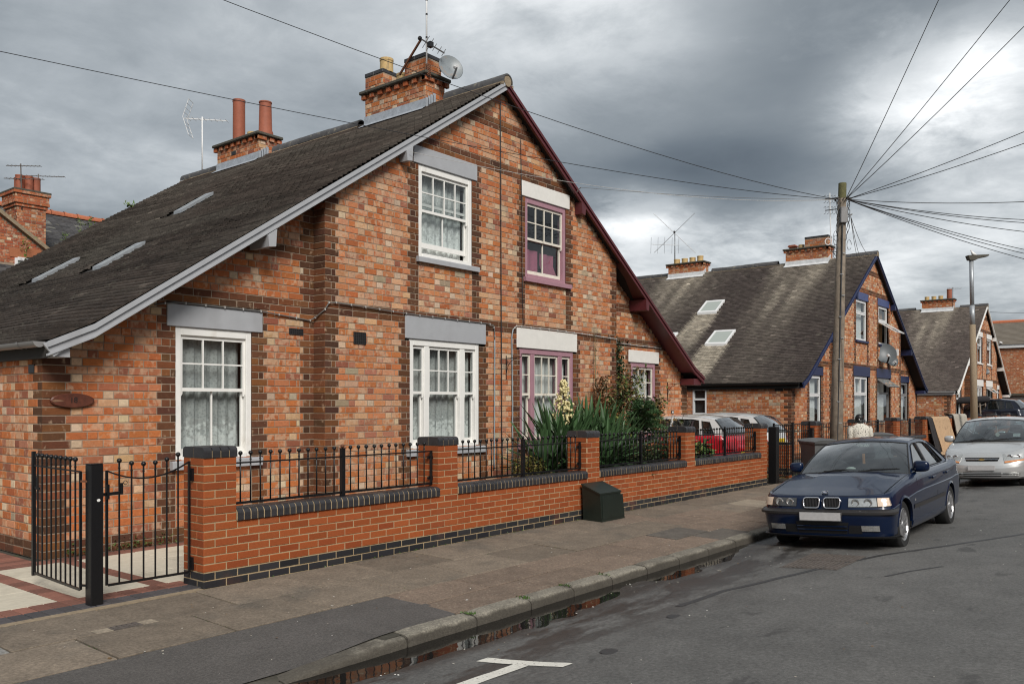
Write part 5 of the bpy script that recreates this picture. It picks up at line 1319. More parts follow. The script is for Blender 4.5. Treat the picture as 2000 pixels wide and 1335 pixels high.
H2 = build_house(31.40, 2, 'second gabled brick pair down the street with navy lintels and bargeboards', 'gabled pairs of brick houses along the street')
H3 = build_house(51.4, 3, 'farthest gabled brick pair with white lintels and white bargeboards', 'gabled pairs of brick houses along the street')
# ================================================================ front garden wall with railings, gates, service cabinet
WC, WZ0, WY = 0.0717, -0.0134, 6.76
PILL = [(4.08, 4.40), (7.02, 7.34), (10.03, 10.36), (13.02, 13.35), (16.15, 16.48)]
def garden_wall(pill, label, single, group, y=WY, detail=True):
    root = empty('garden_wall', (pill[0][0], y, 0), label, 'wall', group)
    X0, X1 = pill[0][0], pill[-1][1]
    m_ = MB(); m_.box(X0 + .002, X1 - .002, y + 0.0006, y + 0.20, -0.1, WZ0 + 8 * WC)
    for a, b in pill: m_.box(a + .0006, b - .002, y + 0.0012, y + 0.325, -0.1, WZ0 + 16 * WC)
    wall = m_.build('wall', 'new_mortar', root)
    fb = Brickwork('-Y', y, WC, 0.0095, 0.0035)
    for k in range(16):
        for (u0, u1) in ([(X0, X1)] if k < 8 else pill):
            for (a, b) in fill_stretch(u0, u1, X0 + (0.11275 if k % 2 else 0)):
                c = jit(pick(BLUE if k < 2 else NEW), 0.10)
                fb.brick(a, b, WZ0 + k * WC + 0.00475, WZ0 + (k + 1) * WC - 0.00475, (*c, 0))
    fb.finish(root, mats=('new_brick',), single=single, wall=wall)
    lb = MB()
    for a, b in pill:
        pl = Brickwork('-X', a, WC, 0.0095, 0.0035)
        for k in range(0 if a == X0 else 8, 16):
            segs = [(y + 0.003, y + 0.103), (y + 0.1125, y + 0.325)] if k % 2 == 0 else [(y + 0.003, y + 0.2155), (y + 0.225, y + 0.325)]
            for (p, q) in segs: pl.brick(p, q, WZ0 + k * WC + 0.00475, WZ0 + (k + 1) * WC - 0.00475, (*jit(pick(BLUE if k < 2 else NEW), 0.10), 0))
        for it in pl.items: pl.solid(lb, it)
    lb.build('pillar_brickwork', ['new_brick'], wall, kind='stuff')
    # bullnose coping, laid on edge
    cz = WZ0 + 8 * WC
    prof = [(-0.022, 0.0), (-0.022, 0.060)] + [(-0.022 + 0.045 * (1 - math.cos(t)), 0.060 + 0.045 * math.sin(t)) for t in np.linspace(0.2, math.pi / 2, 5)] + [(0.175, 0.105)] + [(0.175 + 0.045 * math.sin(t), 0.060 + 0.045 * math.cos(t)) for t in np.linspace(0.2, math.pi / 2, 4)] + [(0.22, 0.0)]
    cb = MB(); cb.prism(prof, 'x', -0.0305, 0.0305); cme = cb.mesh('coping_brick', ['blue_brick'])
    # a neat arris: inset the end faces slightly
    mb2 = MB(); mb2.box(pill[0][1], pill[-1][0], y - 0.016, y + 0.212, cz - 0.002, cz + 0.05)
    for (a, b), (c, d) in zip(pill[:-1], pill[1:]):
        n = int(round((c - b) / 0.0717)); st = (c - b + 0.012) / n
        j = MB(); 
        pj = [(p[0] + (0.0035 if p[0] < 0.1 else -0.0035), p[1] * 0.962) for p in prof]; j.prism([(p, q + 0.0) for p, q in pj], 'x', 0, c - b + 0.004)
        j.v = [(v[0] + b, v[1] + y, v[2] + cz) for v in j.v]; j.build('coping_joint', 'new_mortar', root)
        for k in range(n): inst('coping_brick', cme, (b + (k + 0.5) * st - 0.001 + random.uniform(-.0008, .0008), y + random.uniform(-.002, .002), cz + random.uniform(-.0012, .0012)), root, rot=(0, random.uniform(-.006, .006), 0))
    # pillar caps: two courses deep of bullnose bricks
    zt = WZ0 + 16 * WC
    for a, b in pill:
        w = (b - a + 0.02) / 4
        j = MB(); j.box(a - 0.002, b + 0.002, y - 0.0065, y + 0.333, zt, zt + 0.06); j.box(a - 0.002, b + 0.002, y + 0.03, y + 0.30, zt + 0.06, zt + 0.0915); j.build('cap_joint', 'new_mortar', root)
        for k in range(4):
            for (ya, yb, back) in ((y - 0.012, y + 0.155, False), (y + 0.163, y + 0.337, True)):
                x0, x1 = a - 0.01 + k * w + 0.0042, a - 0.01 + (k + 1) * w - 0.0042
                r_ = 0.045; arc = [(ya + r_ * (1 - math.cos(t)), zt + 0.05 + r_ * math.sin(t)) for t in np.linspace(0, math.pi / 2, 6)] if not back else []
                arc2 = [(yb - r_ + r_ * math.sin(t), zt + 0.05 + r_ * math.cos(t)) for t in np.linspace(0, math.pi / 2, 6)] if back else []
                pr_ = [(ya, zt)] + (arc or [(ya, zt + 0.095)]) + (arc2 or [(yb, zt + 0.095)]) + [(yb, zt)]
                q = MB(); q.prism(pr_, 'x', x0, x1); q.build('cap_brick', 'blue_brick', root)
    return root
GW = garden_wall(PILL, 'orange brick front wall with five blue-capped pillars before the near house', 290, 'brick front walls with pillars')
# baluster mesh
def baluster_mesh(h):
    b = MB(); b.tube([(0, 0, 0), (0, 0, h)], 0.0075, 8); b.lathe([(0.006, h - 0.062), (0.0105, h - 0.058), (0.0105, h - 0.050), (0.006, h - 0.046)], (0, 0, 0), 8, caps=False)
    b.lathe([(0.006, h - 0.022), (0.009, h - 0.016), (0.006, h - 0.010)], (0, 0, 0), 8, caps=False); b.ball((0, 0, h + 0.006), 0.0208, 10, 7)
    me = b.mesh('baluster', ['black_paint']); me.polygons.foreach_set('use_smooth', [True] * len(me.polygons)); return me
BAL = baluster_mesh(0.452)
def railing(x0, x1, xp, label, y=6.865, zb=0.70, zt=1.068):
    e = empty('railing_panel', (x0, y, zb), label, 'railing', 'ball-topped railing panels on the near front wall')
    b = MB(); b.bar((x0 + 0.005, y, zb), (x1 - 0.01, y, zb), 0.014, 0.024); b.build('bottom_rail', 'black_paint', e)
    b = MB(); b.bar((x0 + 0.005, y, zt), (x1 - 0.01, y, zt), 0.024, 0.014, up=(0, 0, 1)); b.build('top_rail', 'black_paint', e)
    b = MB(); b.box(x1 - 0.02, x1 - 0.008, y - 0.018, y + 0.018, zb - 0.011, zt + 0.006); b.build('end_bar', 'black_paint', e)
    for z in (zb + 0.06, zt - 0.07): q = MB(); q.box(x1 - 0.010, x1 + 0.0, y - 0.02, y + 0.045, z - 0.02, z + 0.02); q.box(x1 - 0.04, x1 - 0.015, y + 0.02, y + 0.04, z - .012, z + .012); q.build('wall_bracket', 'black_paint', e)
    p = MB(); p.box(xp - 0.021, xp + 0.021, y - 0.021, y + 0.021, 0.665, 1.150); p.box(xp - 0.027, xp + 0.027, y - 0.027, y + 0.027, 1.150, 1.156); p.box(xp - 0.045, xp + 0.045, y - 0.045, y + 0.045, 0.662, 0.668); p.build('post', 'black_paint', e)
    p = MB(); p.ball((xp, y, 1.176), 0.021, 10, 7); p.build('finial', 'rust' if xp < 6 else 'black_paint', e, smooth=True)
    for a, b_ in ((x0, xp), (xp, x1 - 0.02)):
        n = max(2, int(round((b_ - a) / 0.1085))); st = (b_ - a) / n
        for k in range(1, n): inst('baluster', BAL, (a + k * st + random.uniform(-.002, .002), y, zb + random.uniform(-.002, .002)), e, rot=(random.uniform(-.006, .006), random.uniform(-.006, .006), 0))
    return e
for (x0, x1, xp), lab in zip([(4.40, 7.02, 5.71), (7.34, 10.03, 8.71), (10.36, 13.02, 11.71), (13.35, 16.15, 14.76)],
    ['black ball-topped railing nearest the gate, below the white sash windows', 'black ball-topped railing in front of the left side of the yucca', 'black ball-topped railing before the conifer and climber', 'black ball-topped railing in front of the red car']):
    railing(x0, x1, xp, lab)
# pedestrian gate with a swept top, the closed leaf
def gate_leaf(p0, p1, zb, ztops, nb, label, balls, extra=None):
    """p0, p1: bottom corners (x, y); ztops(t): height of the top rail"""
    e = empty('iron_gate', (p0[0], p0[1], zb), label, 'gate', 'black iron gate leaves at the near forecourt')
    P = lambda t, z: (lerp(p0[0], p1[0], t), lerp(p0[1], p1[1], t), z)
    s = MB(); s.bar(P(0, zb), P(0, ztops(0) + 0.004), 0.018, 0.018); s.build('stile', 'black_paint', e)
    s = MB(); s.bar(P(1, zb), P(1, ztops(1) + 0.004), 0.018, 0.018); s.build('stile', 'black_paint', e)
    s = MB(); s.bar(P(0.015, zb), P(0.985, zb), 0.014, 0.020); s.build('bottom_rail', 'black_paint', e)
    s = MB(); s.tube([P(t, ztops(t)) for t in np.linspace(0.01, 0.99, 22)], 0.0085, 4); s.build('top_rail', 'black_paint', e)
    for k in range(nb):
        t = (k + 1) / (nb + 1); h = balls(t) - zb
        b = MB(); q = P(t, zb); b.tube([q, (q[0], q[1], zb + h - 0.02)], 0.0075, 8); b.lathe([(0.006, h - 0.075), (0.0105, h - 0.070), (0.0105, h - 0.062), (0.006, h - 0.058)], q, 8, caps=False); b.ball((q[0], q[1], zb + h - 0.006), 0.0208, 10, 7)
        o = b.build('baluster', 'black_paint', e); smooth_shade(o, 40)
    return e
dip = lambda t: 0.981 + 0.098 * (abs(t - 0.45) / 0.5) ** 2
G1 = gate_leaf((3.325, 6.955), (4.045, 6.940), 0.125, dip, 6, 'black iron gate leaf with dipped top rail, closed against the brick pillar', lambda t: 0.115 + dip(t) + 0.012)
b = MB(); b.bar((3.26, 6.945, 0.868), (3.445, 6.945, 0.875), 0.012, 0.026); b.box(3.315, 3.335, 6.925, 6.945, 0.83, 0.95); b.box(3.43, 3.45, 6.93, 6.945, 0.86, 0.955); b.build('latch', 'black_paint', G1)
b = MB(); b.tube([(3.475 + 0.016 * math.cos(t), 6.944, 0.955 + 0.016 * math.sin(t)) for t in np.linspace(0, 2 * math.pi, 13)], 0.003, 5); b.build('latch_ring', 'black_paint', G1)
for z in (0.20, 0.985): b = MB(); b.box(4.055, 4.0775, 6.915, 6.965, z - 0.055, z + 0.055); b.bar((4.045, 6.94, z), (4.075, 6.94, z), 0.02, 0.02); b.build('hinge', 'black_paint', G1)
G2 = gate_leaf((3.115, 6.955), (3.175, 7.99), 0.125, lambda t: 1.066, 9, 'black iron gate leaf with straight top rail, swung open into the forecourt', lambda t: 1.166)
b = MB(); b.bar((3.176, 7.99, 0.10), (3.176, 7.99, 1.19), 0.028, 0.028); b.build('lock_stile', 'black_paint', G2)
b = MB(); b.bar((3.17, 7.86, 0.87), (3.178, 8.0, 0.872), 0.012, 0.02); b.tube([(3.165, 7.90, 0.86), (3.165, 7.90, 0.97)], 0.006, 6); b.build('latch', 'black_paint', G2)
for z in (0.16, 0.99): b = MB(); b.bar((3.117, 6.95, z), (3.15, 6.90, z), 0.02, 0.016); b.build('hinge', 'rust' if z > .5 else 'black_paint', G2)
gp = empty('gate_post', (3.19, 6.88, 0), 'square black steel gate post standing between the two gate leaves', 'post')
b = MB(); b.cbox(3.14, 3.24, 6.83, 6.93, -0.02, 1.125, 0.006); b.build('post', 'black_paint', gp)
b = MB(); b.cbox(3.139, 3.241, 6.829, 6.931, 1.125, 1.131, 0.002); b.build('post_cap', 'black_paint', gp)
b = MB(); b.prism([(3.185, 0.845), (3.205, 0.852), (3.215, 0.84), (3.205, 0.828), (3.19, 0.83)], 'y', 6.827, 6.8299); b.build('sticker_scrap', 'white_paint', gp)
# dark green telecom cabinet with a sloping lid
cab = empty('service_cabinet', (10.15, 6.52, 0), 'dark green metal service cabinet with sloping lid against the low wall', 'cabinet')
b = MB()
lo = [(9.86, 6.39), (10.46, 6.39), (10.46, 6.70), (9.86, 6.70)]
V = [(x, y, zpav(y) - 0.01) for x, y in lo] + [(9.83, 6.405, 0.365), (10.36, 6.405, 0.365), (10.36, 6.70, 0.475), (9.83, 6.70, 0.475)]
b.add(V, [(0, 1, 5, 4), (1, 2, 6, 5), (2, 3, 7, 6), (3, 0, 4, 7)]); b.build('body', 'cabinet_green', cab)
b = MB(); V = [(9.82, 6.395, 0.362), (10.372, 6.395, 0.362), (10.372, 6.71, 0.480), (9.82, 6.71, 0.480)]
b.add(V + [(p[0], p[1], p[2] + 0.022) for p in V], [(3, 2, 1, 0), (4, 5, 6, 7), (0, 1, 5, 4), (1, 2, 6, 5), (2, 3, 7, 6), (3, 0, 4, 7)]); b.build('lid', 'cabinet_green', cab)
b = MB(); b.box(9.88, 10.44, 6.384, 6.392, 0.03, 0.335); b.v = [(v[0] if v[2] < .1 else v[0] - 0.05 * (v[0] - 9.86), v[1] + 0.015 * v[2] / .36, v[2]) for v in b.v]; b.build('door', 'cabinet_green', cab)
# raised brick bed behind the second railing
bed_ = empty('raised_bed', (12.2, 7.4, 0), 'low orange brick planting bed edged in dark brick behind the railing', 'planter')
q = Brickwork('-Y', 7.30, WC, 0.0095, 0.0035); qm = MB(); qm.box(10.7, 15.6, 7.301, 7.5, 0, 0.30); bw_ = qm.build('wall', 'new_mortar', bed_)
for k in range(4):
    for (a, c) in fill_stretch(10.7, 15.6, 10.7 + (0.11 if k % 2 else 0)): q.brick(a, c, k * WC + 0.015, (k + 1) * WC + 0.005, (*jit(pick(NEW), .1), 0))
q.finish(bed_, mats=('new_brick',), single=0, wall=bw_)
q = MB(); x = 10.69
while x < 15.6: q.cbox(x, x + 0.21, 7.285, 7.51, 0.302, 0.365, 0.008); x += 0.217
q.build('edging_brickwork', ['blue_brick'], bed_, kind='stuff')
s_ = MB(); s_.grid([[(x, y, 0.32 + 0.05 * vnoise(x * 2, y * 3)) for x in np.linspace(10.72, 15.58, 30)] for y in np.linspace(7.5, 8.98, 10)]); tag(s_.build('soil', 'soil', bed_, smooth=True))
# ================================================================ pole, wires, lamp, aerials, dishes
S_, C_ = math.sin(AZ), math.cos(AZ)
CR = Vector((S_, -C_, 0)); CF = Vector((C_, S_, 0)); UP = Vector((0, 0, 1))
def at(px, py, d):
    """point at depth d metres along the view direction that lies on the ray of a photograph pixel"""
    return CAMV + CR * ((px - 1000) / 1662 * d) + CF * d + UP * (-(py - 790) / 1662 * d)
pole_b = Vector((19.25, 6.32, 0.0)); pole_t = at(1645.5, 358, 19.0)
tp = empty('telegraph_pole', pole_b, 'tall weathered wooden telegraph pole with fanned wires at its top', 'utility pole')
PL = lambda z: pole_b.lerp(pole_t, z / pole_t.z)
b = MB(); b.tube([PL(-0.1), PL(2), PL(4), PL(pole_t.z - 0.34)], [0.150, 0.130, 0.112, 0.088], 14); o = b.build('shaft', 'pole_wood', tp, smooth=True)
b = MB(); b.tube([PL(pole_t.z - 0.345), PL(pole_t.z)], [0.089, 0.086], 14); smooth_shade(b.build('pole_head', 'pole_top', tp), 50)
def bx_on_pole(z0, z1, w, dpt, name, m):
    c = PL((z0 + z1) / 2) - CF * 0.11; q = MB(); q.cbox(-w / 2, w / 2, -dpt / 2, dpt / 2, -(z1 - z0) / 2, (z1 - z0) / 2, 0.012)
    rot = Matrix.Rotation(AZ - R(90), 3, 'Z'); q.v = [tuple(rot @ Vector(v) + c) for v in q.v]; return q.build(name, m, tp)
bx_on_pole(5.63, 5.98, 0.155, 0.10, 'junction_box', 'grey_plastic')
b = MB()
c = PL(6.18); b.tube([c - CR * 0.16 - CF * 0.05, c + CR * 0.19 - CF * 0.05], 0.014, 6); b.tube([c - CF * 0.16, c + CF * 0.16], 0.012, 6)
for k in range(10): 
    a = k * 0.63; p = c + CR * (0.15 * math.cos(a)) + CF * (0.15 * math.sin(a)) + UP * random.uniform(-0.05, 0.05); b.ball(p, 0.022, 6, 4)
b.build('wire_bracket', 'iron', tp)
b = MB(); c = PL(5.80); b.tube([c - CR * 0.10, c + CR * 0.24 + UP * 0.05], 0.010, 5); b.tube([c + CR * 0.08 - UP * 0.06, c + CR * 0.24 + UP * 0.05], 0.008, 5); c = PL(4.9)
c = PL(5.0); b.tube([c - CR * 0.24 + UP * 0.02, c + CR * 0.1], 0.010, 5); b.tube([c - CR * 0.2 + UP * .02, c - CR * .08 - UP * 0.12], 0.007, 5); b.build('stay_bracket', 'iron', tp)
b = MB()
for sgn in (-1, 1):
    for j in range(3):
        P = []
        for k in range(24):
            z = lerp(6.2, 5.25 + 0.15 * j, k / 23); P.append(PL(z) + CR * sgn * (0.115 + 0.03 * math.sin(k * 0.5 + j) + 0.025 * vnoise(k * .6, j + sgn)) - CF * (0.06 + 0.02 * j))
        b.tube(P, 0.008, 4)
for k in range(5):
    c = PL(5.35 - 0.1 * k) + CR * random.choice((-1, 1)) * 0.15 - CF * 0.08; b.tube([c + CR * 0.05 * math.cos(t) + UP * 0.11 * math.sin(t) for t in np.linspace(0, 5.6, 12)], 0.006, 4)
b.tube([PL(z) - CF * 0.125 - CR * 0.02 for z in (5.6, 4.5, 3, 1.5, 0.1)], 0.016, 5)
b.build('drop_cables', 'cable', tp)
for k in range(9):
    z = 1.2 + k * 0.47; q = MB(); c = PL(z) - CF * 0.13 - CR * (0.02 if k % 2 else -0.03); q.tube([c - CR * 0.035, c + CR * 0.035], 0.010, 5); q.build('cable_strap', 'galv', tp)
def wire(p, q, sag, label, group=None, r=0.0075, m='cable', n=26, name='overhead_wire'):
    b = MB(); P = [Vector(p).lerp(Vector(q), i / n) - UP * (sag * 4 * (i / n) * (1 - i / n)) for i in range(n + 1)]
    rr = [r * max(0.32, min(1.25, (x - CAMV).length / 19.0)) for x in P]
    b.tube(P, rr, 5); return tag(b.build(name, m), label, 'wire', group)
WG = 'telephone wires strung from the telegraph pole'
hub = PL(6.18)
e1 = at(628, 0, 7.85); d1 = (e1 - hub); wire(hub - CR * .12, hub + d1 * 2.1 + UP * 0.9, 0.75, 'wire crossing above the gable apex and the dish to the upper left edge', WG)
e2 = at(-60, 88, 5.7); wire(hub - CR * .12, e2, 0.16, 'wire running left across the gable and past the tall red chimney pots', WG)
wire(hub - CR * .12, Vector((8.55, 8.80, 5.22)), 0.26, 'thin pale wire from the pole to the grey bargeboard bracket', WG, 0.005, 'cable_pale')
wire(hub - CR * .12, at(1135, 366, 15.4), 0.06, 'thin wire from the pole to the maroon bargeboard hook', WG, 0.0045, 'cable_grey')
hk = MB(); hb = at(1135, 366, 15.4); hk.tube([hb, hb + CR * -0.04 - UP * 0.03, hb - CR * 0.08 - UP * 0.09], 0.008, 5); tag(hk.build('wire_hook', 'iron'), 'small iron wire hook on the upper edge of the maroon bargeboard', 'hook')
for k, (px, py, d, f, sag) in enumerate([(1820, 0, 10.2, 3.2, .25), (1957, 0, 10.3, 2.9, .25), (2000, 28, 10.5, 2.9, .3)]):
    p = at(px, py, d); wire(hub + CR * .08, hub + (p - hub) * f + UP * 0.5, sag, ['steepest wire rising from the pole to the top edge', 'second wire rising from the pole towards the top right', 'third wire rising from the pole towards the top right corner'][k], WG)
for k, (px, py, d, f, sag) in enumerate([(2000, 248, 14.0, 2.6, .22), (2000, 268, 14.3, 2.6, .25)]):
    p = at(px, py, d); wire(hub + CR * .1, hub + (p - hub) * f + UP * .4, sag, ['upper of two wires climbing gently right from the pole', 'lower of two wires climbing gently right from the pole'][k], WG)
p = at(2000, 368, 18.0); wire(hub + CR * .1, hub + (p - hub) * 3.0 + UP * 0.5, 0.5, 'nearly level wire leaving the pole to the right', WG)
for k, (px, py, d) in enumerate([(2000, 418, 20.6), (2000, 424, 20.9), (2000, 442, 21.6), (2000, 478, 23.2), (2000, 486, 23.6), (2000, 497, 24.2)]):
    p = at(px, py, d); wire(hub + CR * .1, hub + (p - hub) * 2.4 + UP * .6, 0.40, ['topmost', 'second from the top', 'third from the top', 'fourth from the top', 'second from the bottom', 'lowest'][k] + ' of six slack wires falling right from the pole', 'six slack wires falling right from the pole')
for k, (px, py, d) in enumerate([(1676, 507, 32.0), (1682, 506, 31.5), (1698, 500, 30.9)]):
    wire(PL(5.8) + CR * .2, at(px, py, d), 0.15, ['left drop wire from the pole to the navy trimmed roof', 'middle drop wire from the pole to the navy trimmed roof', 'right drop wire from the pole to the navy gable apex'][k], WG, 0.0055, 'cable_grey')
wire(at(1922, 608, 47.5), at(2060, 607, 52), 0.1, 'short level wire right of the farthest white gable', WG, 0.008)
# street lamp
lb = Vector((33.6, 6.19, 0)); lt = at(1897, 507, 30.0)
lamp = empty('street_lamp', lb, 'concrete and steel street lamp with short flat lantern', 'street lamp')
LL = lambda z: lb.lerp(lt, z / lt.z)
b = MB(); b.tube([LL(-0.1), LL(4.42)], [0.125, 0.098], 12); b.build('column', 'concrete_column', lamp, smooth=True)
b = MB(); b.tube([LL(4.40), LL(5.1)], 0.082, 12); b.tube([LL(5.1), LL(lt.z)], 0.070, 12); b.build('sleeve', 'galv', lamp, smooth=True)
b = MB(); 
pr = [(-0.16, 0.14), (-0.10, -0.02), (0.10, -0.03), (0.26, 0.06), (0.56, 0.12), (0.58, 0.17), (0.28, 0.16), (0.0, 0.15)]
q = [[lt + CR * x + UP * z + CF * w for x, z in pr] for w in (-0.11, 0.11)]
V = q[0] + q[1]; n = len(pr); b.add(V, [tuple(range(n)), tuple(range(2 * n - 1, n - 1, -1))] + [(i, i + n, (i + 1) % n + n, (i + 1) % n) for i in range(n)]); b.build('lantern', 'stone_cap', lamp)
b = MB(); V = [lt + CR * x + UP * z + CF * w for w in (-0.09, 0.09) for x, z in ((0.26, 0.052), (0.55, 0.108), (0.55, 0.10), (0.27, 0.042))]
b.add(V, [(0, 1, 2, 3), (7, 6, 5, 4), (0, 4, 5, 1), (1, 5, 6, 2), (2, 6, 7, 3), (3, 7, 4, 0)]); b.build('lens', 'lamp_dark', lamp)
gull = empty('gull', lt + UP * 0.15, 'white bird perched on top of the street lamp', 'bird')
b = MB()
prof = [((-0.02, 0.13), 0.020), ((0.0, 0.10), 0.040), ((0.03, 0.05), 0.055), ((0.08, 0.025), 0.045), ((0.14, 0.01), 0.022), ((0.19, 0.0), 0.008)]
b.tube([lt + CR * (x + 0.03) + UP * (0.16 + z) for (x, z), _ in prof], [r_ for _, r_ in prof], 8); b.ball(lt + CR * 0.0 + UP * 0.31, 0.030, 8, 6); b.lathe([(0.011, 0), (0.001, 0.05)], lt + CR * -0.0 + UP * 0.33, 6)
b.build('body', 'white_paint', gull, smooth=True)
# ---- aerials
def yagi(origin, along, length, n, el, m='alu', name='tv_aerial', label=None, mast=None, group='television aerials on the chimneys', vertical=False, v_ref=True, r=0.010):
    e = empty(name, origin, label, 'aerial', group); origin = Vector(origin); a = Vector(along).normalized(); cross = UP if vertical else a.cross(UP).normalized()
    if mast: b = MB(); b.tube([Vector(mast), origin + UP * 0.06], 0.017, 7); b.build('mast', m, e, smooth=True)
    b = MB(); b.bar(origin - a * length * 0.42, origin + a * length * 0.58, 0.018, 0.018); b.build('boom', m, e)
    for k in range(n):
        t = lerp(-0.32, 0.57, k / max(1, n - 1)); c = origin + a * (length * t); h = el * (1.0 if k > 1 else 1.35)
        q = MB(); q.tube([c - cross * h / 2, c + cross * h / 2], r * 0.6, 4); q.build('element', m, e)
    if v_ref:
        c = origin - a * length * 0.40
        for s in (-1, 1):
            q = MB()
            for j in (-1, 1): q.tube([c + cross * 0.14 * j, c + UP * s * 0.42 + a * 0.14 + cross * 0.14 * j], 0.008, 4)
            for t in (0.25, 0.5, 0.75, 1): q.tube([c + UP * s * 0.42 * t + a * 0.14 * t - cross * 0.16, c + UP * s * 0.42 * t + a * 0.14 * t + cross * 0.16], 0.006, 4)
            q.build('reflector', m, e)
    return e
m0 = at(395, 235, 20.1); yagi(m0 + UP * 0.02, CR + UP * -0.06, 1.02, 8, 0.24, 'white_plastic', label='white television aerial on a mast beside the tall red chimney pots', mast=at(395, 346, 20.1), v_ref=True)
# aerial and mast lashed to the front chimney
am = empty('tv_aerial', (10.55, 10.45, 7.4), 'tall white mast and dark aerial strapped to the front chimney', 'aerial', 'television aerials on the chimneys')
b = MB(); b.tube([(10.545, 10.44, 7.42), (10.545, 10.44, 9.6)], 0.016, 8); b.build('mast', 'white_plastic', am, smooth=True)
for z in (7.95, 8.35, 8.6): b = MB(); b.lathe([(0.019, 0), (0.019, 0.03)], (10.545, 10.44, z), 8); b.build('mast_clamp', 'black_plastic', am)
b = MB(); b.bar(at(780, 147, 15.2), at(823, 76, 14.9), 0.03, 0.03); b.build('strut', 'rust', am)
p0, p1 = at(820, 75, 14.75), at(868, 104, 14.75)
b = MB(); b.bar(p0, p1, 0.02, 0.02); b.ball(p0, 0.04, 6, 5); pm = p0.lerp(p1, 0.43); b.box(pm.x - 0.04, pm.x + 0.04, pm.y - 0.04, pm.y + 0.04, pm.z - 0.045, pm.z + 0.045); b.build('boom', 'black_plastic', am)
dd = (p1 - p0).normalized(); cr_ = (dd.cross(CF)).normalized()
for t in (0.25, 0.42, 0.6, 0.8, 0.97): q = MB(); c = p0.lerp(p1, t); L_ = 0.12 if t < .5 else 0.07; q.tube([c - cr_ * L_, c + cr_ * L_], 0.006, 4); q.build('element', 'black_plastic', am)
b = MB(); b.tube([(10.53, 10.43, 7.50), (10.56, 10.42, 7.36), (10.60, 10.40, 7.30)], 0.02, 5)
for k in range(7): b.tube([(10.53 + .02 * vnoise(k, 1), 10.42, 7.33 + 0.03 * k), (10.58 + .05 * vnoise(k, 2), 10.38, 7.30 + 0.03 * k)], 0.012, 4)
b.build('lashing', 'rust', am)
def dish(c, r, nrm, label, m='dish', arm=True, mount=None, group='satellite dishes on the houses'):
    c = Vector(c); n = Vector(nrm).normalized(); e = empty('satellite_dish', c, label, 'satellite dish', group)
    x = n.cross(UP).normalized(); y = x.cross(n)
    rows = []; back = []
    for i in range(9):
        t = i / 8; d = -0.24 * r * (1 - t * t)
        rows.append([c + (x * math.cos(a) * 0.93 + y * math.sin(a)) * r * t + n * d for a in np.linspace(0, 2 * math.pi, 28, endpoint=False)])
        back.append([p - n * 0.010 for p in rows[-1]])
    rows[0] = [p + (x * math.cos(a) + y * math.sin(a)) * 0.002 for p, a in zip(rows[0], np.linspace(0, 2 * math.pi, 28, endpoint=False))]
    b = MB(); b.grid(rows, closed=True); b.grid(back, closed=True, flip=True); b.grid([rows[-1], [p + (p - c).normalized() * 0.008 - n * 0.004 for p in rows[-1]], back[-1]], closed=True); b.build('reflector', m, e, smooth=True)
    if arm:
        tip = c - y * r * 0.72 + n * r * 0.95
        b = MB(); b.tube([c - y * r * 0.98 - n * 0.01, c - y * r * 0.92 + n * r * 0.4, tip], 0.02 * r / 0.25, 6); b.build('arm', 'black_plastic' if m == 'dish' else 'galv', e)
        b = MB(); b.tube([tip, tip - (tip - c).normalized() * 0.10 * r / 0.25], [0.030 * r / .25, 0.038 * r / .25], 8); b.build('receiver', 'white_plastic', e)
    if mount is not None: b = MB(); b.tube([c - n * 0.26 * r, Vector(mount)], 0.022, 6); b.build('bracket', 'galv', e)
    return e
dish(at(881, 131, 14.9), 0.235, -CF * 0.86 + CR * 0.42 + UP * 0.30, 'round pale grey satellite dish on the front chimney of the near house', 'dish_pale', mount=(10.9, 10.46, 7.5))
# ---- second house
XA = empty('crossed_aerial', at(1318, 505, 34.9), 'large X-shaped aerial on the rear chimney of the navy trimmed house', 'aerial', 'television aerials on the chimneys')
b = MB(); b.tube([at(1318, 516, 34.9), at(1318, 452, 34.9)], 0.024, 7); b.build('mast', 'galv', XA, smooth=True)
for (p, q) in (((1277, 417), (1359, 494)), ((1357, 416), (1278, 493))): b = MB(); b.tube([at(*p, 34.7), at(*q, 34.7)], 0.013, 5); b.build('dipole', 'alu', XA)
b = MB(); b.ball(at(1317, 453, 34.7), 0.05, 6, 5); b.build('hub', 'black_plastic', XA)
b = MB(); b.tube([at(1272, 477, 34.8), at(1327, 479, 34.8)], 0.012, 5); b.build('boom', 'alu', XA)
for px in (1272, 1285.5, 1298.5, 1313, 1326): b = MB(); b.tube([at(px, 463, 34.8), at(px - 1, 495, 34.8)], 0.008, 4); b.build('element', 'alu', XA)
XB = empty('tv_aerial', at(1622, 470, 30.6), 'twin stacked aerials on a white mast by the navy house front chimney', 'aerial', 'television aerials on the chimneys')
b = MB(); b.tube([at(1623, 478, 30.6), at(1620.5, 377, 30.6)], 0.022, 7); b.build('mast', 'white_plastic', XB)
for yy in (386, 408):
    b = MB(); b.tube([at(1612, yy + 3, 30.6), at(1635, yy - 0, 30.3)], 0.018, 5); b.build('boom', 'black_plastic', XB)
    for px in (1613, 1619, 1626, 1632):
        for s in (-1, 1): b = MB(); c = at(px, yy + 1.5, 30.5); b.tube([c, c + UP * 0.12 * s, c + UP * 0.12 * s + CF * .2], 0.010, 4); b.build('element', 'galv', XB)
b = MB(); c = at(1617, 472, 30.5); b.tube([c + CR * 0.10 * math.cos(t) + UP * 0.115 * math.sin(t) for t in np.linspace(0.6, 5.6, 14)], 0.016, 5); b.build('cable_coil', 'white_plastic', XB)
yagi(at(1861, 563, 46.0), CR, 0.75, 4, 0.2, 'iron', label='small aerial on the chimney of the farthest gabled house', mast=at(1861, 600, 46), v_ref=False)
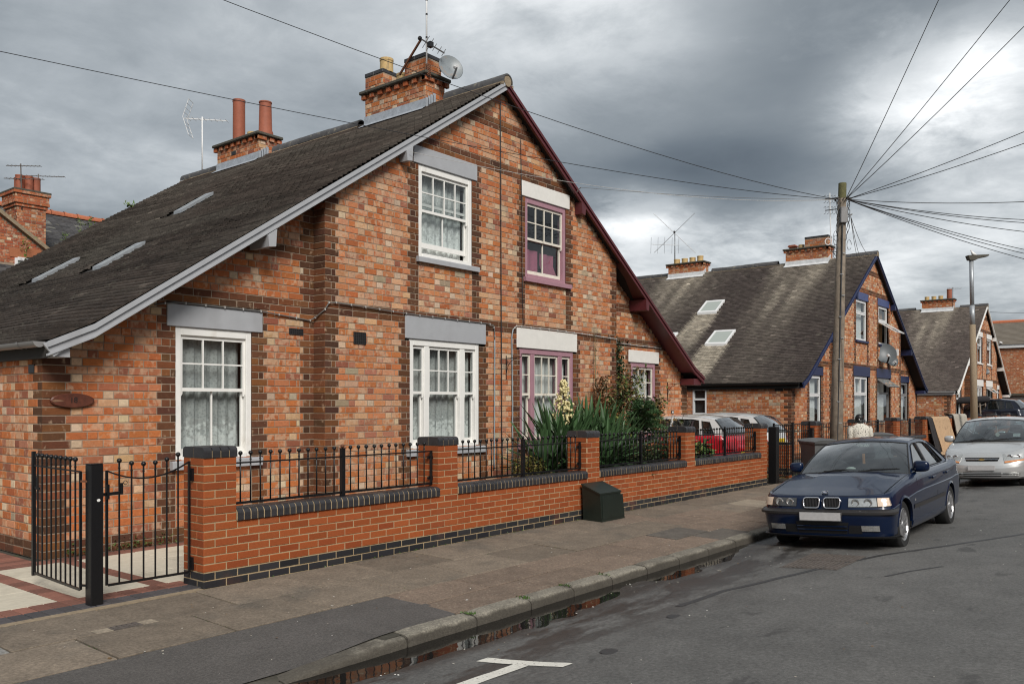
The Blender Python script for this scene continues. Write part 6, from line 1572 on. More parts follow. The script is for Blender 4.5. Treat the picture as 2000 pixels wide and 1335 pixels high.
dish(at(1731, 690, 30.6), 0.375, -CF * 0.9 + CR * -0.18 + UP * 0.34, 'large dark satellite dish on the navy trimmed gable', mount=(33.25, 9.0, 3.5))
dish(at(1744, 704, 31.4), 0.21, -CF * 0.9 + CR * 0.05 + UP * 0.3, 'small dark dish tucked under the large one', mount=(33.6, 9.0, 3.3))
dish(at(1926, 629, 47.5), 0.165, -CF * 0.9 + CR * 0.3 + UP * 0.3, 'pale dish high on the farthest white gable', 'dish_pale', mount=at(1922, 634, 47.6))
dish(at(1941, 664, 48.0), 0.38, -CF * 0.25 + CR * 0.9 + UP * 0.25, 'dark oval dish seen almost edge-on beside the farthest gable', mount=at(1934, 668, 47.8))
dish(at(1933, 716, 47.0), 0.17, -CF * 0.9 + CR * 0.3 + UP * 0.3, 'upper dark dish of a pair on the farthest white gable', mount=at(1930, 720, 47.8))
dish(at(1928, 724.5, 46.0), 0.17, -CF * 0.9 + CR * 0.2 + UP * 0.3, 'lower dark dish of a pair on the farthest white gable', mount=at(1924, 728, 47))
b = MB(); c = at(1736.5 + 18, 688, 31.0); b.cbox(c.x - .05, c.x + .05, c.y, c.y + 0.08, c.z - .12, c.z + .12); ab = b.build('alarm_box', 'white_plastic'); tag(ab, 'white alarm box on the brick beside the large dish', 'alarm box')
# ================================================================ garden plants
def blade_mesh(L, w, bend, col):
    n = 7; rows = []
    for i in range(n + 1):
        t = i / n; ww = w * (0.55 + 0.9 * t) * (1 - t) ** 0.55 * 1.1 if t < 0.98 else 0.001
        x = L * t * math.cos(bend * t * 0.5); z = -L * bend * t * t * 0.42
        rows.append([(x, -ww, z + ww * 0.30), (x, 0, z), (x, ww, z + ww * 0.30)])
    mb = MB()
    for i in range(n):
        t = i / n; k = 0.85 + 0.3 * t
        c = tuple(v * k for v in col); b0 = len(mb.v)
        mb.grid([rows[i], rows[i + 1]], (*c, 0))
    return mb.mesh('leaf', ['leaf_dark'])
yu = empty('yucca', (11.05, 7.95, 0.36), 'large spiky yucca with a tall cream flower spike behind the railing', 'plant')
BL = []
for k in range(14):
    g_ = random.uniform(0.7, 1.35); BL.append(blade_mesh(random.uniform(0.80, 1.10), random.uniform(0.036, 0.050), random.choice((0.02, 0.05, 0.12, 0.25, 0.6)), (0.046 * g_, 0.094 * g_, 0.036 * g_)))
heads = [(10.70, 7.82, 0.76, 74, 0.95), (11.35, 7.92, 0.86, 80, 0.95), (12.05, 7.80, 0.80, 76, 0.98), (11.65, 7.45, 0.68, 66, 0.90)]
for (hx_, hy, hz, n, sc) in heads:
    for k in range(n):
        t = (k + 0.5) / n; pit = lerp(math.radians(86), math.radians(-24), t ** 1.25) + random.gauss(0, 0.09); az = k * 2.39996 + random.gauss(0, 0.15)
        r0 = 0.03 + 0.02 * t
        o = inst('leaf', random.choice(BL), (hx_ + r0 * math.cos(az), hy + r0 * math.sin(az), hz + random.uniform(-0.22, 0.05) * (1 if t > .5 else 0.4)), yu, rot=Euler((random.gauss(0, 0.2), -pit, az), 'XYZ'), scale=(sc * random.uniform(0.75, 1.08),) * 3)
extra = MB()
for (hx_, hy, hz, n, sc) in [(10.35, 7.75, 0.62, 60, 0.9), (10.95, 7.70, 0.74, 90, 0.92), (11.65, 7.85, 0.80, 90, 0.95), (12.35, 7.70, 0.66, 80, 0.9), (11.2, 7.45, 0.5, 60, 0.8)]:
    for k in range(n):
        t = (k + 0.5) / n; pit = lerp(math.radians(88), math.radians(-26), t ** 1.3) + random.gauss(0, 0.1); az = k * 2.39996 + random.gauss(0, 0.2)
        me = random.choice(BL); rot = Euler((random.gauss(0, 0.2), -pit, az), 'XYZ').to_matrix(); s_ = sc * random.uniform(0.75, 1.08); o_ = Vector((hx_ + .04 * math.cos(az), hy + .04 * math.sin(az), hz + random.uniform(-.2, .05)))
        ca = me.color_attributes['Col'].data; b0 = len(extra.v); extra.v.extend([tuple(o_ + rot @ (v.co * s_)) for v in me.vertices])
        for p in me.polygons: extra.f.append([b0 + i for i in p.vertices]); extra.c.append(tuple(ca[p.loop_indices[0]].color)); extra.m.append(0)
extra.build('leaves', 'leaf_dark', yu, kind='stuff')
b = MB()
for (hx_, hy, hz, n, sc) in heads: b.tube([(hx_, hy, 0.2), (hx_, hy, hz)], 0.06, 8)
b.tube([(11.08, 7.92, 0.6), (11.10, 7.92, 1.3), (11.12, 7.92, 2.02)], [0.028, 0.022, 0.006], 8)
for k in range(26):
    z = 1.28 + 0.026 * k; az = k * 2.4; L_ = 0.20 * (1 - (z - 1.25) / 0.85) + 0.03; b.tube([(11.10, 7.92, z), (11.10 + L_ * math.cos(az), 7.92 + L_ * math.sin(az), z + 0.05)], 0.006, 4)
b.build('stem', 'bark', yu)
bell = MB(); bell.lathe([(0.006, 0.0), (0.019, -0.012), (0.026, -0.030), (0.022, -0.048), (0.008, -0.060)], (0, 0, 0), 7, caps=False); bme = bell.mesh('flower', ['blossom'], True)
for k in range(230):
    z = 1.28 + 0.72 * random.random() ** 1.1; L_ = (0.21 * (1 - (z - 1.25) / 0.82) + 0.02) * random.uniform(0.35, 1.05); az = random.random() * 6.283
    inst('flower', bme, (11.10 + L_ * math.cos(az), 7.92 + L_ * math.sin(az), z + 0.02), yu, rot=(random.gauss(0, .3), random.gauss(0, .3), 0), scale=(random.uniform(0.62, 0.95),) * 3)
def leaf_cloud(mb, pts, size, cols, droop=0.3, flat=False, aspect=0.55):
    for p in pts:
        s = size * random.uniform(0.6, 1.35); az = random.random() * 6.283; el_ = random.gauss(-droop, 0.5)
        d = Vector((math.cos(az) * math.cos(el_), math.sin(az) * math.cos(el_), math.sin(el_))); w = d.cross(Vector((random.gauss(0, .4), random.gauss(0, .4), 1))).normalized() * s * aspect * 0.5
        n = d.cross(w).normalized() * s * 0.12; p = Vector(p); c = random.choice(cols); k = random.uniform(0.65, 1.4); c = tuple(v * k for v in c)
        mb.add([p, p + d * s * 0.5 + w + n, p + d * s, p + d * s * 0.5 - w + n], [(0, 1, 2), (0, 2, 3)], (*c, 0))
def branch(mb, p, d, L, r, depth, tips, spread=0.5, gravity=0.0, nodes=None):
    n = 5; P = [p.copy()]; d = d.normalized()
    for i in range(n):
        d = (d + Vector((random.gauss(0, .16), random.gauss(0, .16), random.gauss(0, .12) + gravity))).normalized(); p = p + d * (L / n); P.append(p.copy())
        if nodes is not None: nodes.append((p.copy(), depth))
    mb.tube(P, [lerp(r, r * 0.55, i / n) for i in range(n + 1)], 5, caps=False)
    if depth == 0: tips.append(p); return
    for k in range(random.choice((2, 3, 3))):
        nd = (d + Vector((random.gauss(0, spread), random.gauss(0, spread), random.gauss(0.05, spread)))).normalized(); branch(mb, P[random.choice((3, 4, 5))], nd, L * random.uniform(0.55, 0.8), r * 0.55, depth - 1, tips, spread, gravity, nodes)
# climbing shrub on the wall between the mauve windows
cl = empty('climbing_shrub', (14.0, 8.75, 0.3), 'straggly climber with part-bare twigs on the wall between the mauve windows', 'shrub')
tr = MB(); nodes = []; tips = []
for (x, y, az, L_) in ((13.8, 8.72, 0.0, 0.78), (14.05, 8.70, 0.12, 0.85), (14.35, 8.74, -0.1, 0.85), (14.2, 8.65, 0.3, 0.75), (13.6, 8.74, -0.2, 0.62), (14.5, 8.6, 0.4, 0.72)):
    branch(tr, Vector((x, y, 0.3)), Vector((az, -0.03, 1)), L_, 0.022, 3, tips, 0.42, 0.03, nodes)
for k in range(40):
    p = random.choice(nodes)[0]; tr.tube([p, p + Vector((random.gauss(0.05, .25), -abs(random.gauss(0, .15)), random.gauss(.1, .2)))], 0.004, 4)
tr.build('branches', 'bark', cl)
cr_m = MB(); pts = []
for p, d in nodes:
    if d <= 1:
        for _ in range(9 if p.x < 14.6 else 5): pts.append(p + Vector((random.gauss(0, .09), random.gauss(-.03, .06), random.gauss(0, .09))))
for p in tips:
    for _ in range(9): pts.append(p + Vector((random.gauss(0, .08), random.gauss(-.03, .05), random.gauss(0, .08))))
pts = [Vector((p.x, min(p.y, 8.96 if p.x < 14.42 else 9.2), p.z)) for p in pts if p.z < 2.55 and (p.x < 14.55 or random.random() < 0.15)]
leaf_cloud(cr_m, [p for p in pts if random.random() < .9], 0.080, [(0.085, 0.125, 0.035), (0.060, 0.095, 0.030), (0.15, 0.165, 0.04), (0.18, 0.10, 0.035), (0.11, 0.07, 0.03)])
# twining column of dark leaves up the inner corner, dried brown stem at left
pts = [Vector((14.62 + 0.12 * math.sin(z * 4) + random.gauss(0, .13 + .05 * math.sin(z * 7)), 9.15 + random.gauss(-.06, .05), z)) for z in [random.uniform(1.6, 2.92) for _ in range(1500)]]
leaf_cloud(cr_m, pts, 0.065, [(0.020, 0.042, 0.017), (0.028, 0.052, 0.020), (0.04, 0.06, 0.022)])
cr_m.build('foliage', 'leaf_dark', cl, kind='stuff')
dr = MB(); pts = [Vector((13.52 + random.gauss(0, .09), 8.80 + random.gauss(-.03, .06), random.uniform(1.0, 2.15))) for _ in range(620)]
leaf_cloud(dr, pts, 0.08, [(0.17, 0.07, 0.028), (0.12, 0.05, 0.02), (0.24, 0.13, 0.06), (0.06, 0.05, 0.02)], 0.9)
pts = [Vector((13.55 + random.gauss(0, .05 + .02 * (3.3 - z)), 8.93 + random.gauss(0, .02), z)) for z in [random.uniform(2.1, 3.15) for _ in range(60)]]
leaf_cloud(dr, pts, 0.04, [(0.10, 0.09, 0.05), (0.16, 0.12, 0.06)]); dr.tube([(13.52, 8.86, 0.4), (13.5, 8.86, 1.2), (13.55, 8.93, 2.2), (13.58, 8.96, 3.1)], [.03, .022, .012, .004], 6, col=(0.2, 0.16, 0.08, 0))
dr.build('dry_foliage', 'leaf_dark', cl, kind='stuff')
# young conifer with drooping tiers
co = empty('conifer', (13.75, 8.0, 0.3), 'young dark conifer with drooping tiers behind the railing', 'tree')
tk = MB(); tk.tube([(13.75, 8.0, 0.3), (13.76, 8.0, 1.0), (13.78, 8.0, 1.78)], [0.03, 0.02, 0.005], 6); fo = MB()
for k in range(54):
    z = 0.5 + 1.2 * (k / 54); L_ = lerp(1.05, 0.12, (k / 54) ** 0.9) * random.uniform(0.75, 1.1); az = k * 2.4 + random.gauss(0, .2); d = Vector((math.cos(az), math.sin(az) * 0.9, 0.10)); P = []
    for i in range(7): t = i / 6; P.append(Vector((13.76, 8.0, z)) + d * L_ * t + Vector((0, 0, -0.22 * L_ * t * t + 0.10 * L_ * t)))
    tk.tube(P, [0.008 * (1 - .7 * i / 6) for i in range(7)], 4, caps=False)
    for i in range(1, 7):
        for s in (-1, 1):
            for q in range(4):
                base_ = P[i].lerp(P[i - 1], q / 4); sd = Vector((-d.y, d.x, 0)) * s; tip_ = base_ + (sd * 0.8 + d * 0.7).normalized() * (0.17 * (1 - 0.35 * i / 6)) * random.uniform(.7, 1.2) + Vector((0, 0, random.gauss(-.03, .02)))
                g_ = random.uniform(.6, 1.5); c = (0.050 * g_, 0.105 * g_, 0.040 * g_, 0); ww = d * 0.018; fo.add([base_ - ww, base_ + ww, tip_ + Vector((0, 0, .004))], [(0, 1, 2)], c)
                for j in range(4):
                    m1 = base_.lerp(tip_, (j + 1) / 5); w = (Vector((random.gauss(0, 1), random.gauss(0, 1), random.gauss(0, 1)))).normalized() * 0.045; fo.add([m1 - d * .009, m1 + d * .009, m1 + w + (tip_ - base_) * .22], [(0, 1, 2)], c)
tk.build('trunk', 'bark', co); fo.build('foliage', 'leaf_dark', co, kind='stuff')
def bush(c, rx, ry, rz, n, size, cols, label, twigs=7, cat='shrub'):
    e = empty('shrub', (c[0], c[1], c[2] - rz), label, cat); b = MB()
    for k in range(twigs): b.tube([(c[0] + random.gauss(0, rx * .2), c[1], c[2] - rz), (c[0] + random.gauss(0, rx * .5), c[1] + random.gauss(0, ry * .4), c[2] + rz * random.uniform(-.1, .6))], 0.006, 4)
    b.build('stem', 'bark', e); m_ = MB(); pts = []
    for k in range(n):
        d = Vector((random.gauss(0, 1), random.gauss(0, 1), random.gauss(0, 1))).normalized() * random.random() ** 0.4; f = 1 + 0.35 * vnoise(d.x * 3 + c[0], d.z * 3); pts.append(Vector((c[0] + d.x * rx * f, c[1] + d.y * ry * f, c[2] + d.z * rz * f)))
    leaf_cloud(m_, pts, size, cols); m_.build('foliage', 'leaf_dark', e, kind='stuff')
bush((9.95, 7.7, 0.58), 0.36, 0.25, 0.28, 900, 0.06, [(0.16, 0.13, 0.03), (0.10, 0.10, 0.025), (0.20, 0.15, 0.05), (0.07, 0.075, 0.02)], 'low golden green shrub at the left foot of the yucca')
bush((13.0, 7.7, 0.60), 1.1, 0.3, 0.32, 2600, 0.07, [(0.028, 0.045, 0.016), (0.04, 0.06, 0.02), (0.06, 0.07, 0.03)], 'dark low ground shrub under the conifer')
bush((14.9, 7.8, 0.52), 0.7, 0.3, 0.28, 1000, 0.05, [(0.04, 0.075, 0.02), (0.08, 0.11, 0.03), (0.16, 0.14, 0.04)], 'light green small-leaved shrub right of the conifer')
bush((14.35, 7.15, 0.72), 0.42, 0.16, 0.30, 260, 0.14, [(0.05, 0.11, 0.025), (0.10, 0.16, 0.04), (0.20, 0.22, 0.06), (0.045, 0.085, 0.02)], 'broad-leaved plant with yellow variegation in front of the red car')
for (x, y) in ((5.05, 9.20), (4.55, 9.21), (4.75, 9.2), (4.1, 9.2)):
    m_ = MB(); leaf_cloud(m_, [Vector((x + random.gauss(0, .08), y + random.gauss(0, .015), 0.03 + abs(random.gauss(0, .05)))) for _ in range(45)], 0.035, [(0.05, 0.09, 0.02), (0.08, 0.11, 0.03)])
    o = m_.build('weed', 'leaf_dark'); tag(o, {5.05: 'low weed at the brick foot nearest the white ground window', 4.55: 'small weed at the plinth right of the gate post', 4.75: 'small weed between two others along the plinth', 4.1: 'small weed near the house corner plinth'}[x], 'weed', 'weeds along the house plinth')
gr = MB(); leaf_cloud(gr, [Vector((random.uniform(17.2, 19.0), random.uniform(7.0, 8.6), 0.02)) for _ in range(900)], 0.05, [(0.06, 0.09, 0.02), (0.09, 0.10, 0.03), (0.14, 0.11, 0.05)], -0.8); gr.build('grass', 'leaf_dark', kind='stuff')
# ================================================================ cars: nose at x = 0, tail at +x, z up from the tyres
class Car:
    def __init__(s, P): s.P = P
    def belt(s, x): return float(np.interp(x, *zip(*s.P['belt'])))
    def sill(s, x): return float(np.interp(x, *zip(*s.P['sill'])))
    def wf(s, x):
        P = s.P; t = (x - P['L'] * 0.52) / (P['L'] * 0.5); return 1 - P.get('taper', 0.035) * t * t
    def rowv(s, r):
        """row r (float) -> fraction up the side, front x, rear x, half width"""
        R_ = s.P['rows']; i = min(len(R_) - 2, max(0, int(r))); t = r - i
        return [lerp(a, b, t) for a, b in zip(R_[i], R_[i + 1])]
    def row_of_z_front(s, z):
        lo, hi = 0.0, len(s.P['rows']) - 1.0
        for _ in range(40):
            m = (lo + hi) / 2
            if s.zfront(m) < z: lo = m
            else: hi = m
        return (lo + hi) / 2
    def zfront(s, r): f = s.rowv(r); return lerp(s.sill(0.0), s.belt(f[1]), f[0])
    def xfront(s, r, y):
        f, fx, rx, hw = s.rowv(r); q = min(0.9999, abs(y) / hw); p = s.P['pf']
        return fx + s.P['Rf'] * (1 - (1 - q ** p) ** (1 / p))
    def front(s, y, z, off=0.0):
        r = s.row_of_z_front(z); return (s.xfront(r, y) - off, y * 1.0, z)
    def xrear(s, r, y):
        f, fx, rx, hw = s.rowv(r); q = min(0.9999, abs(y) / hw); p = s.P['pr']
        return rx - s.P['Rr'] * (1 - (1 - q ** p) ** (1 / p))
    def rear(s, y, z, off=0.0):
        lo, hi = 0.0, len(s.P['rows']) - 1.0; L = s.P['L']
        for _ in range(40):
            m = (lo + hi) / 2; f = s.rowv(m)
            if lerp(s.sill(L), s.belt(f[2]), f[0]) < z: lo = m
            else: hi = m
        return (s.xrear((lo + hi) / 2, y) + off, y, z)
    def side(s, x, z, sg=-1, off=0.0):
        a, b = s.sill(x), s.belt(x); f = (z - a) / (b - a); R_ = s.P['rows']
        fr = [r[0] for r in R_]; hw = float(np.interp(f, fr, [r[3] for r in R_])); return (x, sg * (hw * s.wf(x) + off), z)
    def plan(s, r, sg):
        P = s.P; f, fx, rx, hw = s.rowv(r); out = []
        nf = 12
        for k in range(nf):
            th = math.pi / 2 * k / nf; y = hw * math.sin(th) ** (2 / P['pf']); x = fx + P['Rf'] * (1 - math.cos(th) ** (2 / P['pf'])); out.append([x, y])
        x0, x1 = fx + P['Rf'], rx - P['Rr']
        for k in range(P['ns'] + 1): out.append([lerp(x0, x1, k / P['ns']), hw])
        for k in range(nf - 1, -1, -1):
            th = math.pi / 2 * k / nf; y = hw * math.sin(th) ** (2 / P['pr']); x = rx - P['Rr'] * (1 - math.cos(th) ** (2 / P['pr'])); out.append([x, y])
        res = []
        for x, y in out:
            z = lerp(s.sill(x), s.belt(x), f); res.append(Vector((x, sg * y * s.wf(x), z)))
        return res
    def body(s, root, m):
        P = s.P; nr = (len(P['rows']) - 1) * 4 + 1
        mb = MB(); Ra = P['Ra']
        for sg in (-1, 1):
            rows = [s.plan(k / 4, sg) for k in range(nr)]
            nc = len(rows[0]); V = [p.copy() for r in rows for p in r]; idx = lambda i, j: i * nc + j
            keep = []; used = {}
            for i in range(nr - 1):
                for j in range(nc - 1):
                    q = [idx(i, j), idx(i, j + 1), idx(i + 1, j + 1), idx(i + 1, j)]
                    c = sum((V[a] for a in q), Vector()) / 4; cut = False
                    for xw in P['axles']:
                        if abs(c.y) > P['rows'][3][3] * 0.8 and (c.x - xw) ** 2 + (c.z - P['zw']) ** 2 < Ra * Ra: cut = True
                    (keep.append(q) if not cut else [used.__setitem__(a, 1) for a in q])
            kv = set(a for q in keep for a in q)
            for a in kv:
                if a in used:
                    for xw in P['axles']:
                        d = math.hypot(V[a].x - xw, V[a].z - P['zw'])
                        if d < Ra * 1.35 and V[a].z > s.sill(V[a].x) + 0.012:
                            V[a].x = xw + (V[a].x - xw) * Ra / d; V[a].z = P['zw'] + (V[a].z - P['zw']) * Ra / d
            mb.add(V, [q[::-1] if sg > 0 else q for q in keep])
        # bonnet-side deck: shelf between shoulder and glass
        o = mb.build('body', m, root, local=True); smooth_shade(o, 28)
        for sg in (-1, 1):                              # wheel arches: lip and dark liner
            for xw in P['axles']:
                a0, a1 = -0.25, math.pi + 0.25; ring = []
                lip = MB(); rows = [[], [], []]
                lin = [[], []]
                for k in range(25):
                    t = lerp(0.02, math.pi - 0.02, k / 24); x, z = xw + Ra * math.cos(t), P['zw'] + Ra * math.sin(t)
                    y = s.side(x, max(z, s.sill(x) + .01), sg)[1]
                    rows[0].append((xw + (Ra + 0.03) * math.cos(t), s.side(x, max(z, s.sill(x) + 0.01), sg, 0.0)[1], P['zw'] + (Ra + 0.03) * math.sin(t)))
                    rows[1].append((x, y + sg * 0.010, z)); rows[2].append((x, y - sg * 0.03, z))
                    lin[0].append((x, y - sg * 0.02, z)); lin[1].append((x, y - sg * 0.30, z))
                lip.grid(rows, flip=sg < 0); lo = lip.build('wheel_arch', m, root, local=True); smooth_shade(lo, 50)
                l2 = MB(); l2.grid(lin, flip=sg < 0); l2.grid(lin, flip=sg > 0); l2.add(lin[1], [tuple(range(25))]); l2.add(lin[1], [tuple(range(24, -1, -1))]); l2.build('arch_liner', 'trim_black', root, local=True)
        u = MB(); u.box(0.35, P['L'] - 0.3, -0.62, 0.62, 0.17, 0.42); u.build('underbody', 'trim_black', root, local=True)
        return o
    def deck(s, root, m, name, which):
        """bonnet or boot lid, crowned between the two belt edges"""
        P = s.P; n = 40; ku = 40; f, fx, rx, hw = s.rowv(len(P['rows']) - 1); rows = []
        if which == 'front':
            xe = P['cowl'] + 0.06
            for i in range(n + 1):
                row = []
                for j in range(ku + 1):
                    u = lerp(-0.9995, 0.9995, j / ku); y = u * hw
                    xa = fx + P['Rf'] * (1 - (1 - abs(u) ** P['pf']) ** (1 / P['pf'])); x = lerp(xa, xe, (i / n) ** 1.25)
                    z = s.belt(x) + P['crown'] * sstep(0.0, P['cowl'] * 0.8, x - xa) * (1 - u * u) + P.get('dome', 0) * sstep(0, .5, x - xa) * (1 - sstep(0.30, 0.40, abs(y) - 0.06 * x))
                    row.append((x, y * s.wf(x), z + 0.0008))
                rows.append(row)
            mb = MB(); mb.grid(rows, flip=True)
        else:
            xs_ = P['boot0']
            for i in range(n + 1):
                row = []
                for j in range(ku + 1):
                    u = lerp(-0.9995, 0.9995, j / ku); y = u * hw
                    xa = rx - P['Rr'] * (1 - (1 - abs(u) ** P['pr']) ** (1 / P['pr'])); x = lerp(xa, xs_, (i / n) ** 1.25)
                    row.append((x, y * s.wf(x), s.belt(x) + 0.02 * (1 - u * u) * sstep(0, .3, xa - x) + 0.0008))
                rows.append(row)
            mb = MB(); mb.grid(rows)
        o = mb.build(name, m, root, local=True); smooth_shade(o, 30); return o
    def ys(s, z, x=None):
        P = s.P; t = max(0, min(1.15, (z - P['gz0']) / (P['gz1'] - P['gz0']))); return P['yb'] - (P['yb'] - P['yr']) * t ** 1.25
    def greenhouse(s, root, m, glass_side='side_glass', pillar=None):
        P = s.P; pillar = pillar or m
        out = P['outline']; wins = P['windows']
        for sg in (-1, 1):
            polys = [[Vector((p[0], p[1], 0)) for p in out]] + [[Vector((p[0], p[1], 0)) for p in w] for w in wins]
            flat = [p for q in polys for p in q]; tris = tessellate_polygon(polys)
            V = [(p.x, sg * s.ys(p.y), p.y) for p in flat]; T = []
            for t in tris:
                a, b, c = [Vector(V[i]) for i in t]; n_ = (b - a).cross(c - a); T.append(t if n_.y * sg > 0 else (t[0], t[2], t[1]))
            mb = MB(); mb.add(V, T); mb.add([(v[0], v[1] - sg * 0.03, v[2]) for v in V], [t[::-1] for t in T]); o = mb.build('cabin_side', pillar, root, local=True)
            for w in wins:
                g_ = MB(); VV = [(p[0], sg * (s.ys(p[1]) - 0.010), p[1]) for p in w]; a, b, c = [Vector(v) for v in VV[:3]]
                fl = (b - a).cross(c - a).y * sg > 0; g_.add(VV, [tuple(range(len(w))) if fl else tuple(range(len(w) - 1, -1, -1))]); g_.build('window', glass_side, root, local=True)
                r_ = MB(); VV2 = [(p[0], sg * (s.ys(p[1]) + 0.002), p[1]) for p in w]; r_.tube(VV2 + VV2[:1], 0.009, 5); r_.build('window_seal', 'trim_black', root, local=True)
        ku = 14
        def edge(x, y, z, bow, crown): return [Vector((x + bow * (1 - u * u), u * y, z + crown * (1 - u * u))) for u in np.linspace(-1, 1, ku + 1)]
        xa0, za0 = out[0]; xa1, za1 = out[P['ia1']]; xc1, zc1 = out[P['ic1']]; xc0, zc0 = out[P['ic0']]
        wb = edge(xa0, s.ys(za0) - 0.004, za0, -P['wbow'], P['crown'] * 0.9); wt = edge(xa1, s.ys(za1) - 0.004, za1, -P['wbow'] * 0.45, P['rcrown'])
        rows = [[p.lerp(q, t) + Vector((-0.02, 0, 0.03)) * (4 * t * (1 - t)) for p, q in zip(wb, wt)] for t in np.linspace(0, 1, 9)]
        mb = MB(); mb.grid(rows, flip=True); o = mb.build('windscreen', 'screen_glass', root, local=True, smooth=True)
        sl = MB(); sl.tube(wt, 0.010, 5); sl.tube([r[0] for r in rows], 0.012, 5); sl.tube([r[-1] for r in rows], 0.012, 5); sl.tube(wb, 0.02, 5); sl.build('screen_seal', 'trim_black', root, local=True)
        rt = edge(xc1, s.ys(zc1) - 0.004, zc1, P['rbow'] * 0.4, P['rcrown']); rb = edge(xc0, s.ys(zc0) - 0.004, zc0, P['rbow'], 0.02)
        rows = [[p.lerp(q, t) + Vector((0.015, 0, 0.02)) * (4 * t * (1 - t)) for p, q in zip(rb, rt)] for t in np.linspace(0, 1, 7)]
        mb = MB(); mb.grid(rows); mb.build('rear_screen', P.get('rear_glass', 'screen_glass'), root, local=True, smooth=True)
        sl = MB(); sl.tube(rb, 0.012, 5); sl.tube([r[0] for r in rows], 0.012, 5); sl.tube([r[-1] for r in rows], 0.012, 5); sl.build('screen_seal', 'trim_black', root, local=True)
        # roof
        rr = out[P['ia1']:P['ic1'] + 1]; xs_ = np.linspace(0, 1, 13); rows = []
        for t in xs_:
            row = []
            for k in range(ku + 1):
                a, b = wt[k], rt[k]; x = lerp(a.x, b.x, t); xe = lerp(xa1, xc1, t); zr = float(np.interp(xe, [p[0] for p in rr], [p[1] for p in rr])); u = -1 + 2 * k / ku
                row.append((x, u * (s.ys(zr) + 0.002), zr + P['rcrown'] * (1 - abs(u) ** 2.6) + 0.012 * math.sin(math.pi * t) - 0.002))
            rows.append(row)
        mb = MB(); mb.grid(rows, flip=True); mb.grid([[(p[0], p[1] * 0.98, p[2] - 0.03) for p in r] for r in rows]); o = mb.build('roof', m, root, local=True); smooth_shade(o, 40)
    def wheel(s, root, xw, sg, hub_style=10):
        P = s.P; r = P['rw']; y0 = s.side(xw, P['zw'] + P['Ra'] + 0.02, sg)[1] - sg * 0.025; w = 0.19
        t = MB(); pr = [(r * 0.66, 0.0), (r * 0.70, 0.004), (r * 0.88, 0.012), (r * 0.97, -0.012), (r, -0.035), (r, -w + .035), (r * 0.97, -w + 0.012), (r * 0.7, -w)]
        t.lathe([(a, -sg * b * -1 if False else sg * b) for a, b in pr], (xw, y0, r), 30, 'y', caps=False)
        if sg > 0: t.f = [f[::-1] for f in t.f]
        ty = t.build('wheel', 'tyre', root, local=True); smooth_shade(ty, 40)
        m_ = MB(); ri = r * 0.665
        m_.lathe([(ri, sg * 0.002), (ri * 0.97, sg * 0.006), (ri * 0.90, -sg * 0.015), (ri * 0.88, -sg * 0.05), (ri * 0.86, -sg * 0.12)], (xw, y0, r), 30, 'y', caps=False)
        for k in range(hub_style):
            a = 2 * math.pi * k / hub_style; d = Vector((math.cos(a), 0, math.sin(a))); c = Vector((xw, y0 - sg * 0.018, r))
            m_.bar(c + d * 0.04, c + d * ri * 0.93 + Vector((0, sg * 0.006, 0)), 0.024 if hub_style > 6 else 0.06, 0.02, up=(0, 1, 0))
        m_.lathe([(0.001, sg * 0.0), (0.05, -sg * 0.002), (0.058, -sg * 0.02)], (xw, y0, r), 16, 'y', caps=False)
        rim = m_.build('rim', 'rim', ty, local=True); rim.data.update()
        d_ = MB(); d_.lathe([(0.001, 0), (ri * 0.75, 0), (ri * 0.75, -sg * .02), (ri * 0.9, -sg * 0.02), (ri * .9, -sg * .03)], (xw, y0 - sg * 0.055, r), 20, 'y', caps=False); d_.build('brake_disc', 'lamp_dark' if True else 'iron', ty, local=True)
        b_ = MB(); b_.lathe([(0.001, 0), (ri * 1.0, 0)], (xw, y0 - sg * 0.10, r), 20, 'y', caps=False); b_.lathe([(ri, 0), (0.001, 0)], (xw, y0 - sg * 0.101, r), 20, 'y', caps=False); b_.build('wheel_back', 'trim_black', ty, local=True)
        return ty
    def fpatch(s, root, quad, off, m, name, nu=8, nv=4, depth=0.02, end='front', parent=None):
        """panel lying on nose or tail, corners (y,z) given in order"""
        fn = s.front if end == 'front' else s.rear; A, B, C, D = quad; rows = []
        for i in range(nv + 1):
            v = i / nv; row = []
            for j in range(nu + 1):
                u = j / nu; y = lerp(lerp(A[0], B[0], u), lerp(D[0], C[0], u), v); z = lerp(lerp(A[1], B[1], u), lerp(D[1], C[1], u), v); row.append(fn(y, z, off))
            rows.append(row)
        mb = MB(); mb.grid(rows); sgn = 1 if end == 'front' else -1
        per = rows[0] + [r[-1] for r in rows[1:]] + rows[-1][-2::-1] + [r[0] for r in rows[-2:0:-1]]
        mb.grid([per, [(p[0] + sgn * depth, p[1], p[2]) for p in per]], closed=True); mb.grid([per, [(p[0] + sgn * depth, p[1], p[2]) for p in per]], closed=True, flip=True)
        a, b, c = Vector(rows[0][0]), Vector(rows[0][-1]), Vector(rows[-1][0])
        if ((b - a).cross(c - a).x > 0) == (end == 'front'): mb.f = [f[::-1] if k < nu * nv else f for k, f in enumerate(mb.f)]
        o = mb.build(name, m, parent or root, local=True); smooth_shade(o, 40); return o
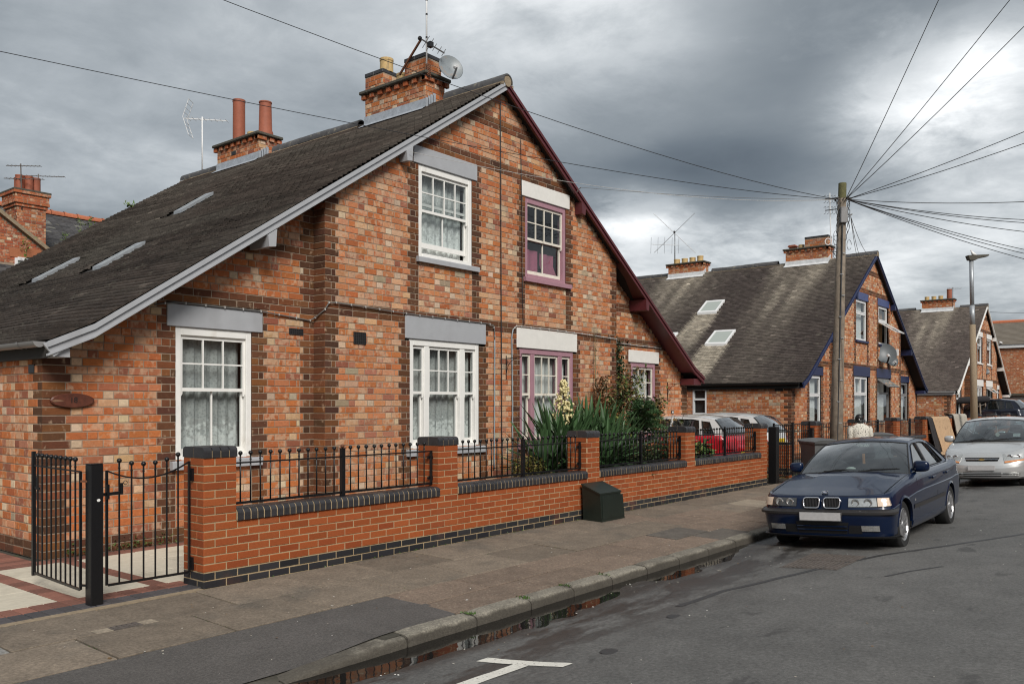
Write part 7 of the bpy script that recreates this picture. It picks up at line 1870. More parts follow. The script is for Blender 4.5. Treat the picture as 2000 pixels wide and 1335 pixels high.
    def spatch(s, root, quad, off, m, name, sg, nu=8, nv=2, depth=0.015):
        A, B, C, D = quad; rows = []
        for i in range(nv + 1):
            v = i / nv; rows.append([s.side(lerp(lerp(A[0], B[0], j / nu), lerp(D[0], C[0], j / nu), v), lerp(lerp(A[1], B[1], j / nu), lerp(D[1], C[1], j / nu), v), sg, off) for j in range(nu + 1)])
        mb = MB(); mb.grid(rows, flip=sg > 0); per = rows[0] + [r[-1] for r in rows[1:]] + rows[-1][-2::-1] + [r[0] for r in rows[-2:0:-1]]
        mb.grid([per, [(p[0], p[1] - sg * depth, p[2]) for p in per]], closed=True); mb.grid([per, [(p[0], p[1] - sg * depth, p[2]) for p in per]], closed=True, flip=True)
        return mb.build(name, m, root, local=True)
    def band(s, root, z0, z1, off, m, name, th0=-1, th1=1, end='front'):
        """strip wrapped round the nose from y = th0*hw to th1*hw"""
        fn = s.front if end == 'front' else s.rear; hw = s.P['rows'][3][3] * 0.995; n = 40; rows = []
        for z, o_ in ((z0, -0.01), (z0 + 0.004, off), ((z0 + z1) / 2, off + 0.003), (z1 - 0.004, off), (z1, -0.01)):
            rows.append([fn(math.copysign(abs(math.sin(lerp(th0, th1, k / n) * math.pi / 2)) ** 0.62, lerp(th0, th1, k / n)) * hw, z, o_) for k in range(n + 1)])
            if True:
                for p_i, p in enumerate(rows[-1]): rows[-1][p_i] = (p[0], p[1] * (1 + o_ / 0.85 * abs(p[1])), p[2])
        mb = MB(); mb.grid(rows, flip=(end != 'front')); a, b, c = Vector(rows[1][0]), Vector(rows[1][20]), Vector(rows[3][20])
        o = mb.build(name, m, root, local=True); smooth_shade(o, 40)
        return o
    def interior(s, root, m='seat_cloth'):
        P = s.P; z0 = P['gz0']; c = P['cowl']
        d = MB(); d.prism([(c + 0.02, z0 - 0.12), (c + 0.10, z0 + 0.01), (c + 0.45, z0 + 0.035), (c + 0.62, z0 - 0.02), (c + 0.62, z0 - 0.3), (c, z0 - .3)], 'y', -P['yb'] + 0.06, P['yb'] - 0.06); d.build('dashboard', 'trim_black', root, local=True)
        for y in (-0.36, 0.36):
            q = MB(); x = c + 1.18; q.cbox(x, x + 0.14, y - 0.24, y + 0.24, z0 - 0.45, z0 + 0.16, 0.05); q.cbox(x + 0.03, x + 0.12, y - 0.13, y + 0.13, z0 + 0.19, z0 + 0.36, 0.035); q.box(x + 0.06, x + 0.09, y - 0.05, y + 0.05, z0 + 0.12, z0 + 0.22); q.cbox(x - 0.45, x + .05, y - .24, y + .24, z0 - 0.52, z0 - 0.40, .03)
            o = q.build('seat', m, root, local=True); smooth_shade(o, 50)
        q = MB(); x = c + 2.0; q.cbox(x, x + 0.16, -0.58, 0.58, z0 - 0.4, z0 + 0.10, 0.05)
        for y in (-.34, .34): q.cbox(x + .03, x + .12, y - .12, y + .12, z0 + .12, z0 + .24, .03)
        q.build('rear_bench', m, root, local=True)
        w = MB(); cc = Vector((c + 0.62, 0.36, z0 + 0.0)); ax = Vector((1, 0, 0.45)).normalized(); e2 = Vector((0, 1, 0)); e3 = ax.cross(e2)
        w.tube([cc + (e2 * math.cos(t) + e3 * math.sin(t)) * 0.185 for t in np.linspace(0, 2 * math.pi, 25)], 0.014, 6); w.bar(cc - e2 * .18, cc + e2 * .18, .03, .02); w.build('steering_wheel', 'trim_black', root, local=True)
        mr = MB(); xa1, za1 = P['outline'][P['ia1']]; mr.cbox(xa1 - 0.04, xa1 - 0.01, -0.13, 0.13, za1 - 0.10, za1 - 0.03, 0.01); mr.build('inside_mirror', 'trim_black', root, local=True)
        fl = MB(); fl.box(c, P['L'] - 0.5, -P['yb'] + .04, P['yb'] - .04, 0.35, 0.40); fl.build('floor', 'trim_black', root, local=True)
    def mirror(s, root, m, x, z, sg, sx=0.13, sy=0.10, sz=0.075):
        q = MB(); y = sg * (s.ys(z) + 0.13); V0 = len(q.v); q.ball((0, 0, 0), 1.0, 20, 12)
        se = lambda v, e: math.copysign(abs(v) ** e, v)
        q.v = [(x + (sx * 0.55 * se(p[0], .7) if p[0] < 0 else 0.03 * p[0]), y + sy * se(p[1], .55), z + sz * se(p[2], .55) * (1 - 0.12 * p[1] * sg)) for p in q.v]
        q.bar((x + 0.02, sg * (s.ys(z - .05) - .01), z - 0.045), (x + 0.01, y, z - 0.04), 0.06, 0.04); o = q.build('mirror', m, root, local=True); smooth_shade(o, 60)
        g_ = MB(); g_.box(x + 0.033, x + 0.037, y - sy * .8, y + sy * .8, z - sz * .75, z + sz * .75); g_.build('mirror_glass', 'chrome', o, local=True)
    def wipers(s, root):
        P = s.P; z0 = P['outline'][0][1] + P['crown'] * 0.9
        for (ya, yb, rise) in ((0.42, -0.12, 0.06), (-0.05, -0.60, 0.07)):
            x = P['outline'][0][0] - P['wbow'] * 0.9
            q = MB(); q.tube([(x - 0.05, ya, z0 - .005), (x + 0.02, lerp(ya, yb, .4), z0 + 0.035), (x + 0.06, yb, z0 + rise * 0.6)], 0.009, 5); q.tube([(x + 0.0, lerp(ya, yb, 0.12), z0 + 0.018), (x + 0.075, lerp(ya, yb, 1.05), z0 + rise * 0.55)], 0.011, 4); q.build('wiper', 'trim_black', root, local=True)
    def seam(s, root, pts, sg, name='panel_gap'):
        q = MB(); q.tube([s.side(x, z, sg, 0.0) for x, z in pts], 0.0045, 4); q.build(name, 'trim_black', root, local=True)

SALOON = dict(L=4.43, pf=3.4, pr=3.2, Rf=0.34, Rr=0.30, ns=96, taper=0.04, Ra=0.335, zw=0.315, rw=0.312, axles=(0.74, 3.44),
    rows=[(0.0, 0.14, 4.30, 0.78), (0.06, 0.05, 4.38, 0.815), (0.30, 0.02, 4.42, 0.835), (0.52, 0.00, 4.43, 0.849), (0.66, 0.00, 4.43, 0.846), (0.675, 0.045, 4.40, 0.838), (0.93, 0.085, 4.37, 0.820), (0.985, 0.105, 4.35, 0.800), (1.0, 0.135, 4.32, 0.775)],
    belt=[(0.0, 0.712), (0.14, 0.722), (0.45, 0.782), (0.9, 0.850), (1.35, 0.905), (1.8, 0.930), (3.6, 0.960), (3.9, 0.985), (4.25, 0.975), (4.43, 0.945)],
    sill=[(0.0, 0.185), (0.4, 0.195), (1.2, 0.215), (3.0, 0.225), (3.9, 0.24), (4.43, 0.26)],
    cowl=1.33, crown=0.045, dome=0.007, boot0=3.62, gz0=0.915, gz1=1.335, yb=0.745, yr=0.555, wbow=0.13, rbow=0.10, rcrown=0.045,
    outline=[(1.42, 0.900), (2.10, 1.295), (2.25, 1.328), (2.7, 1.345), (3.05, 1.325), (3.20, 1.290), (3.78, 0.985), (3.80, 0.955), (2.6, 0.94)], ia1=1, ic1=5, ic0=6,
    windows=[[(1.66, 0.955), (2.15, 1.262), (2.30, 1.290), (2.46, 1.296), (2.46, 0.958)], [(2.54, 0.958), (2.54, 1.296), (2.80, 1.298), (2.98, 1.284), (3.26, 0.968)], [(3.32, 0.970), (3.06, 1.270), (3.15, 1.246), (3.50, 0.985)]])
HATCH = dict(L=3.88, pf=2.7, pr=3.0, Rf=0.46, Rr=0.26, ns=90, taper=0.05, Ra=0.325, zw=0.30, rw=0.295, axles=(0.76, 3.24),
    rows=[(0.0, 0.12, 3.76, 0.77), (0.07, 0.04, 3.84, 0.80), (0.30, 0.0, 3.87, 0.825), (0.50, 0.0, 3.88, 0.835), (0.64, 0.015, 3.87, 0.833), (0.74, 0.05, 3.84, 0.826), (0.92, 0.13, 3.80, 0.81), (0.98, 0.19, 3.78, 0.79), (1.0, 0.25, 3.76, 0.765)],
    belt=[(0.0, 0.66), (0.2, 0.735), (0.5, 0.83), (0.9, 0.915), (1.15, 0.955), (1.6, 0.975), (3.0, 1.03), (3.6, 1.06), (3.88, 1.03)],
    sill=[(0.0, 0.19), (0.4, 0.20), (1.2, 0.22), (3.0, 0.23), (3.88, 0.28)],
    cowl=1.08, crown=0.05, boot0=3.5, gz0=0.95, gz1=1.46, yb=0.745, yr=0.575, wbow=0.17, rbow=0.07, rcrown=0.045,
    outline=[(1.10, 0.945), (1.86, 1.405), (2.05, 1.446), (2.5, 1.462), (3.1, 1.445), (3.42, 1.40), (3.72, 1.065), (3.73, 1.03), (2.4, 1.0)], ia1=1, ic1=5, ic0=6,
    windows=[[(1.42, 0.995), (1.95, 1.368), (2.12, 1.398), (2.30, 1.405), (2.30, 1.005)], [(2.38, 1.005), (2.38, 1.406), (2.85, 1.402), (3.02, 1.38), (3.10, 1.03)], [(3.18, 1.04), (3.10, 1.37), (3.30, 1.345), (3.46, 1.06)]])

def assemble(P, root, m, roof_m=None, full=True, spokes=10):
    c = Car(P); c.body(root, m); c.deck(root, m, 'bonnet', 'front'); c.deck(root, m, 'boot_lid', 'rear')
    c.greenhouse(root, roof_m or m)
    for xw in P['axles']:
        for sg in (-1, 1): c.wheel(root, xw, sg, spokes)
    c.interior(root)
    for sg in (-1, 1):
        c.mirror(root, m, P['outline'][0][0] + 0.20, P['gz0'] + 0.085, sg)
        xm = P['windows'][0][-1][0] + 0.04
        for pts in ([(P['outline'][0][0] + 0.02, P['belt'][3][1]), (P['outline'][0][0] + 0.0, 0.5), (P['outline'][0][0] + 0.03, 0.24)], [(xm, c.belt(xm)), (xm, 0.6), (xm - 0.02, 0.25)]):
            c.seam(root, pts, sg)
        for xh in (xm - 0.18, xm + 0.75):
            q = MB(); p = c.side(xh, c.belt(xh) - 0.13, sg, 0.012); q.cbox(xh - 0.10, xh + 0.10, min(p[1], p[1] + sg * 0.02), max(p[1], p[1] + sg * 0.02), p[2] - 0.018, p[2] + 0.018, 0.006); q.build('door_handle', m, root, local=True)
    c.wipers(root)
    return c

# ------------------------------------------------------------ dark blue saloon, nearest
bm = empty('parked_car', (10.03, 3.435, -0.142), 'dark blue saloon with twin rounded chrome grilles parked at the kerb, nearest car', 'car', 'cars parked along the kerb', rot=(-R(3.2), 0, R(1.0)))
bm.scale = (0.93,) * 3
bc = assemble(SALOON, bm, 'car_blue')
def rrect(y0, y1, z0, z1, r, n=5, taper=0.0):
    P = []
    for (cy, cz, a0) in ((y1 - r, z1 - r, 0), (y0 + r, z1 - r, 90), (y0 + r, z0 + r, 180), (y1 - r, z0 + r, 270)):
        for k in range(n + 1):
            a = R(a0 + 90 * k / n); P.append((cy + r * math.cos(a), cz + r * math.sin(a)))
    if taper:
        ym = (y0 + y1) / 2; P = [(y + taper * (z1 - z) / (z1 - z0) * (1 if y < 0 else -1) * 0 + (y - ym) * -taper * (z1 - z) / (z1 - z0), z) for y, z in P]
    return P
for y0, y1 in ((0.022, 0.232), (-0.232, -0.022)):
    k = rrect(y0, y1, 0.572, 0.698, 0.038, 5, 0.10)
    q = MB(); ring = [bc.front(y, z, 0.028) for y, z in k]; q.tube(ring + ring[:1], 0.0095, 6); g_ = q.build('grille', 'chrome', bm, local=True, smooth=True)
    q = MB(); back = [bc.front(y, z, 0.010) for y, z in k]; q.add(back, [tuple(range(len(back)))]); q.add(back, [tuple(range(len(back) - 1, -1, -1))]); q.grid([ring, back], closed=True); q.grid([ring, back], closed=True, flip=True); q.build('grille_mesh', 'trim_black', g_, local=True)
    for j in range(1, 11):
        y = lerp(y0, y1, j / 11); q = MB(); a = bc.front(y, 0.585, 0.016); b_ = bc.front(y, 0.688, 0.016); q.bar(a, b_, 0.006, 0.016, up=(1, 0, 0)); q.build('grille_slat', 'moulding', g_, local=True)
for sg in (-1, 1):
    hl = bc.fpatch(bm, [(sg * 0.325, 0.588), (sg * 0.655, 0.592), (sg * 0.640, 0.694), (sg * 0.325, 0.692)], 0.012, 'lamp_bowl' if sg < 0 else 'lamp_dark', 'headlight', depth=0.05)
    for yy, rr in ((0.41, 0.043), (0.555, 0.046)):
        q = MB(); c_ = Vector(bc.front(sg * yy, 0.642, 0.016)); q.lathe([(rr, 0.0), (rr * 0.96, -0.006), (rr * 0.6, 0.004), (0.002, 0.010)], c_, 18, 'x', caps=False); q.build('headlight_bulb', 'lamp_bowl', hl, local=True, smooth=True)
        q = MB(); q.tube([c_ + Vector((-0.004, rr * math.cos(t), rr * math.sin(t))) for t in np.linspace(0, 2 * math.pi, 21)], 0.005, 5); q.build('bulb_ring', 'chrome', hl, local=True)
    bc.fpatch(bm, [(sg * 0.662, 0.592), (sg * 0.790, 0.598), (sg * 0.765, 0.694), (sg * 0.650, 0.694)], 0.010, 'lens_peach', 'indicator', depth=0.05)
    bc.fpatch(bm, [(sg * 0.475, 0.292), (sg * 0.675, 0.292), (sg * 0.675, 0.360), (sg * 0.475, 0.360)], 0.006, 'lamp_bowl', 'fog_lamp')
    bc.fpatch(bm, [(sg * 0.315, 0.262), (sg * 0.475, 0.262), (sg * 0.475, 0.365), (sg * 0.335, 0.365)], 0.002, 'trim_black', 'side_intake')
    bc.spatch(bm, [(0.22, 0.66), (0.30, 0.66), (0.30, 0.605), (0.22, 0.605)], 0.001, 'lens_peach', 'side_marker', sg) if False else None
bc.fpatch(bm, [(-0.30, 0.255), (0.30, 0.255), (0.33, 0.40), (-0.33, 0.40)], 0.003, 'trim_black', 'lower_intake', nu=14)
for z in (0.30, 0.345): 
    q = MB(); q.tube([bc.front(y, z, 0.012) for y in np.linspace(-0.31, 0.31, 12)], 0.009, 5); q.build('intake_bar', 'car_blue', bm, local=True)
bc.band(bm, 0.492, 0.556, 0.012, 'moulding', 'rub_strip'); bc.band(bm, 0.186, 0.226, 0.028, 'trim_black', 'front_lip', -0.96, 0.96)
q = MB(); c_ = bc.front(0, 0.475, 0.030); q.cbox(c_[0] - 0.012, c_[0] + 0.012, -0.26, 0.26, 0.418, 0.530, 0.004); np_ = q.build('licence_plate', 'plate', bm, local=True)
q = MB(); q.tube([(c_[0] - 0.012, y, z) for y, z in ((-.262, .416), (.262, .416), (.262, .532), (-.262, .532), (-.262, .416))], 0.006, 4); q.build('plate_frame', 'moulding', np_, local=True)
# roundel on the bonnet lip: black ring, blue and white quarters
ec = Vector((0.205, 0.0, bc.belt(0.205) + 0.016)); en = Vector((-0.42, 0, 0.91)).normalized(); e1_ = Vector((0, 1, 0)); e2_ = en.cross(e1_)
def fan(c, r, a0, a1, n=10, r0=0.0): 
    return [c + (e1_ * math.cos(t) + e2_ * math.sin(t)) * r for t in np.linspace(a0, a1, n)]
q = MB(); oc = fan(ec + en * 0.004, 0.038, 0, 2 * math.pi, 25)[:-1]; q.add(oc + [p - en * 0.012 for p in oc], [tuple(range(24)), *[(i, (i + 1) % 24, (i + 1) % 24 + 24, i + 24) for i in range(24)]]); q.f = [f[::-1] for f in q.f] + q.f; em = q.build('emblem', 'trim_black', bm, local=True)
q = MB(); rg = fan(ec + en * 0.005, 0.0385, 0, 2 * math.pi, 25); q.tube(rg, 0.003, 5); rg = fan(ec + en * 0.006, 0.023, 0, 2 * math.pi, 21); q.tube(rg, 0.0018, 5); q.build('emblem_ring', 'chrome', em, local=True)
for k in range(4):
    q = MB(); w = [ec + en * 0.0062] + fan(ec + en * 0.0062, 0.022, k * math.pi / 2, (k + 1) * math.pi / 2, 8); q.add(w, [tuple(range(9))]); q.add(w, [tuple(range(8, -1, -1))]); q.build('emblem_quarter', 'print_blue' if k % 2 == 0 else 'white_paint', em, local=True)
for sg in (-1, 1):
    bc.spatch(bm, [(1.16, 0.475), (3.02, 0.495), (3.02, 0.548), (1.16, 0.528)], 0.008, 'moulding', 'side_moulding', sg, 24); bc.spatch(bm, [(1.12, 0.232), (3.08, 0.242), (3.08, 0.335), (1.12, 0.325)], 0.010, 'car_blue', 'side_skirt', sg, 24)
    bc.spatch(bm, [(0.20, 0.492), (0.385, 0.492), (0.385, 0.556), (0.20, 0.556)], 0.008, 'moulding', 'bumper_end', sg, 4)
    bc.spatch(bm, [(1.18, 0.575), (1.235, 0.575), (1.235, 0.60), (1.18, 0.60)], 0.003, 'lamp_bowl', 'side_repeater', sg, 2, 1, 0.004)
    q = MB(); q.tube([(x, sg * 0.735 * bc.wf(x), bc.belt(x) + 0.0055) for x in np.linspace(0.25, 1.34, 12)], 0.0035, 4); q.build('bonnet_gap', 'trim_black', bm, local=True)
q = MB(); q.tube([bc.front(y, 0.716, 0.002) for y in np.linspace(-0.66, 0.66, 24)], 0.0035, 4); q.build('bonnet_gap', 'trim_black', bm, local=True)
q = MB(); q.cbox(1.98, 2.0, -0.018, 0.018, 1.02, 1.17, 0.004); q.build('air_freshener', 'lens_amber', bm, local=True)
q = MB(); q.ball((1.62, 0.08, 0.965), 0.06, 10, 6, sc=(1, 1.2, .6)); q.build('dashboard_hat', 'cream_paint', bm, local=True)

# ------------------------------------------------------------ silver hatchback behind it
sv = empty('parked_car', (19.75, 3.50, -0.125), 'silver hatchback with amber-edged headlights and thin chrome grille bar parked behind the blue saloon', 'car', 'cars parked along the kerb', rot=(-R(2.6), 0, R(0.5)))
sv.scale = (0.965,) * 3
sc_ = assemble(HATCH, sv, 'car_silver', spokes=7)
for sg in (-1, 1):
    hl = sc_.fpatch(sv, [(sg * 0.43, 0.545), (sg * 0.80, 0.60), (sg * 0.775, 0.755), (sg * 0.38, 0.722)], 0.014, 'lamp_bowl', 'headlight', nu=10, depth=0.06)
    for yy, rr in ((0.52, 0.05), (0.66, 0.045)):
        q = MB(); c_ = Vector(sc_.front(sg * yy, 0.668, 0.018)); q.lathe([(rr, 0.0), (rr * 0.96, -0.006), (rr * 0.6, 0.004), (0.002, 0.010)], c_, 16, 'x', caps=False); q.build('headlight_bulb', 'chrome', hl, local=True, smooth=True)
    sc_.fpatch(sv, [(sg * 0.432, 0.542), (sg * 0.803, 0.594), (sg * 0.800, 0.618), (sg * 0.428, 0.574)], 0.020, 'lens_amber', 'indicator', nu=10, depth=0.04)
    sc_.fpatch(sv, [(sg * 0.50, 0.275), (sg * 0.70, 0.285), (sg * 0.70, 0.335), (sg * 0.50, 0.335)], 0.006, 'lamp_bowl', 'fog_lamp')
    sc_.fpatch(sv, [(sg * 0.40, 0.275), (sg * 0.50, 0.275), (sg * 0.50, 0.335), (sg * 0.40, 0.335)], 0.004, 'trim_black', 'side_intake')
sc_.fpatch(sv, [(-0.30, 0.575), (0.30, 0.575), (0.335, 0.655), (-0.335, 0.655)], 0.004, 'trim_black', 'grille', nu=14)
q = MB(); q.tube([sc_.front(y, 0.615, 0.020) for y in np.linspace(-0.31, 0.31, 16)], 0.014, 6); gb = q.build('grille_bar', 'chrome', sv, local=True)
q = MB(); cx0 = sc_.front(0, 0.615, 0.036)[0]; bt = [(-0.055, 0.602), (-0.020, 0.602), (-0.020, 0.592), (0.020, 0.592), (0.020, 0.602), (0.055, 0.602), (0.048, 0.628), (0.020, 0.628), (0.020, 0.638), (-0.020, 0.638), (-0.020, 0.628), (-0.048, 0.628)]
q.prism([(y, z) for y, z in bt], 'x', cx0 - 0.004, cx0 + 0.01); q.build('emblem', 'gold', gb, local=True)
sc_.fpatch(sv, [(-0.36, 0.255), (0.36, 0.255), (0.36, 0.345), (-0.36, 0.345)], 0.004, 'trim_black', 'lower_grille', nu=14)
for z in (0.285, 0.318): q = MB(); q.tube([sc_.front(y, z, 0.012) for y in np.linspace(-0.68, 0.68, 20)], 0.007, 5); q.build('grille_slat', 'car_silver', sv, local=True)
q = MB(); c_ = sc_.front(0, 0.45, 0.022); q.cbox(c_[0] - 0.01, c_[0] + 0.012, -0.26, 0.26, 0.385, 0.495, 0.004); q.build('licence_plate', 'plate', sv, local=True)
q = MB(); q.lathe([(0.001, 0), (0.045, 0.0), (0.045, 0.012), (0.001, 0.012)], (1.84, -0.05, 1.10), 10, 'x'); q.tube([(1.85, -0.05, 1.14), (1.88, -0.05, 1.33)], 0.004, 4); q.build('mirror_charm', 'cream_paint', sv, local=True)
q = MB(); q.add([(1.275, -0.58, 1.06), (1.275, -0.44, 1.06), (1.385, -0.43, 1.13), (1.385, -0.57, 1.13)], [(0, 1, 2, 3), (3, 2, 1, 0)]); q.build('permit_sticker', 'white_paint', sv, local=True)
q = MB(); q.tube([(1.98, 0, 1.50), (1.92, 0.0, 1.53), (2.10, 0.0, 1.62)], 0.008, 5); q.build('roof_aerial', 'trim_black', sv, local=True)

# ------------------------------------------------------------ other cars, simpler
fs = empty('parked_car', (25.4, 3.45, -0.12), 'silver saloon at the right edge, parked behind the silver hatchback', 'car', 'cars parked along the kerb', rot=(-R(2.2), 0, 0)); fs.scale = (0.95,) * 3
fc = assemble(SALOON, fs, 'car_silver'); 
for sg in (-1, 1): fc.fpatch(fs, [(sg * 0.33, 0.588), (sg * 0.78, 0.592), (sg * 0.75, 0.694), (sg * 0.33, 0.692)], 0.012, 'lamp_bowl', 'headlight')
rd = empty('parked_car', (17.22, 11.15, -0.02), 'red car with sky reflection painted white on its roof, parked nose-in beside the near house', 'car', 'cars parked on the driveways', rot=(0, 0, R(-90)))
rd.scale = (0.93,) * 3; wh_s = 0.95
rc = assemble(HATCH, rd, 'car_red', 'car_white', spokes=7)  # white roof and pillars: sky reflection on the red car put into the paint
wh = empty('parked_car', (19.30, 11.25, -0.02), 'white and silver hatchback parked nose-in behind the low wall', 'car', 'cars parked on the driveways', rot=(0, 0, R(-90)))
wh.scale = (0.95,) * 3
wc = assemble(HATCH, wh, 'car_white', spokes=7)
for c_, rt, zz, mm in ((rc, rd, 0.63, 'car_red'), (wc, wh, 0.83, 'white')):
    for sg in (-1, 1):
        c_.fpatch(rt, [(sg * 0.60, 0.72), (sg * 0.79, 0.72), (sg * 0.77, 0.93), (sg * 0.66, 0.88)] if mm == 'white' else [(sg * 0.45, 0.74), (sg * 0.80, 0.74), (sg * 0.78, 0.90), (sg * 0.45, 0.90)], 0.012, 'lens_red', 'tail_light', end='rear')
        c_.spatch(rt, [(3.56, 0.74), (3.70, 0.74), (3.70, 0.96), (3.60, 0.94)], 0.004, 'lens_red', 'tail_light', sg, 4)
        c_.spatch(rt, [(0.3, 0.44), (3.6, 0.46), (3.6, 0.50), (0.3, 0.48)], 0.006, 'moulding', 'side_moulding', sg, 30) if mm == 'white' else None
    q = MB(); p = c_.rear(0, zz, 0.016); q.cbox(p[0] - 0.01, p[0] + 0.012, -0.26, 0.26, zz - 0.055, zz + 0.055, 0.004); pl = q.build('licence_plate', 'plate_yellow', rt, local=True)
    txt = 'W133' if mm == 'car_red' else '0 14'
    cu = bpy.data.curves.new('plate_text', 'FONT'); cu.body = txt; cu.size = 0.11; cu.extrude = 0.001; cu.align_x = 'CENTER'; t_ = bpy.data.objects.new('plate_text', cu); COL.objects.link(t_); bpy.context.view_layer.update()
    me = bpy.data.meshes.new_from_object(t_.evaluated_get(bpy.context.evaluated_depsgraph_get())); bpy.data.objects.remove(t_); me.materials.clear(); me.materials.append(MATS['print_black'])
    o = bpy.data.objects.new('plate_text', me); o.parent = pl; o.location = (p[0] + 0.0135, 0, zz - 0.04); o.rotation_euler = (R(90), 0, R(90)); COL.objects.link(o)
    if mm == 'white':
        q = MB(); q.cbox(p[0] + 0.012, p[0] + 0.0155, -0.26, -0.21, zz - 0.055, zz + 0.055, 0.001); q.build('plate_band', 'print_blue', pl, local=True)
dk = empty('parked_car', (48.5, 10.6, 0.25), 'dark blue car parked sideways beyond the farthest front wall', 'car', 'cars parked on the driveways', rot=(0, 0, R(-100))); dk.scale = (1.1,) * 3
assemble(HATCH, dk, 'car_dark', spokes=7)
# ================================================================ farther down the street
# second front wall, plain repeats of the first one
P2 = [(19.25 + 3.3 * k, 19.60 + 3.3 * k) for k in range(5)]
garden_wall(P2, 'second orange brick front wall, before the navy trimmed house', 0, 'brick front walls with pillars')
P3 = [(37.6 + 3.3 * k, 37.95 + 3.3 * k) for k in range(6)]
garden_wall(P3, 'farthest orange brick front wall, before the white trimmed house', 0, 'brick front walls with pillars')
def plain_railing(x0, x1, y, zb, zt, label, group, z_tip=0.0, post=True, name='railing_panel', step=0.11):
    e = empty(name, (x0, y, zb), label, 'railing' if name == 'railing_panel' else 'gate', group)
    for z, n_ in ((zb, 'bottom_rail'), (zt, 'top_rail')): b = MB(); b.bar((x0, y, z), (x1, y, z), 0.014, 0.02); b.build(n_, 'black_paint', e)
    if z_tip: b = MB(); b.bar((x0, y, zt + z_tip), (x1, y, zt + z_tip), 0.02, 0.016); b.build('cap_rail', 'black_paint', e)
    n = int((x1 - x0) / step); q = MB(); q.bar((0, 0, 0), (0, 0, zt - zb + max(z_tip, 0.10)), 0.013, 0.013); me = q.mesh('bar', ['black_paint'])
    for k in range(n + 1): inst('bar', me, (lerp(x0, x1, k / n), y, zb), e)
    if post: b = MB(); xm = (x0 + x1) / 2; b.bar((xm, y, zb - 0.06), (xm, y, zt + 0.13), 0.04, 0.04); b.build('post', 'black_paint', e)
    return e
names2 = ['railing left of the person, behind the telegraph pole', 'railing behind the person in the spotted top', 'railing above the second wheelie bin', 'railing beside the hanging tan rug']
for k in range(4): plain_railing(P2[k][1], P2[k + 1][0], 6.86, 0.70, 1.07, names2[k], 'railings on the second front wall', 0.09)
names3 = ['railing just right of the street lamp', 'railing under the dark rolled bundle', 'railing behind the silver hatchback roof', 'dark railing near the right edge before the dark blue car', 'farthest dark railing at the right edge']
for k in range(5): plain_railing(P3[k][1], P3[k + 1][0], 6.86, 0.70, 1.07, names3[k], 'railings on the farthest front wall', 0.09)
# driveway gates between the two walls
e = empty('gate_post', (16.95, 6.80, 0), 'square black gate post at the driveway, just left of the black barred gates', 'post')
b = MB(); b.cbox(16.86, 17.03, 6.72, 6.89, -0.02, 1.15, 0.008); b.build('post', 'black_paint', e)
e = empty('gate_post', (19.17, 6.82, 0), 'slim black gate post beside the second wall, right of the barred gates', 'post'); b = MB(); b.box(19.12, 19.22, 6.78, 6.88, -.02, 1.08); b.build('post', 'black_paint', e)
for (x0, x1, lab) in ((17.06, 18.08, 'left leaf of the black barred driveway gates'), (18.12, 19.10, 'right leaf of the black barred driveway gates')):
    g_ = plain_railing(x0, x1, 6.85, 0.10, 1.03, lab, 'black barred driveway gates', 0.15, False, 'driveway_gate')
    for x in (x0, x1): b = MB(); b.bar((x, 6.85, 0.08), (x, 6.85, 1.22), 0.035, 0.035); b.build('stile', 'black_paint', g_)
# low dividing wall between the drives, blue brick top and foot
dv = empty('dividing_wall', (18.25, 7.0, 0), 'low orange brick dividing wall with dark bands seen through the black gates', 'wall')
b = MB(); b.box(18.201, 18.40, 6.98, 9.2, -0.05, 0.78); w_ = b.build('wall', 'new_mortar', dv); bw = Brickwork('-X', 18.20, WC, 0.0095, 0.0035)
bw2 = Brickwork('-Y', 6.98, WC, .0095, .0035)
for k in range(11):
    for (a, c) in fill_stretch(6.98, 9.2, 7 + (0.11 if k % 2 else 0)): bw.brick(a, c, k * WC + .005, (k + 1) * WC - .005, (*jit(pick(BLUE if k in (1, 2, 10) else NEW), .1), 0))
    for (a, c) in fill_stretch(18.2, 18.4, 18.2): bw2.brick(a, c, k * WC + .005, (k + 1) * WC - .005, (*jit(pick(BLUE if k in (1, 2, 10) else NEW), .1), 0))
bw.finish(dv, mats=('new_brick',), wall=w_); bw2.finish(dv, mats=('new_brick',), wall=w_)
# black down pipe on the near side of the second house
b = MB(); b.tube([(24.16, 12.75, 2.06), (24.22, 12.75, 1.9), (24.22, 12.75, 0.0)], 0.05, 8); tag(b.build('drain_pipe', 'black_plastic', None), 'black drain pipe at the left end of the second house side wall', 'drain pipe')
b = MB(); b.box(24.335, 24.36, 9.50, 9.75, 2.0, 2.075); tag(b.build('air_brick', 'black_plastic', H2), kind=None)
# timber lean-to roof behind the second wall
b = MB(); b.prism([(37.9, 1.05), (39.8, 0.75), (39.8, 0.70), (37.9, 0.98)], 'y', 8.2, 10.5); lt_ = empty('lean_to', (38.2, 9, 0), 'small white edged lean-to roof between the second and third house', 'lean-to'); b.build('roof', 'grey_block', lt_)
b = MB(); b.prism([(37.9, 0.985), (39.8, 0.69), (39.8, 0.60), (37.9, 0.88)], 'y', 8.17, 8.2); b.build('bargeboard', 'white_paint', lt_)
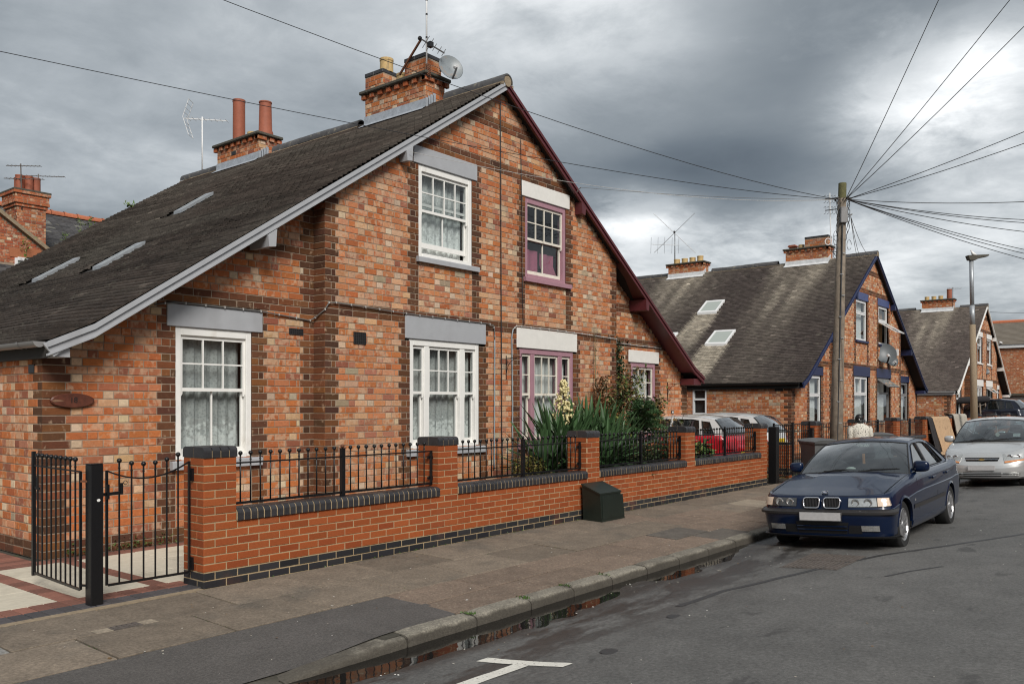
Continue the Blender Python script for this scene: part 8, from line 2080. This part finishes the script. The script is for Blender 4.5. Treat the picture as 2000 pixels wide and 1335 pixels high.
# wheelie bins
def wheelie_bin(c, rz, label):
    e = empty('wheelie_bin', c, label, 'wheelie bin', 'grey wheelie bins on the pavement', rot=(0, 0, rz)); e.scale = (0.93,) * 3; b = MB()
    lo = [(-0.22, -0.25), (0.22, -0.25), (0.22, 0.22), (-0.22, 0.22)]; hi = [(-0.28, -0.34), (0.28, -0.34), (0.28, 0.30), (-0.28, 0.30)]
    V = [(x, y, 0.06) for x, y in lo] + [(x, y, 0.94) for x, y in hi]; b.add(V, [(3, 2, 1, 0), (0, 1, 5, 4), (1, 2, 6, 5), (2, 3, 7, 6), (3, 0, 4, 7)]); b.cbox(-0.30, 0.30, -0.36, 0.32, 0.91, 0.96, 0.012); b.build('body', 'bin_grey', e, local=True)
    b = MB(); rows = [[(x, y, 0.965 + 0.075 * (1 - (x / 0.31) ** 2) ** .5 * (1 if abs(y + .02) < .33 else 0.55) + (0.02 if y > 0.2 else 0)) for x in np.linspace(-0.309, 0.309, 11)] for y in (-0.40, -0.37, -0.2, 0.0, 0.2, 0.33)]; b.grid(rows); b.grid([rows[0], [(p[0], p[1] + .02, 0.93) for p in rows[0]]], flip=True); b.grid([[r[0] for r in rows], [(r[0][0], r[0][1], .94) for r in rows]]); b.grid([[r[-1] for r in rows], [(r[-1][0], r[-1][1], .94) for r in rows]], flip=True); smooth_shade(b.build('lid', 'bin_grey', e, local=True), 40)
    b = MB(); b.tube([(-0.27, 0.38, 0.99), (0.27, 0.38, 0.99)], 0.016, 6); b.tube([(-0.25, 0.30, 0.95), (-0.25, 0.38, 0.99)], 0.016, 5); b.tube([(0.25, 0.30, 0.95), (0.25, 0.38, 0.99)], 0.016, 5); b.build('handle', 'bin_grey', e, local=True)
    for s in (-1, 1): b = MB(); b.lathe([(0.02, 0), (0.09, 0.0), (0.1, 0.02), (0.09, 0.045), (0.02, 0.045)], (s * 0.27 - 0.02, 0.22, 0.10), 14, 'x'); b.build('wheel', 'tyre', e, local=True)
wheelie_bin((16.85, 5.85, -0.02), R(-42), 'grey wheelie bin nearest the barred gates, beside the telegraph pole'); wheelie_bin((21.15, 5.90, -0.02), R(-60), 'grey wheelie bin with its lid a little raised, right of the person')
# rugs drying on the wall, one dark one and scrap on the ground
def rug(x0, x1, zt, zb, yf, m, label, slant=0.0, thick=0.03, wall_y=6.74):
    n = 14; b = MB(); rows = []
    prof = [(7.02, zt - 0.45), (7.02, zt - 0.05), (6.97, zt), (6.78, zt), (6.725, zt - 0.05)] + [(lerp(6.715, yf, i / 8), lerp(zt - 0.12, zb, i / 8)) for i in range(9)]
    for y, z in prof:
        t = (zt - z) / (zt - zb); rows.append([(lerp(x0, x1, k / n) + slant * t * (0.5 if y < 6.8 else 0), y - 0.022 * math.sin(k * 0.9 + 1) * t - 0.01 * vnoise(k * .7, z * 3), z + 0.015 * vnoise(k * .5, 3)) for k in range(n + 1)])
    b.grid(rows, flip=True); b.grid([[(p[0], p[1] + thick * .6, p[2] - thick * .4) for p in r] for r in rows]); o = b.build('rug', m, None, smooth=True); return tag(o, label, 'rug', 'rugs hung over the front wall')
b = MB(); b.box(32.85, 37.6, 6.79, 7.0, -0.1, 1.08); tag(b.build('garden_wall', 'far_brick'), 'plain brick stretch of front wall carrying the hung rugs', 'wall')
rug(29.9, 32.2, 1.21, 0.1, 6.5, 'rug_tan', 'tan rug with dark floral sprigs hung over the wall', 0.5); rug(32.9, 35.0, 1.27, 0.15, 6.55, 'rug_grey', 'plain pale grey rug hung beside the tan one'); rug(29.3, 29.95, 1.2, 0.0, 6.52, 'rug_dark', 'black cloth hanging left of the tan rug', 0.4)
b = MB(); b.grid([[(x, y, -0.03 + 0.16 * max(0, 0.7 - abs(x - 30.6) * 0.55) + 0.09 * (vnoise(x * 3, y * 3) + .5)) for x in np.linspace(29.2, 32.0, 22)] for y in np.linspace(5.6, 6.5, 10)]); tag(b.build('rug', 'rug_tan', None, smooth=True), 'crumpled tan rug heaped on the pavement under the hung one', 'rug')
# black rolled bundle on a trolley pole above the farthest wall
e = empty('rolled_bundle', at(1886, 800, 42), 'black rolled bundle propped on a wooden stand above the farthest wall', 'bundle')
b = MB(); b.tube([at(1861, 785, 42), at(1868, 782, 42), at(1928, 0 + 779, 42), at(1931, 778, 42)], [0.10, 0.17, 0.17, 0.12], 10); o = b.build('roll', 'rug_dark', e, smooth=True)
b.v = []; b = MB(); b.tube([at(1936, 797, 42), at(1965, 789, 42)], 0.03, 5)
b = MB(); b.tube([at(1936 - 40, 798, 42), at(1965 - 42, 789, 42)], 0.03, 5); b.build('pole', 'iron', e)
b = MB()
for px in (1955 - 42, 1966 - 42, 1975 - 46): b.tube([at(px, 786, 42), at(px + 3, 815, 42)], 0.045, 5)
b.build('stand', 'pole_wood', e)
# ---- woman walking away, seen from behind
pr = empty('person', (20.55, 6.18, -0.02), 'person seen from behind in a cream top with dark spots, hair covered in black', 'person')
def loft(name, rings, m, parent, n=18, closed_ends=True, smooth=True):
    """rings: (centre, rx along CR, ry along CF)"""
    b = MB(); rows = [[Vector(c) + CR * (rx * math.cos(t)) + CF * (ry * math.sin(t)) for t in np.linspace(0, 2 * math.pi, n, endpoint=False)] for c, rx, ry in rings]; b.grid(rows, closed=True)
    if closed_ends: b.add(rows[0], [tuple(range(n))[::-1]]); b.add(rows[-1], [tuple(range(n))])
    return b.build(name, m, parent, smooth=smooth)
pc = Vector((20.55, 6.18, -0.02)); sk = bpy.data.meshes.new('body'); J = {}; E_ = []; VV = []; RR = []
def joint(n_, p, r, par=None):
    J[n_] = len(VV); VV.append(p); RR.append(r)
    if par: E_.append((J[par], J[n_]))
rx = lambda x, z, f=0.0: CR * x + UP * z + CF * f
joint('pelvis', rx(0, .76), .12); joint('waist', rx(0, .90), .115, 'pelvis'); joint('chest', rx(0, 1.06, .01), .13, 'waist'); joint('neck', rx(0, 1.19, .035), .05, 'chest'); joint('head', rx(0, 1.27, .05), .055, 'neck'); joint('crown', rx(0, 1.36, .055), .075, 'head')
for s_, nm in ((-1, 'l'), (1, 'r')):
    st = .16 * s_
    joint('sh' + nm, rx(.165 * s_, 1.12, .01), .058, 'chest'); joint('el' + nm, rx(.215 * s_, .90, -.02), .042, 'sh' + nm); joint('wr' + nm, rx(.20 * s_, .70, .06), .028, 'el' + nm); joint('palm' + nm, rx(.195 * s_, .63, .075), .027, 'wr' + nm)
    for q in range(4): joint('f%d' % q + nm, rx(.195 * s_ + .006, .60 - .002 * q, .055 + .014 * q), .008, 'palm' + nm); joint('g%d' % q + nm, rx(.19 * s_, .555 + .006 * abs(q - 1.5), .06 + .013 * q), .007, 'f%d' % q + nm)
    joint('t' + nm, rx(.18 * s_, .60, .10), .008, 'palm' + nm)
    joint('hip' + nm, rx(.085 * s_, .70), .085, 'pelvis'); joint('kn' + nm, rx(.085 * s_, .40, .03 * s_), .058, 'hip' + nm); joint('an' + nm, rx(.08 * s_, .075, .06 * s_ - .02), .036, 'kn' + nm); joint('toe' + nm, rx(.085 * s_, .03, .06 * s_ + .12), .03, 'an' + nm)
sk.from_pydata([tuple(v) for v in VV], E_, []); so = bpy.data.objects.new('body', sk); COL.objects.link(so)
md = so.modifiers.new('Skin', 'SKIN'); 
for i, r_ in enumerate(RR): sk.skin_vertices[0].data[i].radius = (r_, r_)
sk.skin_vertices[0].data[0].use_root = True; so.modifiers.new('Sub', 'SUBSURF').levels = 2; bpy.context.view_layer.update()
bme_ = bpy.data.meshes.new_from_object(so.evaluated_get(bpy.context.evaluated_depsgraph_get())); bpy.data.objects.remove(so); bme_.materials.clear(); bme_.materials.append(MATS['skin']); bme_.polygons.foreach_set('use_smooth', [True] * len(bme_.polygons))
bo = inst('body', bme_, pc, pr)
loft('top', [(pc + rx(0, .62), .205, .165), (pc + rx(0, .72), .21, .165), (pc + rx(0, .90), .20, .15), (pc + rx(0, 1.00, .005), .225, .15), (pc + rx(0, 1.06, .01), .235, .145), (pc + rx(0, 1.12, .015), .205, .125), (pc + rx(0, 1.165, .02), .13, .10), (pc + rx(0, 1.20, .03), .075, .07)], 'spot_cloth', pr)
for s_ in (-1, 1): loft('sleeve', [(pc + rx(.19 * s_, 1.12, .01), .075, .075), (pc + rx(.225 * s_, 1.05, 0), .068, .07), (pc + rx(.238 * s_, .92, -.02), .062, .065), (pc + rx(.23 * s_, .80, .02), .055, .058)], 'spot_cloth', pr)
for s_ in (-1, 1): loft('trouser_leg', [(pc + rx(.085 * s_, .74), .115, .13), (pc + rx(.088 * s_, .55, .01 * s_), .10, .11), (pc + rx(.088 * s_, .38, .03 * s_), .082, .09), (pc + rx(.085 * s_, .10, .06 * s_ - .02), .075, .08)], 'trouser', pr)
b = MB(); hc = pc + rx(0, 1.305, .045); b.ball(hc, 1.0, 14, 10, sc=(.094, .094, .102)); b.tube([pc + rx(0, 1.25, 0.02), pc + rx(0, 1.20, .0), pc + rx(0, 1.17, -.04)], [.08, .075, .05], 12); b.build('hair', 'hair', pr, smooth=True)
b = MB(); p = pc + rx(-.035, 1.275, -.045); b.ball(p, .02, 8, 5, sc=(1.2, .6, .7)); b.build('hair_clip', 'white_paint', pr, smooth=True)
b = MB(); b.box(0, 0, 0, 0, 0, 0)
# ---- brick house behind to the left: rear wing gable, tall chimney, long slate roof with red ridge
lh = empty('terraced_house', (9.5, 28, 0), 'red brick house behind the near roof at far left with tall chimney and red ridge', 'house')
b = MB(); XA_, ZA_ = 8.0, 7.95; gw = 5.4
b.add([(XA_ - gw, 26, -1), (XA_ + gw, 26, -1), (XA_ + gw, 26, ZA_ - gw * 0.70), (XA_, 26, ZA_), (XA_ - gw, 26, ZA_ - gw * .70)], [(0, 1, 2, 3, 4)]); b.add([(XA_ + gw, 26, -1), (XA_ + gw, 30, -1), (XA_ + gw, 30, ZA_ - gw * .7), (XA_ + gw, 26, ZA_ - gw * .7)], [(0, 1, 2, 3)])
wl_ = b.build('wall', 'mortar', lh); lb_ = Brickwork('-Y', 26.0, 0.09, 0.012, 0.008)
lb_.courses(3.6, ZA_ - 0.1, lambda z: (max(XA_ - gw, XA_ - (ZA_ - 0.1 - z) / .7, 7.2), min(XA_ + gw, XA_ + (ZA_ - .1 - z) / .7)) if ZA_ - .1 - z > .1 else None, [(9.35, 10.95, 3.9, 5.62)], lambda k, z: [], 0, [((0.36, 0.095, 0.045), 3), ((0.30, 0.08, 0.04), 2), ((0.42, 0.13, 0.06), 2)])
lb_.finish(lh, wall=wl_); 
b = MB(); b.add([(XA_ + gw + .1, 25.9, ZA_ - (gw + .1) * .7), (XA_, 25.9, ZA_), (XA_, 31, ZA_), (XA_ + gw + .1, 31, ZA_ - (gw + .1) * .7)], [(0, 3, 2, 1)]); b.add([(XA_ - gw - .1, 25.9, ZA_ - (gw + .1) * .7), (XA_, 25.9, ZA_), (XA_, 31, ZA_), (XA_ - gw - .1, 31, ZA_ - (gw + .1) * .7)], [(0, 1, 2, 3)])
rf_ = b.build('roof', 'roof_slate' if 'roof_slate' in MATS else 'far_slate', lh) if 'far_slate' in MATS else b.build('roof', mat('far_slate', (0.075, 0.072, 0.072), 0.85, noise_amt=0.35, noise_scale=3, bump=0.6, bump_scale=14, stain=(1.4, 0.5, 0.7, (0.12, 0.12, 0.09), 0.7)), lh)
b = MB()
for s in (-1, 1): b.bar((XA_, 25.93, ZA_ + .02), (XA_ + s * (gw + .1), 25.93, ZA_ + .02 - (gw + .1) * .7), 0.14, 0.10, up=(0, 0, 1))
b.build('verge', 'bedding', lh)
slope = MB(); ny = 26
for k in range(46):
    y0 = 25.2 + k * 0.105; z0 = 8.0 - (30 - y0) * 0.62; z1 = 8.0 - (30 - y0 - .13) * .62
    if y0 > 29.95: break
    for x in np.arange(8.0, 24.0, 0.26):
        f = random.uniform(.7, 1.35); c = np.array([0.066, 0.064, 0.066]) * f; 
        if random.random() < .08: c = c * 1.7 + np.array([.02, .02, .0])
        slope.add([(x, y0, z0 + .012), (x + .254, y0, z0 + .012), (x + .254, y0 + .13, z1 - .003), (x, y0 + .13, z1 - .003), (x, y0, z0 - .01), (x + .254, y0, z0 - .01)], [(0, 1, 2, 3), (4, 5, 1, 0)], (*c, 0))
slope.build('tiling', ['tile'], lh, kind='stuff')
b = MB(); b.add([(8, 25.2, 4.98), (24, 25.2, 4.98), (24, 30, 7.97), (8, 30, 7.97), (8, 34.8, 4.98), (24, 34.8, 4.98), (8, 25.4, -1), (24, 25.4, -1)], [(0, 1, 2, 3), (3, 2, 5, 4), (6, 7, 1, 0), (1, 5, 2)]); b.build('main_range', 'far_slate', lh)
q = MB(); q.grid([[(0.0, 0.13 * math.cos(t), 0.13 * math.sin(t)) for t in np.linspace(-.2, math.pi + .2, 9)], [(0.42, 0.13 * math.cos(t), 0.13 * math.sin(t)) for t in np.linspace(-.2, math.pi + .2, 9)]], flip=True)
q.grid([[(0.0, 0.15 * math.cos(t), 0.15 * math.sin(t)) for t in np.linspace(-.2, math.pi + .2, 9)], [(0.06, 0.15 * math.cos(t), 0.15 * math.sin(t)) for t in np.linspace(-.2, math.pi + .2, 9)]], flip=True)
rme = q.mesh('ridge_tile', ['terracotta'], True)
for k in range(26): inst('ridge_tile', rme, (9.0 + 0.43 * k, 30, 8.0 + random.uniform(-.012, .012)), lh)
for k in range(4): inst('ridge_tile', rme, (XA_, 26.0 + 0.43 * k, ZA_), lh, rot=(0, 0, R(90)))
# chimney of that house
cw0, cw1, cy0, cy1 = 9.82, 10.48, 26.15, 27.0
ccx = at(28, 420, 24.2); cw0 = at(15, 440, 24.9).x; front = at(33, 440, 24.3); right = at(75.5, 440, 25.0)
cw0, cw1, cy0, cy1 = front.x, front.x + 0.78, front.y, front.y + 0.80
zc0, zc1 = 5.6, 7.28
b = MB(); b.box(cw0, cw1, cy0, cy1, 5.0, 7.7); chl = b.build('chimney', 'mortar', lh); bk = MB()
def ring_bricks(x0, x1, y0, y1, z0, z1, pal):
    for face, pl_, u0, u1 in (('-X', x0, y0, y1), ('-Y', y0, x0, x1)):
        q = Brickwork(face, pl_, .09, .012, .006); q.courses(z0, z1, lambda z: (u0, u1), [], lambda k, z: [], 0, pal)
        for it in q.items: q.solid(bk, it)
OLD = [((0.33, 0.095, 0.045), 3), ((0.27, 0.075, 0.04), 2), ((0.38, 0.14, 0.06), 2), ((0.2, 0.07, 0.04), 1)]
ring_bricks(cw0, cw1, cy0, cy1, 5.3, 7.28, OLD); bk.build('brickwork', ['brick'], chl, kind='stuff')
for i, (e_, za, zb) in enumerate(((0.04, 7.28, 7.37), (0.08, 7.37, 7.46), (0.07, 7.46, 7.64), (0.11, 7.64, 7.72))):
    bk = MB(); b = MB(); b.box(cw0 - e_ + .002, cw1 + e_ - .002, cy0 - e_ + .002, cy1 + e_ - .002, za, zb); oc_ = b.build('corbel', 'mortar', chl); ring_bricks(cw0 - e_, cw1 + e_, cy0 - e_, cy1 + e_, za, zb, [((0.40, 0.12, 0.05), 1), ((0.36, 0.1, 0.045), 1)]); bk.build('corbel_brickwork', ['brick'], oc_)
b = MB(); b.cbox(cw0 - .12, cw1 + .12, cy0 - .12, cy1 + .12, 7.72, 7.78, .01); b.build('cap', 'stone_cap', chl)
for x, y in ((.15, .2), (.38, .15), (.60, .2), (.25, .55), (.52, .6)): pot(chl, cw0 + x, cy0 + y, 7.78, 0.43, 0.115, 'red_pot')
b = MB(); b.cbox(9.25, 11.05, 26.02, 26.1, 3.85, 5.55, .01); 
wz = at(11, 507, 25.0); 
win = MB()
x0, x1, z1 = at(10, 508, 24.4).x, at(10, 508, 24.4).x + 0.95, at(10, 508, 24.4).z; z0 = z1 - 1.3
for (a, c, d, e2) in ((x0, x0 + .07, z0, z1), (x1 - .07, x1, z0, z1), (x0 + .07, x1 - .07, z1 - .07, z1 + .03), (x0 + .07, x1 - .07, z0, z0 + .07), (x0 + .07, x1 - .07, z1 - .45, z1 - .40)): win.cbox(a, c, 25.93, 26.02, d, e2, .008)
wo = win.build('window', 'white_plastic', lh); p = MB(); p.box(x0 + .07, x1 - .07, 25.975, 25.985, z0 + .07, z1 - .07); p.build('pane', 'skylight_glass', wo)
p = MB(); p.prism([(x0 - .12, z1 + .02), (x1 + .12, z1 + .02), (x1 + .16, z1 + .26), (x0 + .5, z1 + .33), (x0 - .16, z1 + .26)], 'y', 25.975, 26.02); p.build('arch', 'far_brick', wo)
yagi(Vector((cw0 + .12, cy0 + .05, 8.45)), CR + UP * -0.02, 1.0, 9, 0.16, 'iron', label='upper left aerial on the tall chimney at far left', mast=(cw0 + .12, cy0 - .03, 7.2), v_ref=False, r=0.008)
yagi(Vector((cw0 + .12, cy0 + .05, 8.08)), CR + UP * -0.03, 1.15, 9, 0.16, 'iron', label='lower left aerial on the tall chimney at far left', mast=(cw0 + .12, cy0 + .05, 8.0), v_ref=False, r=0.008)
yagi(Vector((cw0 + .78, cy0 + .5, 8.37)), CR + UP * -0.03, 1.35, 10, 0.16, 'iron', label='right-hand aerial on the tall chimney at far left', mast=(cw0 + .78, cy0 + .5, 7.78), v_ref=False, r=0.008)
def roof_weed(p, h, label):
    m_ = MB(); p = Vector(p); m_.tube([p - UP * .15, p + UP * h * .5 + CR * .02, p + UP * h], [.012, .009, .003], 4, col=(.12, .15, .04, 0)); leaf_cloud(m_, [p + UP * h * random.uniform(.2, 1.0) + Vector((random.gauss(0, .06), random.gauss(0, .06), 0)) for _ in range(34)], 0.085, [(0.09, 0.16, 0.03), (0.13, 0.19, 0.04)], -0.3)
    tag(m_.build('roof_weed', 'leaf_dark'), label, 'weed', 'weeds growing on roofs and gutters')
for px, py, d, h, lab in ((127, 480, 26.5, .45, 'yellow green weed low in the valley of the slate roof'), (157, 465, 27.2, .6, 'tall thin weed left of centre on the slate roof'), (177, 455, 27.6, .5, 'tall thin weed right of centre on the slate roof'), (214, 438, 28.2, .2, 'small weed tuft at the end of the red ridge'), (50, 520, 24.0, .85, 'yellowing weed above the white window at far left'), (258, 413, 18.9, .18, 'small green weed sprouting from the far verge of the near roof')): roof_weed(at(px, py, d), h, lab)
# ---- plain brick building closing the view on the right
rb_ = empty('brick_building', (61, 8, 0), 'plain orange brick building with brown tiled roof at the right edge', 'building')
bw = Brickwork('-X', 61.0, .09, .012, .006); bw.courses(1.0, 5.2, lambda z: (4.0, 13.0), [], lambda k, z: [], 0, [((0.44, 0.15, 0.065), 3), ((0.40, 0.13, 0.055), 2), ((0.46, 0.17, 0.08), 2)]); bw.finish(rb_)
b = MB(); b.box(61.02, 72, 4, 20, -1, 5.19); b.build('core', 'far_brick', rb_)
b = MB(); b.box(60.85, 60.98, 3.8, 20.2, 5.15, 5.36); b.build('fascia', 'white_plastic', rb_)
for k in range(18):
    b = MB(); x0 = 60.80 + k * 0.32; z = 5.36 + k * 0.32 * 0.32; b.add([(x0, 3.7, z + .04), (x0 + .36, 3.7, z + .115), (x0 + .36, 20.3, z + .115), (x0, 20.3, z + .04), (x0, 3.7, z), (x0, 20.3, z)], [(0, 3, 2, 1)[::-1], (0, 1, 2, 3), (4, 0, 3, 5)]); b.f = b.f[1:]; b.c = b.c[1:]; b.m = b.m[1:]; b.build('tile_course', 'far_tile', rb_)
b = MB(); b.tube([(66.6, 3.7, 7.25), (66.6, 20.3, 7.25)], 0.14, 8); b.build('ridge', 'terracotta', rb_)
gb_ = empty('garage', (57, 9.5, 0), 'grey boarded shed between the farthest house and the brick building', 'shed'); b = MB(); b.box(58.9, 60.5, 4.5, 9.6, -.5, 2.15); b.build('wall', 'grey_block', gb_); b = MB(); b.box(58.75, 60.6, 4.3, 9.8, 2.15, 2.28); b.build('roof', 'stone_cap', gb_)
# ---- houses across the street (seen mirrored in panes, paint and water)
def opp(cx, label):
    e = empty('terraced_house', (cx, -10, 0), label, 'house', 'brick houses across the street'); b = MB(); b.add([(cx - 7, -10, -.2), (cx + 7, -10, -.2), (cx + 7, -10, 2.2), (cx, -10, 6.9), (cx - 7, -10, 2.2)], [(4, 3, 2, 1, 0)]); b.box(cx - 7, cx + 7, -18, -10.02, -.2, 2.2); b.build('wall', 'far_brick', e)
    b = MB(); b.add([(cx - 7.2, -9.8, 2.1), (cx, -9.8, 6.95), (cx, -18, 6.95), (cx - 7.2, -18, 2.1)], [(0, 1, 2, 3), (3, 2, 1, 0)]); b.add([(cx + 7.2, -9.8, 2.1), (cx, -9.8, 6.95), (cx, -18, 6.95), (cx + 7.2, -18, 2.1)], [(0, 1, 2, 3), (3, 2, 1, 0)]); b.build('roof', 'far_slate', e)
    for x in (-5.1, -1.3, 1.3, 5.1): b = MB(); b.box(cx + x - .6, cx + x + .6, -10, -9.94, .95, 2.5); w = b.build('window', 'white_plastic', e); b = MB(); b.box(cx + x - .5, cx + x + .5, -9.94, -9.93, 1.05, 2.4); b.build('pane', 'lamp_dark', w)
    b = MB(); b.box(cx - 7, cx + 7, -7.6, -7.4, -.1, .75); b.build('front_wall', 'far_brick', e)
for cx, lab in ((-10, 'brick gabled house across the street, left of the camera'), (4.4, 'brick gabled house straight across the street'), (18.7, 'brick gabled house across the street opposite the parked cars'), (33, 'brick gabled house across the street, farther right'), (47.3, 'brick gabled house across the street, farthest right')): opp(cx, lab)
